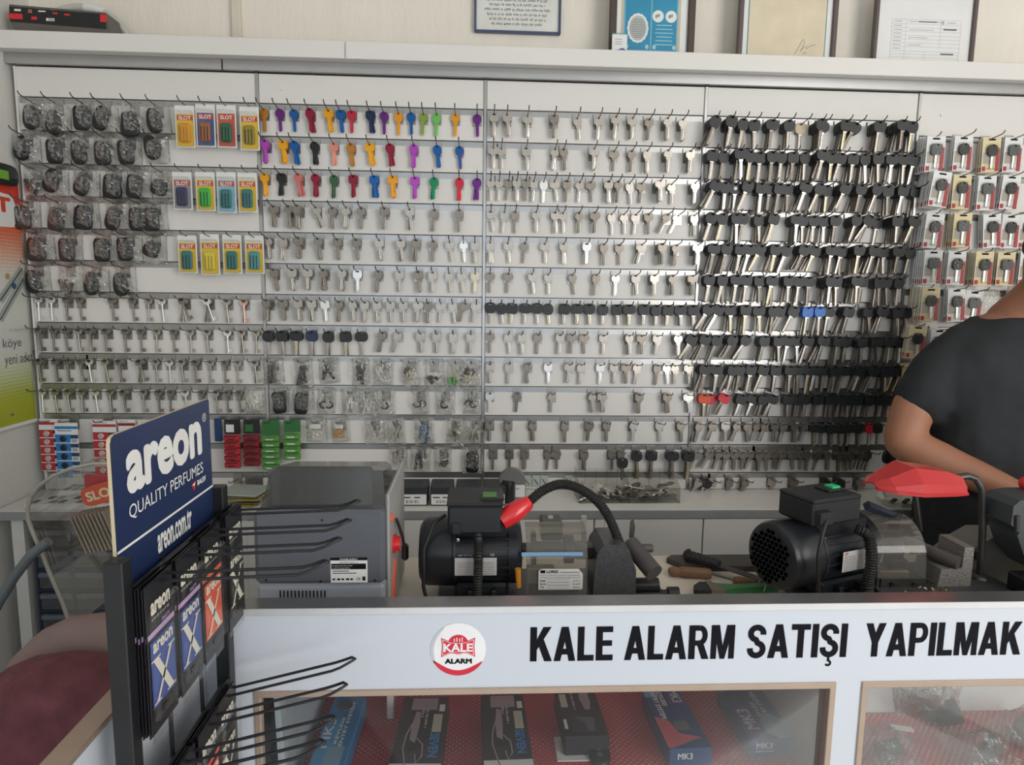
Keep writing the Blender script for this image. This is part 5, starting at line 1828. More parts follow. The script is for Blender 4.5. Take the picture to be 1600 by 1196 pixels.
MKB = mat('carton_deep_blue', '2C4A78', .45)
MKC = mat('carton_bright_blue', '3C86B8', .45)
MKP = mat('carton_purple', '5A4A86', .45)
MKR = mat('carton_coral', 'D0606A', .45)
MKS = mat('carton_sky', '82A6C0', .45)
for i, (tl, tr, bl, lb, rev, L) in enumerate((
        ((524, 1089), (573, 1089), (497, 1196), 'bright blue keyless system carton at the near end of the showcase', False, .20),
        ((1003, 1079), (1062, 1077), (1042, 1196), 'deep blue carton with a coral corner, tilted, fifth in the showcase', True, .165),
        ((1122, 1077), (1188, 1075), (1142, 1160), 'deep blue carton with a purple MK3 panel beside the grey divider', False, .145))):
    t, m, o, u, v, w, d = case_box(tl, tr, bl, ZC, .034, 'keyless_system_carton', lb, None, L)
    P = lambda a, b: o + u * (a * w) + v * (b * d)
    ru, rv = (-v, u) if rev else (v, -u)
    if rev:
        quad(m, P(.56, .72), u, v, w * .42, d * .27, 2, .0004)
        text(m, 'MK3', P(.64, .97), -v, u, d * .22, w * .24, 5, .01, .0006)
        text(m, 'KEYLESS', P(.34, 1.0), -v, u, d * .30, w * .12, 5, .03, .0006, slant=.2)
        text(m, 'ENTRY SYSTEM', P(.16, .98), -v, u, d * .50, w * .13, 5, .03, .0006, slant=.2)
        quad(m, P(.0, .86), u, v, w * .35, d * .13, 4, .0005)
        m.add([P(x, y) + Z * .0005 for x, y in ((0, .02), (.10, .02), (.62, .12), (.90, .16), (.40, .24), (.30, .44), (.0, .52))], [tuple(range(7))], 3)
        quad(m, P(.38, .28), u, v, w * .34, d * .15, 6, .0006)
        text(m, 'MK3', o - Z * .018 + u * w * .2, u, Z, w * .34, .011, 5, .01, .0006)
    else:
        quad(m, P(.04, .10 if i == 2 else .0), u, v, w * (.40 if i == 2 else .50), d * (.55 if i == 2 else .62), 2 if i == 2 else 1, .0004)
        text(m, 'MK3', P(.34, .18 if i == 2 else .30), v, -u, d * .38, w * .26, 5, .01, .0006)
        text(m, 'KEYLESS', P(.58, .35), v, -u, d * .34, w * .10, 5, .03, .0006, slant=.2)
        text(m, 'ENTRY SYSTEM', P(.74, .32), v, -u, d * .58, w * .11, 5, .03, .0006, slant=.2)
        if i == 2:
            m.add([P(x, y) + Z * .0008 for x, y in ((.42, .12), (.60, .0), (.92, .0), (1, .14), (.98, .34), (.72, .46), (.46, .36))], [tuple(range(7))], 4)
            quad(m, P(.7, .93), u, v, w * .3, d * .07, 3, .0005)
            text(m, 'MK3', o - Z * .016 + u * w * .12, u, Z, w * .34, .010, 5, .01, .0006)
            quad(m, o - Z * .022 + u * w * .1, u, Z, w * .4, .0012, 5, .0006)
        else:
            m.lathe([(.014, 0), (.014, .0012)], 18, 6, Matrix.Translation(P(.42, .86)))
            quad(m, P(.35, .04), u, v, w * .5, d * .28, 4, .0006)
    m.build('carton', [MKB if i else MKC, mat('carton_light_blue', '4E9CCC', .45) if i == 0 else MKC, MKP, MKR, MKS, PAPER, INKG], t, recalc=False)
t, m, o, u, v, w, d = case_box((430, 1090), (488, 1088), (404, 1196), ZC, .034, 'white_carton', 'plain pale white carton at the very end of the showcase', None, .19)
m.build('carton', mat('pale_carton', 'C8D2DA', .5), t)
bd = MB().prism([(.895, SH + .0045), (.907, SH + .0045), (.897, SH + .185), (.889, SH + .185)], .70, .95, 0, frame_m((0, 0, 0), X, Z, -Y))
tag(bd.build('leaning_board', mat('pale_board', 'BAC0C6', .5)), 'thin pale board leaning inside the end of the showcase', 'board')
tag(MB().box((aZ(603, 1105, SH + .06).x, -.70, SH + .075), (.012, .10, .15), 0, None, .001).build('leaflet_stack', mat('white_red_leaflet', 'D8C8C4', .5)), 'white and red upright leaflets between two cartons in the showcase', 'leaflet')
# bagged parts, further showcase
for i, (px, py, w_, h_, lb, inside) in enumerate(((1478, 1148, .125, .135, 'big clear bag slumped against the white back of the showcase', 'dark plastic housings'), (1400, 1180, .105, .085, 'clear bag with a small paper label, low in the showcase', 'dark rounded parts'),
                                                  (1540, 1186, .105, .090, 'crumpled clear bag of springs and grey parts in the showcase', 'grey parts and springs'), (1592, 1150, .100, .085, 'clear bag of grey parts at the cut edge of the photo', 'pale grey parts'))):
    c_ = aZ(px, py, SH + .01)
    up = i == 0
    g = bag_mesh(20 + i, w_, h_, .040, 14, 16, .012)
    if up:
        T = Matrix.Translation((c_.x, -.763, SH + .006 + h_)) @ Matrix.Rotation(radians(-8), 4, 'X')
    else:
        T = Matrix.Translation((c_.x, c_.y + h_ * .5, SH + .008)) @ Matrix.Rotation(radians(-84), 4, 'X') @ Matrix.Rotation(radians((0, 20, 8, -24)[i]), 4, 'Y')
    b_ = MB().join(g, T).build('parts_bag', FILM)
    b_.location.z = SH + .005
    tag(b_, lb, 'bag', 'bags of parts in the showcase')
    pt = thing('lock_part', f'{inside} inside the {lb.split(",")[0].replace("of springs and grey parts ", "").replace("of grey parts ", "")}', 'lock part', (c_.x, c_.y, SH))
    mm = (BLACKP, STEELD, MATS['device_grey'], MATS['device_grey'])[i]
    yc = -.795 if up else c_.y
    if i == 0:
        MB().tube([(c_.x + .006, yc, SH + .020), (c_.x + .042, yc - .010, SH + .034)], (.018, .022), 16).build('housing', mm, pt, smooth=40)
        MB().tube([(c_.x - .010, yc, SH + .018), (c_.x + .012, yc - .006, SH + .050)], (.012, .010), 14).build('housing', STEELD, pt, smooth=40)
        MB().tube([(c_.x + .006, yc - .014, SH + .052), (c_.x + .010, yc - .018, SH + .110)], .0035, 8).build('pale_strap', PALE, pt, smooth=40)
    elif i == 1:
        MB().tube([(c_.x - .030, yc - .006, SH + .022), (c_.x + .004, yc + .004, SH + .024)], (.015, .013), 16).build('housing', mm, pt, smooth=40)
        MB().box((c_.x + .012, yc + .020, SH + .047), (.034, .013, .0008), 0, Matrix.Translation(c_) @ Matrix.Rotation(-.3, 4, 'Z') @ Matrix.Translation(-c_)).build('paper_label', PAPER, pt)
    else:
        MB().tube([(c_.x - .010, yc - .010, SH + .020), (c_.x + .020, yc + .010, SH + .026)], (.013, .015), 16).build('housing', mm, pt, smooth=40)
        for k in range(2):
            x = c_.x - .028 + .020 * k
            MB().tube([(x + .004 * cos(s_ * .9) + .0006 * s_, yc - .030 + .0020 * s_, SH + .024 + .004 * sin(s_ * .9)) for s_ in range(24)], .0012, 5, 0).build('spring', NICKEL3, pt, smooth=50)

# ------------------------------------------------------------------ grey electronic cutting machine
gm = thing('electronic_key_cutter', 'grey electronic key cutting machine with a clear lid, seen from behind', 'key machine', (.938, -.72, WT))
GX0, GX1, GY0, GY1 = .836, 1.038, -.85, -.60
GD, GLT = mat('machine_grey', '5C5F66', .45, var=.03), mat('machine_light_grey', '9CA2AC', .45, var=.03)
MB().box(((GX0 + GX1) / 2, (GY0 + GY1) / 2, WT + .0477), (GX1 - GX0, GY1 - GY0, .094), 0, None, .006).build('lower_body', GLT, gm, smooth=40)
MB().box(((GX0 + GX1) / 2, (GY0 + GY1) / 2 - .001, 1.020 + .061), (GX1 - GX0 + .002, GY1 - GY0 + .002, .122), 0, None, .007).build('upper_body', GD, gm, smooth=40)
MB().box((GX1 + .0025, (GY0 + GY1) / 2 + .01, 1.05), (.006, GY1 - GY0 - .03, .22), 0, None, .002).build('side_panel', mat('machine_side_grey', 'A8A6A4', .4), gm)
m = MB()
pr_ = [(GX0 + .010, 1.1435), (GX0 + .026, 1.198), (GX0 + .040, 1.212), (GX1 - .010, 1.212), (GX1 - .001, 1.204), (GX1 + .003, 1.1435)]
pb_ = [(x, 1.1435 + (z - 1.1435) * .74) for x, z in pr_]
ya, yb = GY0 + .004, GY0 + .105
k_ = len(pr_)
m.add([(x, ya, z) for x, z in pr_], [tuple(range(k_))], 0)
m.add([(x, yb, z) for x, z in pb_], [tuple(range(k_))], 0)
for i in range(k_ - 1):
    (xa, za), (xb, zb) = pr_[i], pr_[i + 1]
    m.add([(xa, ya, za), (xb, ya, zb), (xb, yb, pb_[i + 1][1]), (xa, yb, pb_[i][1])], [(0, 1, 2, 3)], 0)
m.build('clear_lid', SMOKE, gm)
MB().box((.938, GY0 + .022, 1.1745), (.160, .020, .062), 0, None, .004).build('inner_hood', GD, gm, smooth=40)
MB().box((.950, -.785, 1.156), (.12, .05, .025), 0, None, .004).build('clamp_block', STEELD, gm)
m = MB()
for r_, z in ((0, 1.080), (1, 1.064)):
    for i in range(14):
        p = aY(417 + i * 6.1, 880, GY0 - .001)
        m.box((p.x, GY0 - .0012, p.z + .004 - r_ * .013), (.0022, .0012, .009), 0)
m.build('vent_grille', BLACKP, gm)
m = MB()
for i in range(13):
    p = aY(438 + i * 5.8, 933, GY0 - .001)
    m.box((p.x, GY0 - .0002, p.z), (.0024, .0012, .020), 0)
for px, py in ((503, 813), (416, 907), (501, 909), (586, 907)):
    p = aY(px, py, GY0 - .0015)
    MB().lathe([(.0022, 0), (.0022, .0008)], 10, 0, frame_m(p, X, Z, -Y)).build('screw', BLACKP, gm)
m.build('vent_grille', BLACKP, gm)
p, q_ = aY(418, 866, GY0), aY(433, 820, GY0)
MB().box(((p.x + q_.x) / 2 + .006, GY0 - .0012, (p.z + q_.z) / 2), (.006, .0012, q_.z - p.z), 0).build('slot_cover', BLACKP, gm)
m = MB()
a, b = aY(517, 911, GY0 - .002), aY(574, 871, GY0 - .002)
w, h = b.x - a.x, b.z - a.z
quad(m, (a.x, GY0 - .0018, a.z), X, Z, w, h, 0)
quad(m, (a.x, GY0 - .0018, a.z + h * .88), X, Z, w, h * .12, 1, .0006)
quad(m, (a.x + w * .02, GY0 - .0018, a.z + h * .53), X, Z, w * .94, h * .22, 1, .0006)
text(m, 'POWER SUPPLY', (a.x + w * .26, GY0 - .0018, a.z + h * .90), X, Z, w * .48, h * .06, 0, .02, .0009)
greek(m, (a.x + w * .26, GY0 - .0018, a.z + h * .78), X, Z, w * .5, h * .05, 1, 6, .0009)
greek(m, (a.x + w * .05, GY0 - .0018, a.z + h * .65), X, Z, w * .55, h * .05, 0, 7, .0009)
greek(m, (a.x + w * .05, GY0 - .0018, a.z + h * .56), X, Z, w * .5, h * .05, 0, 8, .0009)
for i in range(2):
    quad(m, (a.x + w * .05, GY0 - .0018, a.z + h * (.36 + .08 * i)), X, Z, w * (.45 + .2 * (1 - i)), h * .03, 1, .0006)
text(m, 'CE', (a.x + w * .70, GY0 - .0018, a.z + h * .10), X, Z, w * .10, h * .10, 1, .02, .0008)
for i in range(5):
    quad(m, (a.x + w * (.05 + .12 * i), GY0 - .0018, a.z + h * .10), X, Z, w * (.07 + .02 * (i % 2)), h * .07, 1, .0006)
quad(m, (a.x + w * .86, GY0 - .0018, a.z + h * .08), X, Z, w * .08, h * .16, 1, .0006)
m.build('rating_label', [PAPER, INK], gm, recalc=False)
MB().tube([(GX1 + .004, -.78, 1.060), (GX1 + .010, -.78, 1.060)], .016, 20).tube([(GX1 + .010, -.78, 1.060), (GX1 + .018, -.78, 1.060)], .012, 20).build('red_knob', RED, gm, smooth=40)
MB().box((GX1 + .006, -.80, 1.113), (.008, .012, .012), 0, None, .002).build('orange_tab', ORANGE, gm)
MB().prism([(-.83, .93), (-.80, .93), (-.76, 1.02), (-.77, 1.03)], GX1 + .005, GX1 + .009, 0, frame_m((0, 0, 0), Y, Z, X)).build('orange_strip', ORANGE, gm)
MB().tube([(GX1 + .010, -.77, 1.10), (GX1 + .016, -.74, 1.06), (GX1 + .018, -.72, 1.03)], .003, 8).box((GX1 + .018, -.71, 1.018), (.012, .016, .030), 0, None, .004).build('cable', STEELD, gm, smooth=40)

# ------------------------------------------------------------------ key duplicators
LABEL = mat('rating_plate_white', 'D6D4D2', .4, .2)


def motor(t, T, xf, xr, r, grille=False, red_mark=False):
    """Black motor with its axis along local x: fan end at xf, shaft end at xr."""
    A = T @ ALONG_X
    fw = (xr - xf) * .32
    MB().lathe([(r * .80, xf), (r * .98, xf + .006), (r * 1.04, xf + .014), (r * 1.05, xf + fw), (r * 1.0, xf + fw + .001)], 36, 0, A).build('fan_cover', BLACKM, t, smooth=35)
    if grille:
        g = MB()
        for i in range(-5, 6):
            for j in range(-5, 6):
                y, z = (i + .5 * (j % 2)) * .0105, j * .0092
                if y * y + z * z < (r * .78) ** 2:
                    g.lathe([(.0042, 0), (.0042, .0008)], 6, 0, T @ frame_m((xf - .0002, y, z), Y, -Z, -X))
        g.build('fan_grille', mat('grille_hole', '020203', 1.0, spec=0), t)
    MB().lathe([(r * 1.06, xf + fw + .001), (r * 1.07, xf + fw + .004), (r * 1.06, xf + fw + .008)], 36, 0, A).build('clamp_ring', BLACKM, t, smooth=35)
    b = MB().lathe([(r * .90, xf + fw + .004), (r * .90, xr - .025)], 36, 0, A)
    for i in range(22):
        a = 2 * pi * i / 22
        b.box(((xf + fw + xr - .02) / 2, 0, r * .93), (xr - xf - fw - .024, .0028, r * .14), 0, T @ Matrix.Rotation(a, 4, 'X'))
    b.box(((xf + fw + xr - .02) / 2, 0, r * .82), (xr - xf - fw - .03, r * 1.2, r * .5), 0, T, .004)
    for s_ in (-1, 1):
        b.box(((xf + fw + xr - .02) / 2, s_ * r * .55, -r * .95), (xr - xf - fw - .03, r * .6, r * .45), 0, T, .005)
    for q in (.3, .7):
        b.box((xf + fw + (xr - xf - fw - .02) * q, -r * .90, -r * 1.0), (.010, r * .4, r * .32), 0, T, .002)
    b.build('motor_body', BLACKM, t, smooth=35)
    MB().lathe([(r * .99, xr - .026), (r * 1.0, xr - .010), (r * .92, xr - .003), (r * .6, xr)], 36, 0, A).build('end_bell', BLACKM, t, smooth=35)
    s = MB()
    for y, z in ((-r * .72, r * .62), (-r * .9, -.3 * r)):
        s.lathe([(.0035, 0), (.0035, .003), (.002, .0035)], 10, 0, T @ frame_m((xf + fw + .010, y, z), X, Z, -Y))
    s.build('screw', NICKEL3, t, smooth=40)


def plate(t, T, x0, x1, z0, z1, y, seed, red):
    m = MB()
    F = lambda x, z: T @ Vector((x, y, z))
    u, v = (T.to_3x3() @ X), Z
    w, h = x1 - x0, z1 - z0
    quad(m, F(x0, z0), u, v, w, h, 0, .0003)
    for i in range(6):
        for (p, q) in ((.06, .40), (.56, .40)):
            greek(m, F(x0 + w * p, z0 + h * (.06 + .125 * i)), u, v, w * q, h * .07, 1, seed + i, .0006)
    if red:
        text(m, 'ZP', F(x0 + w * .06, z0 + h * .82), u, v, w * .12, h * .12, 2, .03, .0006)
        text(m, 'CE', F(x0 + w * .82, z0 + h * .80), u, v, w * .14, h * .14, 1, .02, .0006)
    else:
        text(m, 'CE', F(x0 + w * .84, z1 + h * .10), u, v, w * .10, h * .13, 0, .02, .0006)
        greek(m, F(x0 + w * .08, z1 + h * .10), u, v, w * .34, h * .12, 0, seed + 9, .0006)
    m.build('rating_plate', [LABEL, INKG, RED], t, recalc=False)


# first duplicator
k1 = thing('key_duplicator', 'black motor key duplicator with a gooseneck lamp and red lamp head', 'key machine', (1.28, -.70, WT))
T1 = Matrix.Translation((1.175, -.70, 1.016))
MB().box((1.30, -.70, WT + .0107), (.37, .17, .020), 0, None, .003).build('base', CAST, k1)
motor(k1, T1, -.092, .092, .0585)
plate(k1, T1, -.028, .045, -.020, .012, -.0645, 3, False)
MB().box((1.182, -.728, 1.099), (.094, .096, .050), 0, None, .004).box((1.182, -.726, 1.1255), (.098, .100, .007), 0, None, .003).box((1.150, -.775, 1.085), (.018, .014, .020), 0, None, .003).build('terminal_box', mat('black_box_plastic', '1F2124', .5), k1, smooth=35)
sw = MB().box((1.212, -.74, 1.1305), (.040, .040, .005), 1, None, .001).box((1.207, -.74, 1.1335), (.024, .024, .004), 0, None, .001)
sw.build('switch', [mat('switch_green', '4E7E3A', .4), BLACKP], k1)
MB().tube([(1.130, -.735, 1.095), (1.110, -.745, 1.085), (1.094, -.765, 1.045), (1.094, -.775, .98), (1.106, -.778, WT + .002)], .0034, 8).build('cable', BLACKR, k1, smooth=60)
hp = [(1.186, -.765, 1.072), (1.188, -.778, 1.060), (1.188, -.782, 1.03), (1.187, -.782, .97), (1.187, -.782, WT + .001)]


def hose(pts, r, n, step=.0046):
    """Corrugated conduit along a smooth path."""
    P = [Vector(p) for p in pts]
    Q = []
    for i in range(len(P) - 1):
        a, b, c_, d = P[max(i - 1, 0)], P[i], P[i + 1], P[min(i + 2, len(P) - 1)]
        k = max(2, int((c_ - b).length / (step / 2)))
        for j in range(k):
            s_ = j / k
            Q.append(.5 * ((2 * b) + (c_ - a) * s_ + (2 * a - 5 * b + 4 * c_ - d) * s_ ** 2 + (3 * b - a - 3 * c_ + d) * s_ ** 3))
    Q.append(P[-1])
    rs = [r * (1.0 if i % 2 else .80) for i in range(len(Q))]
    return MB().tube(Q, rs, n)


hose(hp, .0085, 12).build('corrugated_conduit', BLACKR, k1, smooth=20)
gn = [aY(978, 932, -.72), aY(975, 890, -.72), aY(968, 850, -.72), aY(945, 798, -.72), aY(915, 769, -.725), aY(880, 757, -.73), aY(850, 766, -.74), aY(826, 785, -.75)]
hose(gn, .0092, 12).build('gooseneck', BLACKR, k1, smooth=20)
pa, pb = aY(828, 784, -.75), aY(783, 815, -.765)
ax = (pb - pa).normalized()
sx_ = ax.orthogonal().normalized()
Lh = (pb - pa).length
MB().lathe([(.0105, 0), (.0125, .004), (.0165, Lh * .35), (.0180, Lh * .55), (.0172, Lh * .8), (.0150, Lh), (.0138, Lh), (.013, Lh * .8)], 28, 0, frame_m(pa, sx_, ax.cross(sx_), ax)).build('lamp_head', RED, k1, smooth=40)
MB().ball(pb - ax * .012, .010, mi=0).build('bulb', mat('bulb_glass', 'E0DED6', .2), k1, smooth=60)
# transparent guard, cutter behind it
gpts = []
for i in range(13):
    a = pi * .5 * i / 12
    gpts.append((-.700 - .062 * sin(a), 1.010 + .060 * cos(a)))
gpts.append((-.764, .950))


def sheet(prof, x0, x1, th=.0025, M=None):
    m = MB()
    n = len(prof)
    inn = [(y + th, z - th * .4) for y, z in prof]
    vs = [(x0, y, z) for y, z in prof] + [(x1, y, z) for y, z in prof] + [(x0, y, z) for y, z in inn] + [(x1, y, z) for y, z in inn]
    fs = []
    for i in range(n - 1):
        fs += [(i, i + 1, n + i + 1, n + i), (2 * n + i, 3 * n + i, 3 * n + i + 1, 2 * n + i + 1), (i, 2 * n + i, 2 * n + i + 1, i + 1), (n + i, n + i + 1, 3 * n + i + 1, 3 * n + i)]
    fs += [(0, n, 3 * n, 2 * n), (n - 1, 3 * n - 1, 4 * n - 1, 2 * n - 1)]
    return m.add(vs, fs, 0, M)


sheet(gpts, 1.272, 1.380).build('clear_guard', GUARD, k1, smooth=50)
MB().lathe([(.012, 1.262), (.012, 1.285), (.034, 1.286), (.034, 1.292), (.014, 1.293), (.014, 1.345), (.026, 1.346), (.026, 1.362), (.010, 1.363), (.010, 1.40)], 28, 0, Matrix.Translation((0, -.70, 1.018)) @ ALONG_X).build('cutter_spindle', STEELD, k1, smooth=30)
MB().box((1.325, -.66, 1.045), (.040, .05, .036), 0, None, .003).box((1.325, -.72, .965), (.09, .04, .030), 0, None, .003).box((1.30, -.735, .985), (.05, .02, .03), 1, None, .002).build('vice_jaw', [STEELD, PALE], k1)
a, b = aY(815, 871, -.7645), aY(911, 863, -.7645)
MB().box(((a.x + b.x) / 2, -.7625, (a.z + b.z) / 2), (b.x - a.x, .001, .0065)).build('blue_stripe', mat('pale_blue_strip', '8FB8E0', .4), k1)  # thin pale blue strip across the front of the guard
a, b = aY(841, 922, -.766), aY(911, 889, -.766)
m = MB()
w, h = b.x - a.x, b.z - a.z
q_ = [(0, 0), (.97, 0), (1, .05), (1, .75), (.90, 1), (.06, 1), (0, .90)]
m.add([(a.x + x * w, -.7662, a.z + z * h) for x, z in q_], [tuple(range(7))], 0)
quad(m, (a.x + w * .04, -.7662, a.z + h * .80), X, Z, w * .11, h * .14, 1)
text(m, 'LORES', (a.x + w * .18, -.7662, a.z + h * .80), X, Z, w * .26, h * .14, 1, .03, .0005)
greek(m, (a.x + w * .48, -.7662, a.z + h * .81), X, Z, w * .46, h * .07, 1, 2)
for i in range(2):
    greek(m, (a.x + w * .04, -.7662, a.z + h * (.56 + .11 * i)), X, Z, w * .9, h * .06, 2, 4 + i)
for i, s_ in enumerate(('Yıl', 'Seri No', 'Model')):
    z = a.z + h * (.08 + .155 * i)
    text(m, s_, (a.x + w * .04, -.7662, z), X, Z, w * (.08, .14, .12)[i], h * .09, 1, .02, .0005)
    for e_ in ((0, 0, .5, .012), (0, .11, .5, .012)):
        quad(m, (a.x + w * .20, -.7662, z - h * .01 + h * e_[1]), X, Z, w * .5, h * .012, 2)
    greek(m, (a.x + w * .78, -.7662, z), X, Z, w * .18, h * .08, 1, 20 + i)
m.build('maker_label', [PAPER, INK, INKG], k1, recalc=False)
# carriage casting, clamp knob, adjusting screws
MB().prism([(1.392, WT + .0007), (1.470, WT + .0007), (1.468, 1.0), (1.455, 1.036), (1.440, 1.046), (1.410, 1.046), (1.398, 1.03), (1.393, .98)], .665, .755, 0, frame_m((0, 0, 0), X, Z, -Y)).build('carriage_casting', CAST, k1)
MB().box((1.385, -.70, 1.016), (.045, .03, .026), 0, None, .003).build('carriage_arm', STEELD, k1)
kd = Vector((.42, -.80, -.42)).normalized()
kb = aY(984, 850, -.70)
MB().tube([kb, kb + kd * .075], .0165, 20).tube([kb + kd * .012, kb + kd * .012 + Vector((.036, .01, -.004))], .008, 12).build('clamp_knob', mat('dark_brown_knob', '4E4A4A', .5), k1, smooth=40)
MB().prism([(-.003, 0), (.004, 0), (.006, .022), (.003, .034), (-.002, .030)], -.004, .004, 0, frame_m(kb + Vector((.002, 0, .012)), X, Z, -Y)).build('thumb_lever', STEELD, k1)
for px in (860, 948, 912):
    p = aY(px, 838, -.66)
    MB().prism([(p.x - .004, 1.02), (p.x + .005, 1.02), (p.x + .004, 1.067), (p.x - .005, 1.067)], .655, .663, 0, frame_m((0, 0, 0), X, Z, -Y)).build('pale_stop_plate', PALE, k1)
MB().tube([(1.462, -.715, .953), (1.520, -.715, .953)], .014, 18).box((1.50, -.72, .937), (.06, .03, .018), 0, None, .004).tube([(1.520, -.725, .942), (1.548, -.725, .942)], .0065, 12).tube([(1.536, -.725, .942), (1.556, -.725, .942)], .0115, 12).build('adjusting_screw', BLACKP, k1, smooth=35)
p = aY(809, 905, -.77)
MB().tube([(p.x, -.768, p.z + .018), (p.x + .002, -.768, p.z - .016)], [.0055, .0045], 10).build('amber_handle', mat('amber_plastic', 'D8902C', .35), k1, smooth=40)

# second duplicator, turned a little
k2 = thing('key_duplicator', 'black motor key duplicator with a pierced fan cover and a big red lamp shade', 'key machine', (1.95, -.70, WT))
T2 = Matrix.Translation((1.828, -.695, 1.016)) @ Matrix.Rotation(radians(20), 4, 'Z')
motor(k2, T2, -.118, .108, .0600, True)
plate(k2, T2, -.010, .058, -.022, .016, -.0655, 30, True)
MB().box((-.022, -.016, .090), (.116, .084, .044), 0, T2, .004).box((-.022, -.016, .1125), (.1165, .0845, .008), 0, T2, .003).box((-.064, -.066, .086), (.030, .018, .024), 0, T2, .003).build('terminal_box', MATS['black_box_plastic'], k2, smooth=35)
MB().box((.006, -.012, .118), (.042, .036, .006), 1, T2, .002).box((.010, -.014, .122), (.020, .020, .005), 0, T2, .001).build('switch', [GREENB, BLACKP], k2)
P2 = lambda x, y, z: T2 @ Vector((x, y, z))
MB().tube([P2(-.066, -.074, .086), P2(-.082, -.082, .070), P2(-.094, -.086, .03), P2(-.088, -.086, -.03), P2(-.076, -.088, -.074)], .0034, 8).build('cable', BLACKR, k2, smooth=60)
hose([P2(.020, -.062, .055), P2(.034, -.078, .045), P2(.038, -.085, .0), P2(.036, -.084, -.045), P2(.040, -.086, -.074)], .0105, 12).build('corrugated_conduit', BLACKR, k2, smooth=20)
bs = MB().prism([(1.775, -.80), (2.19, -.80), (2.19, -.60), (1.775, -.60)], WT + .0007, WT + .014, 0)
bs.prism([(1.915, -.775), (2.185, -.775), (2.17, -.62), (1.93, -.62)], WT + .014, WT + .030, 0)
bs.build('base', CAST, k2)
gp2 = [(-.655 - .075 * sin(pi * .5 * i / 12), 1.005 + .062 * cos(pi * .5 * i / 12)) for i in range(13)] + [(-.735, .955)]
sheet(gp2, 1.925, 2.018).build('clear_guard', GUARD, k2, smooth=50)
MB().box((1.972, -.737, .963), (.085, .003, .018), 0).build('guard_bracket', STEELD, k2)
s = MB()
for x in (1.950, 1.992):
    s.lathe([(.004, 0), (.004, .004)], 8, 0, frame_m((x, -.739, .962), X, Z, -Y))
s.build('screw', BLACKP, k2)
MB().lathe([(.012, 1.915), (.034, 1.932), (.034, 1.940), (.013, 1.941), (.013, 1.985), (.024, 1.986), (.024, 2.0), (.010, 2.01)], 28, 0, Matrix.Translation((0, -.67, 1.005)) @ ALONG_X).build('cutter_spindle', STEELD, k2, smooth=30)
MB().box((1.985, -.69, .985), (.035, .03, .018), 0, None, .003).box((1.970, -.70, .967), (.06, .03, .020), 1, None, .003).build('vice_jaw', [STEELD, PALE], k2)
MB().prism([(2.040, WT + .030), (2.104, WT + .030), (2.104, 1.030), (2.086, 1.030), (2.084, .990), (2.045, .988)], .665, .735, 0, frame_m((0, 0, 0), X, Z, -Y)).build('carriage_casting', CASTL, k2)
MB().tube([(2.010, -.62, 1.014), (2.078, -.735, .999)], .0125, 18).build('clamp_knob', mat('grey_brown_knob', '5C5654', .45), k2, smooth=40)
p, q_ = aY(1398, 812, -.66), aY(1354, 790, -.68)
MB().tube([p + Vector((0, 0, -.02)), p + Vector((0, 0, .012))], [.010, .012], 14).tube([p + Vector((0, 0, .006)), q_], [.0075, .0095], 4).build('clamping_lever', mat('blue_black_lever', '26303E', .35), k2, smooth=35)
p, q_ = aY(1428, 755, -.62), aY(1438, 830, -.62)
MB().tube([p, q_], .0052, 12).build('support_rod', STEELD, k2, smooth=60)
at = [aY(1486, 748, -.70), aY(1512, 744, -.70), aY(1524, 748, -.70), aY(1533, 762, -.70), aY(1536, 785, -.70), aY(1535, 830, -.70), aY(1531, 905, -.70)]
MB().tube(at, .0064, 14).lathe([(.018, WT + .028), (.018, WT + .033), (.012, WT + .038), (.0065, WT + .039)], 22, 0, Matrix.Translation((at[-1].x, at[-1].y, 0))).build('lamp_arm', STEELD, k2, smooth=50)
lp = MB()
pA, pB = aY(1360, 759, -.715), aY(1486, 762, -.70)
ux = (pB - pA)
LL = ux.length
ux.normalize()
uy = Z.cross(ux).normalized()
uz = ux.cross(uy)
secs = [(0, .016, .007, .4), (.05, .030, .014, .45), (.12, .042, .020, .5), (.38, .057, .042, .50), (.80, .047, .036, .56), (1.0, .038, .026, .60)]
R_, R2 = [], []
for s_, w, h, k in secs:
    o = pA + ux * (LL * s_)
    tw = w * k
    pro = [(-w - .004, -.003), (-w - .004, .001), (-w, .003), (-w * .94, h * .45), (-tw, h), (tw, h), (w * .94, h * .45), (w, .003), (w + .004, .001), (w + .004, -.003), (w - .003, -.003), (w * .9, h * .4), (tw * .95, h - .003), (-tw * .95, h - .003), (-w * .9, h * .4), (-w + .003, -.003)]
    R_.append([o + uy * a + uz * b for a, b in pro])
lp.rings(R_)
lp.build('lamp_shade', mat('lamp_shade_red', 'C63034', .28, var=.03, coat=.3), k2, smooth=14)
p = pA + ux * (LL * .5)
MB().tube([p - ux * .04 + uz * .014, p + ux * .05 + uz * .014], .012, 16).build('lamp_bulb', MATS['bulb_glass'], k2, smooth=50)

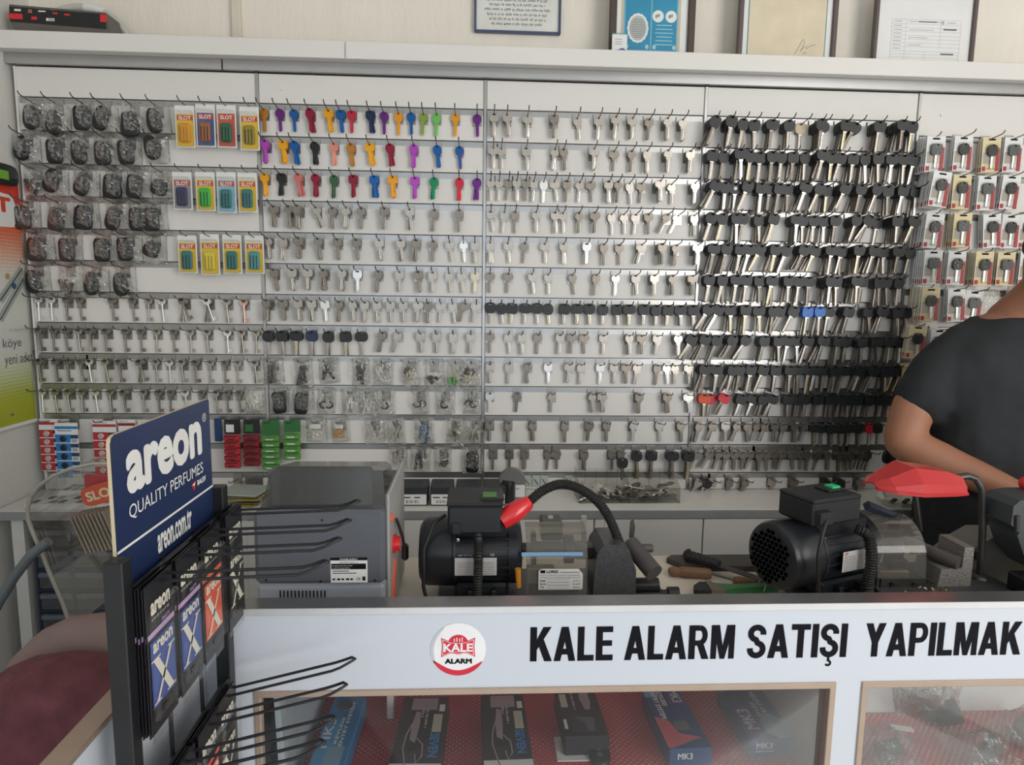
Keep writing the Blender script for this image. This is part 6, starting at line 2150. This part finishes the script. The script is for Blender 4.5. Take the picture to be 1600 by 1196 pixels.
# third machine, at the photo's edge
k3 = thing('grey_key_machine', 'dark grey machine with a rounded head and a black switch box with white rocker', 'key machine', (2.25, -.72, WT))
MB().prism([(2.149, 1.116), (2.160, 1.127), (2.184, 1.131), (2.457, 1.134), (2.457, .985), (2.264, .985), (2.209, .992), (2.179, 1.024), (2.162, 1.062), (2.166, 1.067), (2.148, 1.082)], .69, .76, 0, frame_m((0, 0, 0), X, Z, -Y)).build('machine_head', mat('slate_grey_casting', '42464A', .45, var=.05), k3, smooth=25)
MB().tube([(2.156, -.762, 1.10), (2.159, -.762, 1.07)], .004, 10).build('bolt', STEELD, k3)
MB().prism([(2.20, WT + .0007), (2.44, WT + .0007), (2.44, 1.02), (2.20, 1.02), (2.165, 1.0), (2.135, .975)], .585, .66, 0, frame_m((0, 0, 0), X, Z, -Y)).build('machine_body', mat('warm_grey_casting', '7A7772', .5, .1), k3)
MB().lathe([(.009, 0), (.009, .004)], 16, 0, frame_m((2.168, -.662, .985), X, Z, -Y)).build('port', BLACKP, k3)
MB().box((2.215, -.765, .962), (.095, .05, .052), 0, None, .003).build('switch_box', BLACKP, k3)
MB().box((2.188, -.791, .965), (.018, .004, .012), 0, Matrix.Translation((2.188, -.791, .965)) @ Matrix.Rotation(.12, 4, 'Y') @ Matrix.Translation((-2.188, .791, -.965)), .001).build('rocker_switch', PAPER, k3)
MB().ball((2.222, -.70, 1.142), .014).build('red_button', RED, k3, smooth=60)

# ------------------------------------------------------------------ hand tools on the worktop
p = [aZ(*q, WT) for q in ((1045, 868), (1062, 884), (1205, 893), (1215, 866))]
st = thing('whetstone_board', 'dark tapered sharpening board lying at the back edge of the bench', 'board', (1.7, -.56, WT))
MB().prism([(1.600, -.530), (1.585, -.545), (1.610, -.585), (1.86, -.600), (1.86, -.530)], WT, WT + .012, 0).build('board', mat('worn_dark_board', '4E4844', .6, var=.3, scale=30, stretch=(1, 6, 1)), st)
sw_ = thing('rubber_mallet_grip', 'black ribbed rubber-handled scraper resting on the dark board', 'scraper', (1.64, -.57, WT + .012))
a, b = aZ(1068, 866, WT + .028), aZ(1124, 884, WT + .020)
d = (b - a)
N = 15
MB().tube([a + d * (i / N) for i in range(N + 1)], [.006, .0125, .0145] + [(.0118 if i % 2 else .0105) for i in range(N - 4)] + [.011, .010], 16).build('grip', BLACKR, sw_, smooth=25)
MB().prism([(-.0, -.010), (.085, -.014), (.085, .008), (0, .010)], -.001, .001, 0, frame_m(b, d.normalized(), Z.cross(d).normalized(), d.normalized().cross(Z.cross(d).normalized()))).build('steel_blade', STEELD, sw_)
WOODH = mat('worn_wood_handle', '7C5A40', .55, var=.2, scale=20, stretch=(1, 8, 8))
fl = thing('wood_handled_file', 'slim file with a turned wooden handle in front of the dark board', 'file', (1.62, -.615, WT))
a, b = aZ(1044, 893, WT + .011), aZ(1111, 897, WT + .011)
d = b - a
MB().tube([a + d * s_ for s_ in (0, .03, .10, .18, .24, .27, .32, .40, .75, .88, .90, .97, 1)], [.004, .008, .0098, .0098, .0085, .009, .0105, .0108, .0106, .0110, .0100, .0100, .008], 18).build('handle', WOODH, fl, smooth=40)
MB().tube([b, b + d * .9 + Vector((0, -.035, -.006))], [.0026, .0018], 8).build('file_blade', STEELD, fl, smooth=50)
aw = thing('wooden_awl_handle', 'short plain wooden tool handle behind the green brush', 'tool handle', (1.71, -.66, WT))
a, b = aZ(1145, 908, WT + .008), aZ(1192, 911, WT + .006)
d = b - a
MB().tube([a + d * s_ for s_ in (0, .06, .2, .4, .7, 1)], [.004, .0085, .0098, .0082, .0062, .005], 16).build('handle', WOODH, aw, smooth=40)
gb = thing('green_brush', 'green plastic brush with dark bristles lying on the bench', 'brush', (1.66, -.70, WT))
a, b = aZ(1082, 922, WT + .0095), aZ(1200, 918, WT + .0095)
d = (b - a).normalized()
n_ = Z.cross(d)
Mb = frame_m(a, d, n_, d.cross(n_))
MB().prism([(0, -.010), (.004, -.016), (.030, -.020), (.034, .020), (.022, .022), (.004, .006)], -.007, .006, 0, Mb).build('bristles', BLACKR, gb)
MB().prism([(.029, -.020), (.056, -.018), (.044, .019), (.033, .0215)], -.0075, .0075, 0, Mb).build('ferrule', mat('worn_brown_ferrule', '6E6058', .5), gb)
MB().prism([(.054, -.018), (.080, -.012), (.115, -.010), (.165, -.011), (.165, .009), (.115, .007), (.080, .006), (.050, .014), (.044, .018)], -.006, .006, 0, Mb).build('handle', GREEN, gb)
rg = aZ(1190, 916, WT + .012)
MB().tube([rg + d * (.004 * sin(i * .5)) + n_ * (.013 * cos(i * .5)) + Z * (.012 * sin(i * .5)) for i in range(14)], .0009, 6).build('wire_ring', NICKEL3, gb, smooth=60)
# brass and steel cuttings
sv = MB()
q = random.Random(3)
for i in range(420):
    if i < 260:
        x, y, z = q.gauss(1.745, .018), q.gauss(-.735, .012), WT
        z += max(0, .022 - abs(x - 1.745) * .7 - abs(y + .735) * .9) * q.random()
    else:
        x, y, z = q.uniform(1.96, 2.05), q.uniform(-.77, -.70), WT + .030
    s_ = q.uniform(.0012, .003)
    a = q.uniform(0, 6.28)
    M_ = Matrix.Translation((x, y, z + .0026)) @ Euler((q.uniform(-1, 1), q.uniform(-1, 1), a)).to_matrix().to_4x4()
    sv.add([(-s_, -s_ * .4, 0), (s_, -s_ * .3, .0004), (s_ * .9, s_ * .4, 0), (-s_ * .8, s_ * .3, -.0003)], [(0, 1, 2, 3)], i % 3, M_)
tag(sv.build('metal_shavings', [mat('cuttings_brown', '6A5244', .4, .5), mat('cuttings_brass', 'B8924E', .4, .6), NICKEL], recalc=False), 'heap and sprinkle of metal cuttings beside the second key duplicator', 'shavings', kind='stuff')

# ------------------------------------------------------------------ rack of air freshener cards
RX, RY0, RY1 = .842, -1.243, -1.008
rad3 = radians(0)
AW = Vector((-sin(rad3), cos(rad3), 0))        # away along the rack
NR = Vector((cos(rad3), sin(rad3), 0))         # the way the hooks point
RO = Vector((RX, RY0, 0))
rp_ = lambda s_, z, n=0.0: RO + AW * s_ + NR * n + Z * z
LR = RY1 - RY0
rk = thing('display_rack', 'black metal rack with paired wire hooks and a navy header sign', 'rack', (RX, RY0 + LR / 2, 0))
RM = frame_m(RO, AW, -NR, Z)                   # local x along the rack, -y outwards, z up
for s_ in (-.008, LR + .008):
    MB().box((s_, 0, .6125), (.0185, .0185, 1.225), 0, RM, .0012).box((s_, -.055, .006), (.024, .14, .012), 0, RM, .002).build('post', BLACKP, rk)
for z in (1.187, .955, .72, .40, .12):
    MB().tube([rp_(0, z, .004), rp_(LR, z, .004)], .0042, 10).tube([rp_(0, z - .022, .004), rp_(LR, z - .022, .004)], .003, 8).build('crossbar', BLACKP, rk, smooth=60)
for s_ in (LR * .36, LR * .72):
    MB().tube([rp_(s_, .10, -.002), rp_(s_, 1.19, -.002)], .0026, 8).build('wire_upright', BLACKP, rk, smooth=60)
hs_ = [(-1.0, 0)]
tipsU = [(562, 783), (548, 813), (533, 842), (513, 878)]
tipsL = [(555, 1030), (542, 1070), (525, 1122), (508, 1160)]
SU, SL = [], []
for tips, zt, S_ in ((tipsU, 1.2, SU), (tipsL, 1.0, SL)):
    zb = zt - (.016 if zt > 1.1 else .048)
    for px, py in tips:
        tp_ = aZ(px, py, zt)
        s_ = (tp_ - RO).dot(AW)
        n_t = (tp_ - RO).dot(NR)
        S_.append((s_, n_t, zb, zt))
        h_ = MB()
        for dz, dn in ((0, 0),):
            # one long U-shaped wire: out along the upper prong, round the raised tip and back along the lower prong
            g = .0098
            P_ = lambda f, z, off: rp_(s_ + off, z, .004 + f * (n_t - .004))
            zz = lambda f: zb + (zt - .010 - zb) * min(1, f / .86)
            path = [P_(0, zb, -g), P_(.45, zz(.45), -g), P_(.84, zz(.84), -g), P_(.90, zt - .007, -g * .9), P_(.97, zt - .001, -g * .6), P_(1.0, zt, 0),
                    P_(.97, zt - .001, g * .6), P_(.90, zt - .007, g * .9), P_(.84, zz(.84), g), P_(.45, zz(.45), g), P_(0, zb, g)]
            h_.tube(path, .0019, 8)
        h_.build('double_hook', BLACKP, rk, smooth=60)
# header sign
NAVYS = mat('navy_sign_print', '22325A', .35, var=.08, scale=6)
sg = MB()
zb_, zt_ = 1.180, 1.343
c3 = .008
pol = [(0, zb_), (LR, zb_), (LR, zt_ - c3 * .4), (LR - c3 * .4, zt_ - .0), (c3, zt_), (c3 * .3, zt_ - c3 * .3), (0, zt_ - c3)]
SM = frame_m(RO - NR * .004, AW, Z, NR)
sg.prism(pol, -.0035, 0, 1, SM)
sg.add([SM @ Vector((x, z, .0004)) for x, z in pol], [tuple(range(len(pol)))], 0)
SI = lambda u, v: RO - NR * .0038 + AW * (u * LR) + Z * (1.221 + v * .122)
HS = .122
text(sg, 'areon', SI(.105, .46), AW, Z, LR * .775, HS * .36, 2, .044, .0006)
text(sg, 'QUALITY PERFUMES', SI(.11, .245), AW, Z, LR * .77, HS * .135, 2, .006, .0006)
quad(sg, SI(.0, .045), AW, Z, LR, HS * .022, 2, .0006)
text(sg, 'areon.com.tr', SI(.34, -.21), AW, Z, LR * .37, HS * .20, 2, .03, .0006)
text(sg, '®', SI(.90, .78), AW, Z, LR * .05, HS * .09, 2, .0, .0006)
text(sg, 'BALEV', SI(.80, .165), AW, Z, LR * .11, HS * .055, 2, .04, .0006)
sg.add([SI(x, z) + NR * .0007 for x, z in ((.725, .21), (.785, .235), (.755, .13))], [(0, 1, 2)], 3)
sg.add([SI(x, z) + NR * .0009 for x, z in ((.735, .205), (.775, .222), (.758, .185))], [(0, 1, 2)], 2)
sg.build('header_sign', [NAVYS, mat('mdf_edge', 'C8B89A', .7), mat('sign_white', 'ECECE8', .5), RED], rk, recalc=False)

# hanging freshener cards
PK = dict(navy=mat('freshener_navy', '3850A0', .3, var=.05), coral=mat('freshener_coral', 'EC6446', .3, var=.05), black=mat('freshener_black', '2C2A2A', .35, var=.1))
HEADB = mat('freshener_header_black', '1C1A1E', .3, var=.1)
LILAC = mat('freshener_lilac_stripe', 'C8A4D4', .4)
CREAMX = mat('freshener_cream_letter', 'EAE4D4', .45)
HL = .157
_pk = {}


def pack_card(kind, w):
    m = MB()
    m.box((0, .0006, -HL * .5 + .012), (w, .0012, HL), 0)
    quad(m, (-w / 2, 0, -.044), X, Z, w, .0055, 1 if kind == 'navy' else 2, .0004)
    quad(m, (-w * .44, 0, -.118), X, Z, w * .88, .069, 2, .0005)
    text(m, 'areon', (-w * .36, 0, -.022), X, Z, w * .72, .013, 3, .045, .0007)
    greek(m, (-w * .34, 0, -.0275), X, Z, w * .66, .0032, 3, 4, .0007)
    if kind == 'navy':
        text(m, 'PARTY', (w * .02, 0, -.037), X, Z, w * .30, .0045, 1, .01, .0007)
    text(m, 'areon', (-w * .36, 0, -.062), X, Z, w * .74, .0105, 3, .04, .0009)
    # a tall serif X
    for (p, q_, t_) in (((-.28, -.062), (.24, -.114), .0110), ((.30, -.062), (-.28, -.114), .0050)):
        x0_, z0_, x1_, z1_ = p[0] * w, p[1] - .006, q_[0] * w, q_[1]
        m.add([(x0_ - t_ / 2, -.0010, z0_), (x1_ - t_ / 2, -.0010, z1_), (x1_ + t_ / 2, -.0010, z1_), (x0_ + t_ / 2, -.0010, z0_)], [(0, 1, 2, 3)], 3)
    for cx_, z_, ww in ((-.28, -.0690, .34), (.30, -.0690, .26), (.24, -.1150, .34), (-.28, -.1150, .26)):
        m.add([(cx_ * w - ww * w / 2, -.0011, z_), (cx_ * w + ww * w / 2, -.0011, z_), (cx_ * w + ww * w / 2, -.0011, z_ + .0016), (cx_ * w - ww * w / 2, -.0011, z_ + .0016)], [(0, 1, 2, 3)], 3)
    greek(m, (-w * .30, 0, -.109), X, Z, w * .14, .0035, 4, 9, .0009)
    m.box((0, -.0002, -.128), (w * .16, .001, .006), 4)
    return m.mesh('printed_card', [HEADB, LILAC, PK[kind], CREAMX, BLACKP])


WP = .0575
PKM = {k: pack_card(k, WP) for k in PK}
PKF = MB().box((0, -.004, -.070), (WP * 1.02, .008, .120), 0, None, .003).mesh('clear_sleeve', CARDFILM, 40)
PKF2 = MB().box((0, 0, -.142), (WP * .98, .0008, .022), 0).mesh('clear_flap', CARDFILM)
BACKM = frame_m((0, 0, 0), AW, -NR, Z)
PN = {'navy': 'navy', 'coral': 'coral red', 'black': 'black and gold'}
for S_, kinds, nm in ((SU, ('black', 'coral', 'navy', 'navy'), 'upper'), (SL, ('black', 'coral', 'black', 'black'), 'lower')):
    for j, ((s_, n_t, zb, zt), kd_) in enumerate(zip(S_, kinds)):
        cnt = 5
        s0 = s_ - .019
        for i in range(cnt):
            nn = .010 + .0028 * i
            last = i == cnt - 1
            zc = zb - .004 + (zt - zb) * nn / n_t
            jit = (0, 0, 0) if last else (rnd.uniform(-.002, .002), 0, rnd.uniform(-.003, .003))
            o = put('air_freshener_card', PKM[kd_], Matrix.Translation(rp_(s0 + jit[0], zc + jit[2], nn)) @ BACKM)
            pos = f'{ORD[4 - j]} {nm} hook from the post'
            if last:
                tag(o, f'{PN[kd_]} card with a big X, front, {pos}', 'air freshener card', 'air freshener cards')
                put('clear_sleeve', PKF, Matrix(), o)
                put('clear_flap', PKF2, Matrix(), o)
            else:
                tag(o, f'{PN[kd_]} card behind the front one, {pos}', 'air freshener card', f'cards on the {pos}')

# ------------------------------------------------------------------ armchair, clear display, tube
VEL = mat('dark_red_velvet', '6C3C42', .85, var=.25, scale=30, bump=.2, bscale=160)
SHELL = mat('mauve_chair_shell', '8A7470', .55, var=.05)
ch = thing('armchair', 'dark red upholstered armchair with a mauve shell behind the counter side panel', 'armchair', (.47, -.95, 0))


def slab(cx_, cz_, rx, rz, y0, y1, e, n=48, bulge=.0):
    R = []
    for y, k in ((y0, .86), (y0 + (y1 - y0) * .12, .96), (y0 + (y1 - y0) * .4, 1), (y0 + (y1 - y0) * .75, 1), (y1 - (y1 - y0) * .06, .97), (y1, .9)):
        R.append([(cx_ + superr(rx, rz, e, 2 * pi * i / n) * cos(2 * pi * i / n) * k, y, cz_ + superr(rx, rz, e, 2 * pi * i / n) * sin(2 * pi * i / n) * k) for i in range(n)])
    return MB().rings(R)


slab(.570, .55, .214, .400, -.85, -.775, 2.4).build('back_shell', SHELL, ch, smooth=60)
slab(.560, .55, .214, .378, -.97, -.848, 2.3).build('back_cushion', VEL, ch, smooth=60)
MB().box((.47, -1.14, .40), (.50, .46, .14), 0, None, .05).build('seat', VEL, ch, smooth=60)
for s_ in (-1, 1):
    MB().box((.47 + s_ * .262, -1.07, .46), (.075, .50, .34), 0, None, .03).build('armrest', VEL, ch, smooth=60)
for x in (.27, .67):
    for y in (-1.30, -.80):
        MB().tube([(x, y, .33), (x, y, .0)], [.018, .013], 12).build('leg', BLACKP, ch, smooth=60)
ad_ = thing('clear_display', 'curved clear acrylic dispenser holding tilted sheets behind the navy sign', 'dispenser', (.34, -.42, 0))
MB().tube([(.40, -.41, .004), (.40, -.41, .756)], .014, 14).lathe([(.12, 0), (.12, .008), (.02, .014)], 28, 0, Matrix.Translation((.40, -.41, .0005))).build('stand', BLACKP, ad_, smooth=50)
prof = [aY(px, py, -.45) for px, py in ((143, 958), (128, 915), (112, 878), (97, 840), (86, 815), (79, 795), (78, 778), (83, 760), (96, 744), (116, 730), (142, 719), (175, 712), (215, 712), (250, 718))]
prof = [Vector((p.x, 0, max(p.z, .757))) for p in prof]
m = MB()
n = len(prof)
for y in (-.52, -.30):
    pts = [Vector((p.x, y, p.z)) for p in prof] + [Vector((.50, y, prof[-1].z)), Vector((.50, y, .757))]
    m.add([p for p in pts], [tuple(range(len(pts)))], 0)
m.add([Vector((p.x, y, p.z)) for p in prof for y in (-.52, -.30)], [(2 * i, 2 * i + 1, 2 * i + 3, 2 * i + 2) for i in range(n - 1)], 0)
m.build('acrylic_body', ACRYL, ad_, smooth=60)
MB().tube([Vector((p.x, -.522, p.z)) for p in prof], .0042, 6).build('acrylic_rim', mat('acrylic_edge', 'A8A49A', .25), ad_, smooth=60)
o_ = aY(126, 786, -.40)
m = MB()
a, b = aY(128, 782, -.41), aY(176, 748, -.41)
m.box(((a.x + b.x) / 2 + .012, -.40, (a.z + b.z) / 2), (.085, .010, .062), 0, None, .002)
m.build('red_packet', BATR, ad_)
m = MB()
R_ = []
cen = Vector(((a.x + b.x) / 2 + .018, -.418, (a.z + b.z) / 2 - .004))
d1 = Vector((cos(.30), 0, sin(.30)))
d2 = Vector((-sin(.30), 0, cos(.30)))
for y in (0, -.006):
    R_.append([cen + Vector((0, y, 0)) + d1 * (superr(.046, .022, 4, 2 * pi * i / 32) * cos(2 * pi * i / 32)) + d2 * (superr(.046, .022, 4, 2 * pi * i / 32) * sin(2 * pi * i / 32)) for i in range(32)])
m.rings(R_, 0)
text(m, 'SLOT', cen + Vector((0, -.0062, 0)) - d1 * .036 - d2 * .011, d1, d2, .072, .022, 1, .04, .0006)
m.build('slot_badge', [mat('badge_orange', 'E0532E', .4), mat('badge_cream', 'EFD9B0', .5)], ad_, recalc=False)
SHEETS = mat('brown_card_sheet', 'A8998A', .5, var=.15)
for i in range(9):
    c = aY(116, 836, -.44)
    tag(MB().box((0, 0, 0), (.088, .055, .0036), 0, Matrix.Translation((c.x + .012 + .0085 * i, -.42, c.z + .0015 * i)) @ Matrix.Rotation(radians(70), 4, 'Y'), .0008).build('card_sheet', SHEETS),
        'brownish card sheet standing tilted inside the clear acrylic dispenser', 'card', 'card sheets in the dispenser')
tp_ = [aY(px, py, -.545) for px, py in ((-70, 1060), (-28, 990), (0, 938), (22, 902), (48, 868), (76, 846))]
tp_[0].x = max(tp_[0].x, XL + .012)
tag(MB().tube(tp_, .0098, 14).build('bent_tube', mat('grey_tube', '70787C', .35, .2), smooth=60), 'grey bent tube curving up from the wall side to the clear dispenser', 'tube')

# ------------------------------------------------------------------ the man at the bench
SKIN = mat('warm_skin', 'A8745A', .55, var=.08, scale=14, bump=.06, bscale=260)
SHIRT = mat('black_cotton', '26292C', .85, var=.1, scale=10, bump=.25, bscale=14)
TROUS = mat('black_trousers', '1E2023', .8, var=.1, bump=.1, bscale=40)
HAIR = mat('dark_hair', '1E1814', .6, var=.3, bump=.4, bscale=200)
PX0, PY0 = 2.480, -.335
pn = thing('person', 'man in a plain black T-shirt bending over the bench behind the red lamp shade', 'person', (PX0, PY0, 0))


def ell(c, u, v, a, b, n=28, e=2.3):
    c, u, v = Vector(c), Vector(u), Vector(v)
    return [c + u * (superr(a, b, e, 2 * pi * i / n) * cos(2 * pi * i / n)) + v * (superr(a, b, e, 2 * pi * i / n) * sin(2 * pi * i / n)) for i in range(n)]


def limb(mb, pts, rs, n=16, mi=0, ry=None):
    """Tapering limb with rounded ends through the given joints."""
    P = [Vector(p) for p in pts]
    Q, R = [], []
    for i in range(len(P) - 1):
        a, b, c_, d = P[max(i - 1, 0)], P[i], P[i + 1], P[min(i + 2, len(P) - 1)]
        for j in range(6):
            s_ = j / 6
            Q.append(.5 * ((2 * b) + (c_ - a) * s_ + (2 * a - 5 * b + 4 * c_ - d) * s_ ** 2 + (3 * b - a - 3 * c_ + d) * s_ ** 3))
            R.append(rs[i] + (rs[i + 1] - rs[i]) * s_)
    Q.append(P[-1])
    R.append(rs[-1])
    d0, d1 = (Q[0] - Q[1]).normalized(), (Q[-1] - Q[-2]).normalized()
    Q = [Q[0] + d0 * R[0] * .8, Q[0] + d0 * R[0] * .5] + Q + [Q[-1] + d1 * R[-1] * .5, Q[-1] + d1 * R[-1] * .8]
    R = [R[0] * .35, R[0] * .8] + R + [R[-1] * .8, R[-1] * .35]
    mb.tube(Q, R, n, mi)


def fuse(mb, name, m, parent, voxel, smooth=6, rough=0):
    o = mb.build(name, m, parent)
    r = o.modifiers.new('fuse', 'REMESH')
    r.mode = 'VOXEL'
    r.voxel_size = voxel
    r.use_smooth_shade = True
    s_ = o.modifiers.new('soften', 'SMOOTH')
    s_.factor = .5
    s_.iterations = smooth
    return o


def torso(mb, infl, z0, z1):
    lv = [(.86, .172, .120, 0, 0), (.93, .176, .124, 0, 0), (1.02, .182, .128, 0, -.004), (1.12, .180, .125, 0, -.004), (1.22, .190, .122, 0, 0), (1.30, .200, .118, 0, .006), (1.35, .192, .108, 0, .010), (1.39, .160, .092, 0, .014), (1.42, .120, .078, 0, .014), (1.45, .072, .062, 0, .012)]
    R = [ell((PX0 + dx, PY0 + dy, z), X, Y, a + infl, b + infl, 32, 2.6) for z, a, b, dx, dy in lv if z0 <= z <= z1]
    mb.rings(R)


SR, ER, WR = Vector((2.312, -.325, 1.345)), Vector((2.192, -.370, 1.150)), Vector((2.405, -.500, 1.048))
SLf, EL, WL = Vector((2.648, -.325, 1.345)), Vector((2.720, -.400, 1.140)), Vector((2.555, -.540, 1.040))
bd = MB()
torso(bd, 0, .86, 1.47)
limb(bd, [(PX0, PY0 + .016, 1.43), (PX0 + .014, PY0 - .014, 1.475), (PX0 + .030, PY0 - .045, 1.52)], [.066, .058, .056])
limb(bd, [SR + Vector((.02, 0, .0)), (SR + ER) / 2 + Vector((-.012, .004, 0)), ER], [.056, .050, .042])
limb(bd, [ER, ER + (WR - ER) * .3 + Vector((0, 0, -.006)), ER + (WR - ER) * .7, WR], [.043, .045, .034, .026])
limb(bd, [SLf - Vector((.02, 0, 0)), (SLf + EL) / 2, EL], [.056, .050, .042])
limb(bd, [EL, EL + (WL - EL) * .3, EL + (WL - EL) * .7, WL], [.043, .045, .034, .026])


def hand(mb, w, fwd, up, side):
    """Palm, four bent fingers and a thumb; side: the thumb's side."""
    fwd, side = fwd.normalized(), side.normalized()
    dn = -up.normalized()
    c0 = w + fwd * .045
    mb.rings([ell(w + fwd * (.005 + .019 * i), side, up.normalized(), (.030, .038, .042, .042, .036)[i], (.019, .017, .015, .014, .012)[i], 18, 2.6) for i in range(5)])
    for k, (off, L) in enumerate(((.030, .068), (.010, .076), (-.010, .071), (-.029, .056))):
        b_ = w + fwd * .078 + side * off
        j1 = b_ + fwd * L * .42 + dn * L * .16
        j2 = j1 + fwd * L * .20 + dn * L * .30
        j3 = j2 - fwd * L * .02 + dn * L * .26
        mb.tube([b_ - fwd * .016, b_, j1, j2, j3, j3 + dn * .004], [.0092, .0092, .0086, .0080, .0070, .003], 12)
    tb_ = w + fwd * .022 + side * .030
    mb.tube([tb_ - side * .012, tb_ + side * .008 + fwd * .010 + dn * .004, tb_ + side * .018 + fwd * .034 + dn * .012, tb_ + side * .014 + fwd * .056 + dn * .020, tb_ + side * .012 + fwd * .062 + dn * .022], [.013, .0125, .0102, .0085, .004], 12)


hand(bd, WR, Vector((.80, -.50, -.22)), Vector((-.1, -.2, 1)), Vector((.45, .75, .1)))
hand(bd, WL, Vector((-.35, -.86, -.30)), Vector((0, -.3, 1)), Vector((-.86, .35, 0)))
# head turned down and to one side
HC = Vector((PX0 + .034, PY0 - .075, 1.548))
hf = Vector((.20, -.88, -.42)).normalized()     # where the face looks
hs2 = hf.cross(Z).normalized()
hu = hs2.cross(hf).normalized()
HM = frame_m(HC, hs2, -hf, hu)                  # local: x to his right side, -y forward, z up
hr = [(-.118, .030, .030, -.050), (-.105, .046, .046, -.042), (-.080, .058, .066, -.026), (-.045, .067, .082, -.012), (0, .073, .094, 0), (.045, .075, .098, .004), (.080, .066, .086, .008), (.105, .045, .058, .010), (.118, .018, .022, .010)]
bd.rings([[HM @ Vector((superr(a, b, 2.2, 2 * pi * i / 24) * cos(2 * pi * i / 24), oy + superr(a, b, 2.2, 2 * pi * i / 24) * sin(2 * pi * i / 24), z)) for i in range(24)] for z, a, b, oy in hr])
bd.tube([HM @ Vector(p) for p in ((0, -.088, .022), (0, -.100, .0), (0, -.112, -.024), (0, -.098, -.036))], [.007, .009, .014, .010], 12)
for s_ in (-1, 1):
    bd.tube([HM @ Vector(p) for p in ((s_ * .060, .012, -.036), (s_ * .078, .016, -.020), (s_ * .086, .024, .004), (s_ * .084, .026, .024), (s_ * .072, .014, .030))], [.006, .009, .009, .009, .006], 10)
    bd.tube([HM @ Vector((s_ * .070, .010, z)) for z in (-.025, .020)], .008, 10)
    bd.tube([HM @ Vector(p) for p in ((s_ * .052, -.078, .030), (s_ * .030, -.090, .036), (s_ * .014, -.090, .030))], [.006, .008, .006], 8)
bd.tube([HM @ Vector(p) for p in ((-.024, -.084, -.060), (0, -.094, -.058), (.024, -.084, -.060))], [.005, .009, .005], 8)
bd.tube([HM @ Vector(p) for p in ((-.020, -.083, -.072), (0, -.091, -.072), (.020, -.083, -.072))], [.005, .008, .005], 8)
# legs
for s_ in (-1, 1):
    limb(bd, [(PX0 + s_ * .095, PY0, .88), (PX0 + s_ * .105, PY0 - .01, .50), (PX0 + s_ * .11, PY0 + .01, .09)], [.090, .060, .042])
fuse(bd, 'body', SKIN, pn, .0055, 5)
for s_ in (-1, 1):
    MB().ball(HM @ Vector((s_ * .030, -.0790, .018)), .0105, .0105, .0070, mi=0).ball(HM @ Vector((s_ * .030, -.0872, .0175)), .0042, mi=1).build('eye', [mat('eye_white', 'E8E4DE', .2) if 'eye_white' not in MATS else MATS['eye_white'], BLACKP], pn, smooth=60)
h = MB()
h.rings([[HM @ Vector((superr(a, b, 2.2, 2 * pi * i / 28) * cos(2 * pi * i / 28), oy + superr(a, b, 2.2, 2 * pi * i / 28) * sin(2 * pi * i / 28), z)) for i in range(28)] for z, a, b, oy in
         ((.010, .060, .064, .040), (.03, .078, .086, .026), (.05, .081, .098, .013), (.085, .073, .092, .012), (.112, .050, .064, .012), (.128, .018, .024, .012))])
fuse(h, 'hair', HAIR, pn, .006, 4)
sh_ = MB()
torso(sh_, .016, .90, 1.40)
sh_.rings([ell((PX0, PY0 + .012, 1.385), X, Y, .178, .106, 32, 2.4), ell((PX0, PY0 + .012, 1.415), X, Y, .140, .094, 32, 2.3), ell((PX0, PY0 + .010, 1.445), X, Y, .096, .080, 32, 2.2)])
for s0, e0 in ((SR, ER), (SLf, EL)):
    sd_ = 1 if s0.x < PX0 else -1
    d = (e0 - s0)
    limb(sh_, [s0 + Vector((.05 * sd_, 0, .02)), s0 + d * .12, s0 + d * .52 + Vector((-.006 * sd_, 0, 0))], [.062, .064, .066], 20)
so = fuse(sh_, 'tshirt', SHIRT, pn, .008, 5)
tx = bpy.data.textures.new('cloth_folds', 'CLOUDS')
tx.noise_scale = .11
dm = so.modifiers.new('folds', 'DISPLACE')
dm.texture = tx
dm.strength = .018
dm.mid_level = .5
tr = MB()
tr.rings([ell((PX0, PY0, z), X, Y, a, b, 32, 2.4) for z, a, b in ((.80, .190, .136), (.88, .192, .138), (.95, .186, .134), (.985, .182, .132))])
for s_ in (-1, 1):
    limb(tr, [(PX0 + s_ * .098, PY0, .84), (PX0 + s_ * .105, PY0 - .01, .50), (PX0 + s_ * .11, PY0 + .01, .12)], [.100, .076, .066], 20)
fuse(tr, 'trousers', TROUS, pn, .010, 5)
for s_ in (-1, 1):
    MB().rings([ell((PX0 + s_ * .11, PY0 - .03, z), X, Y, a, b, 20, 2.6) for z, a, b in ((.001, .050, .135), (.03, .050, .135), (.06, .044, .11), (.10, .040, .060))]).build('shoe', BLACKR, pn, smooth=50)
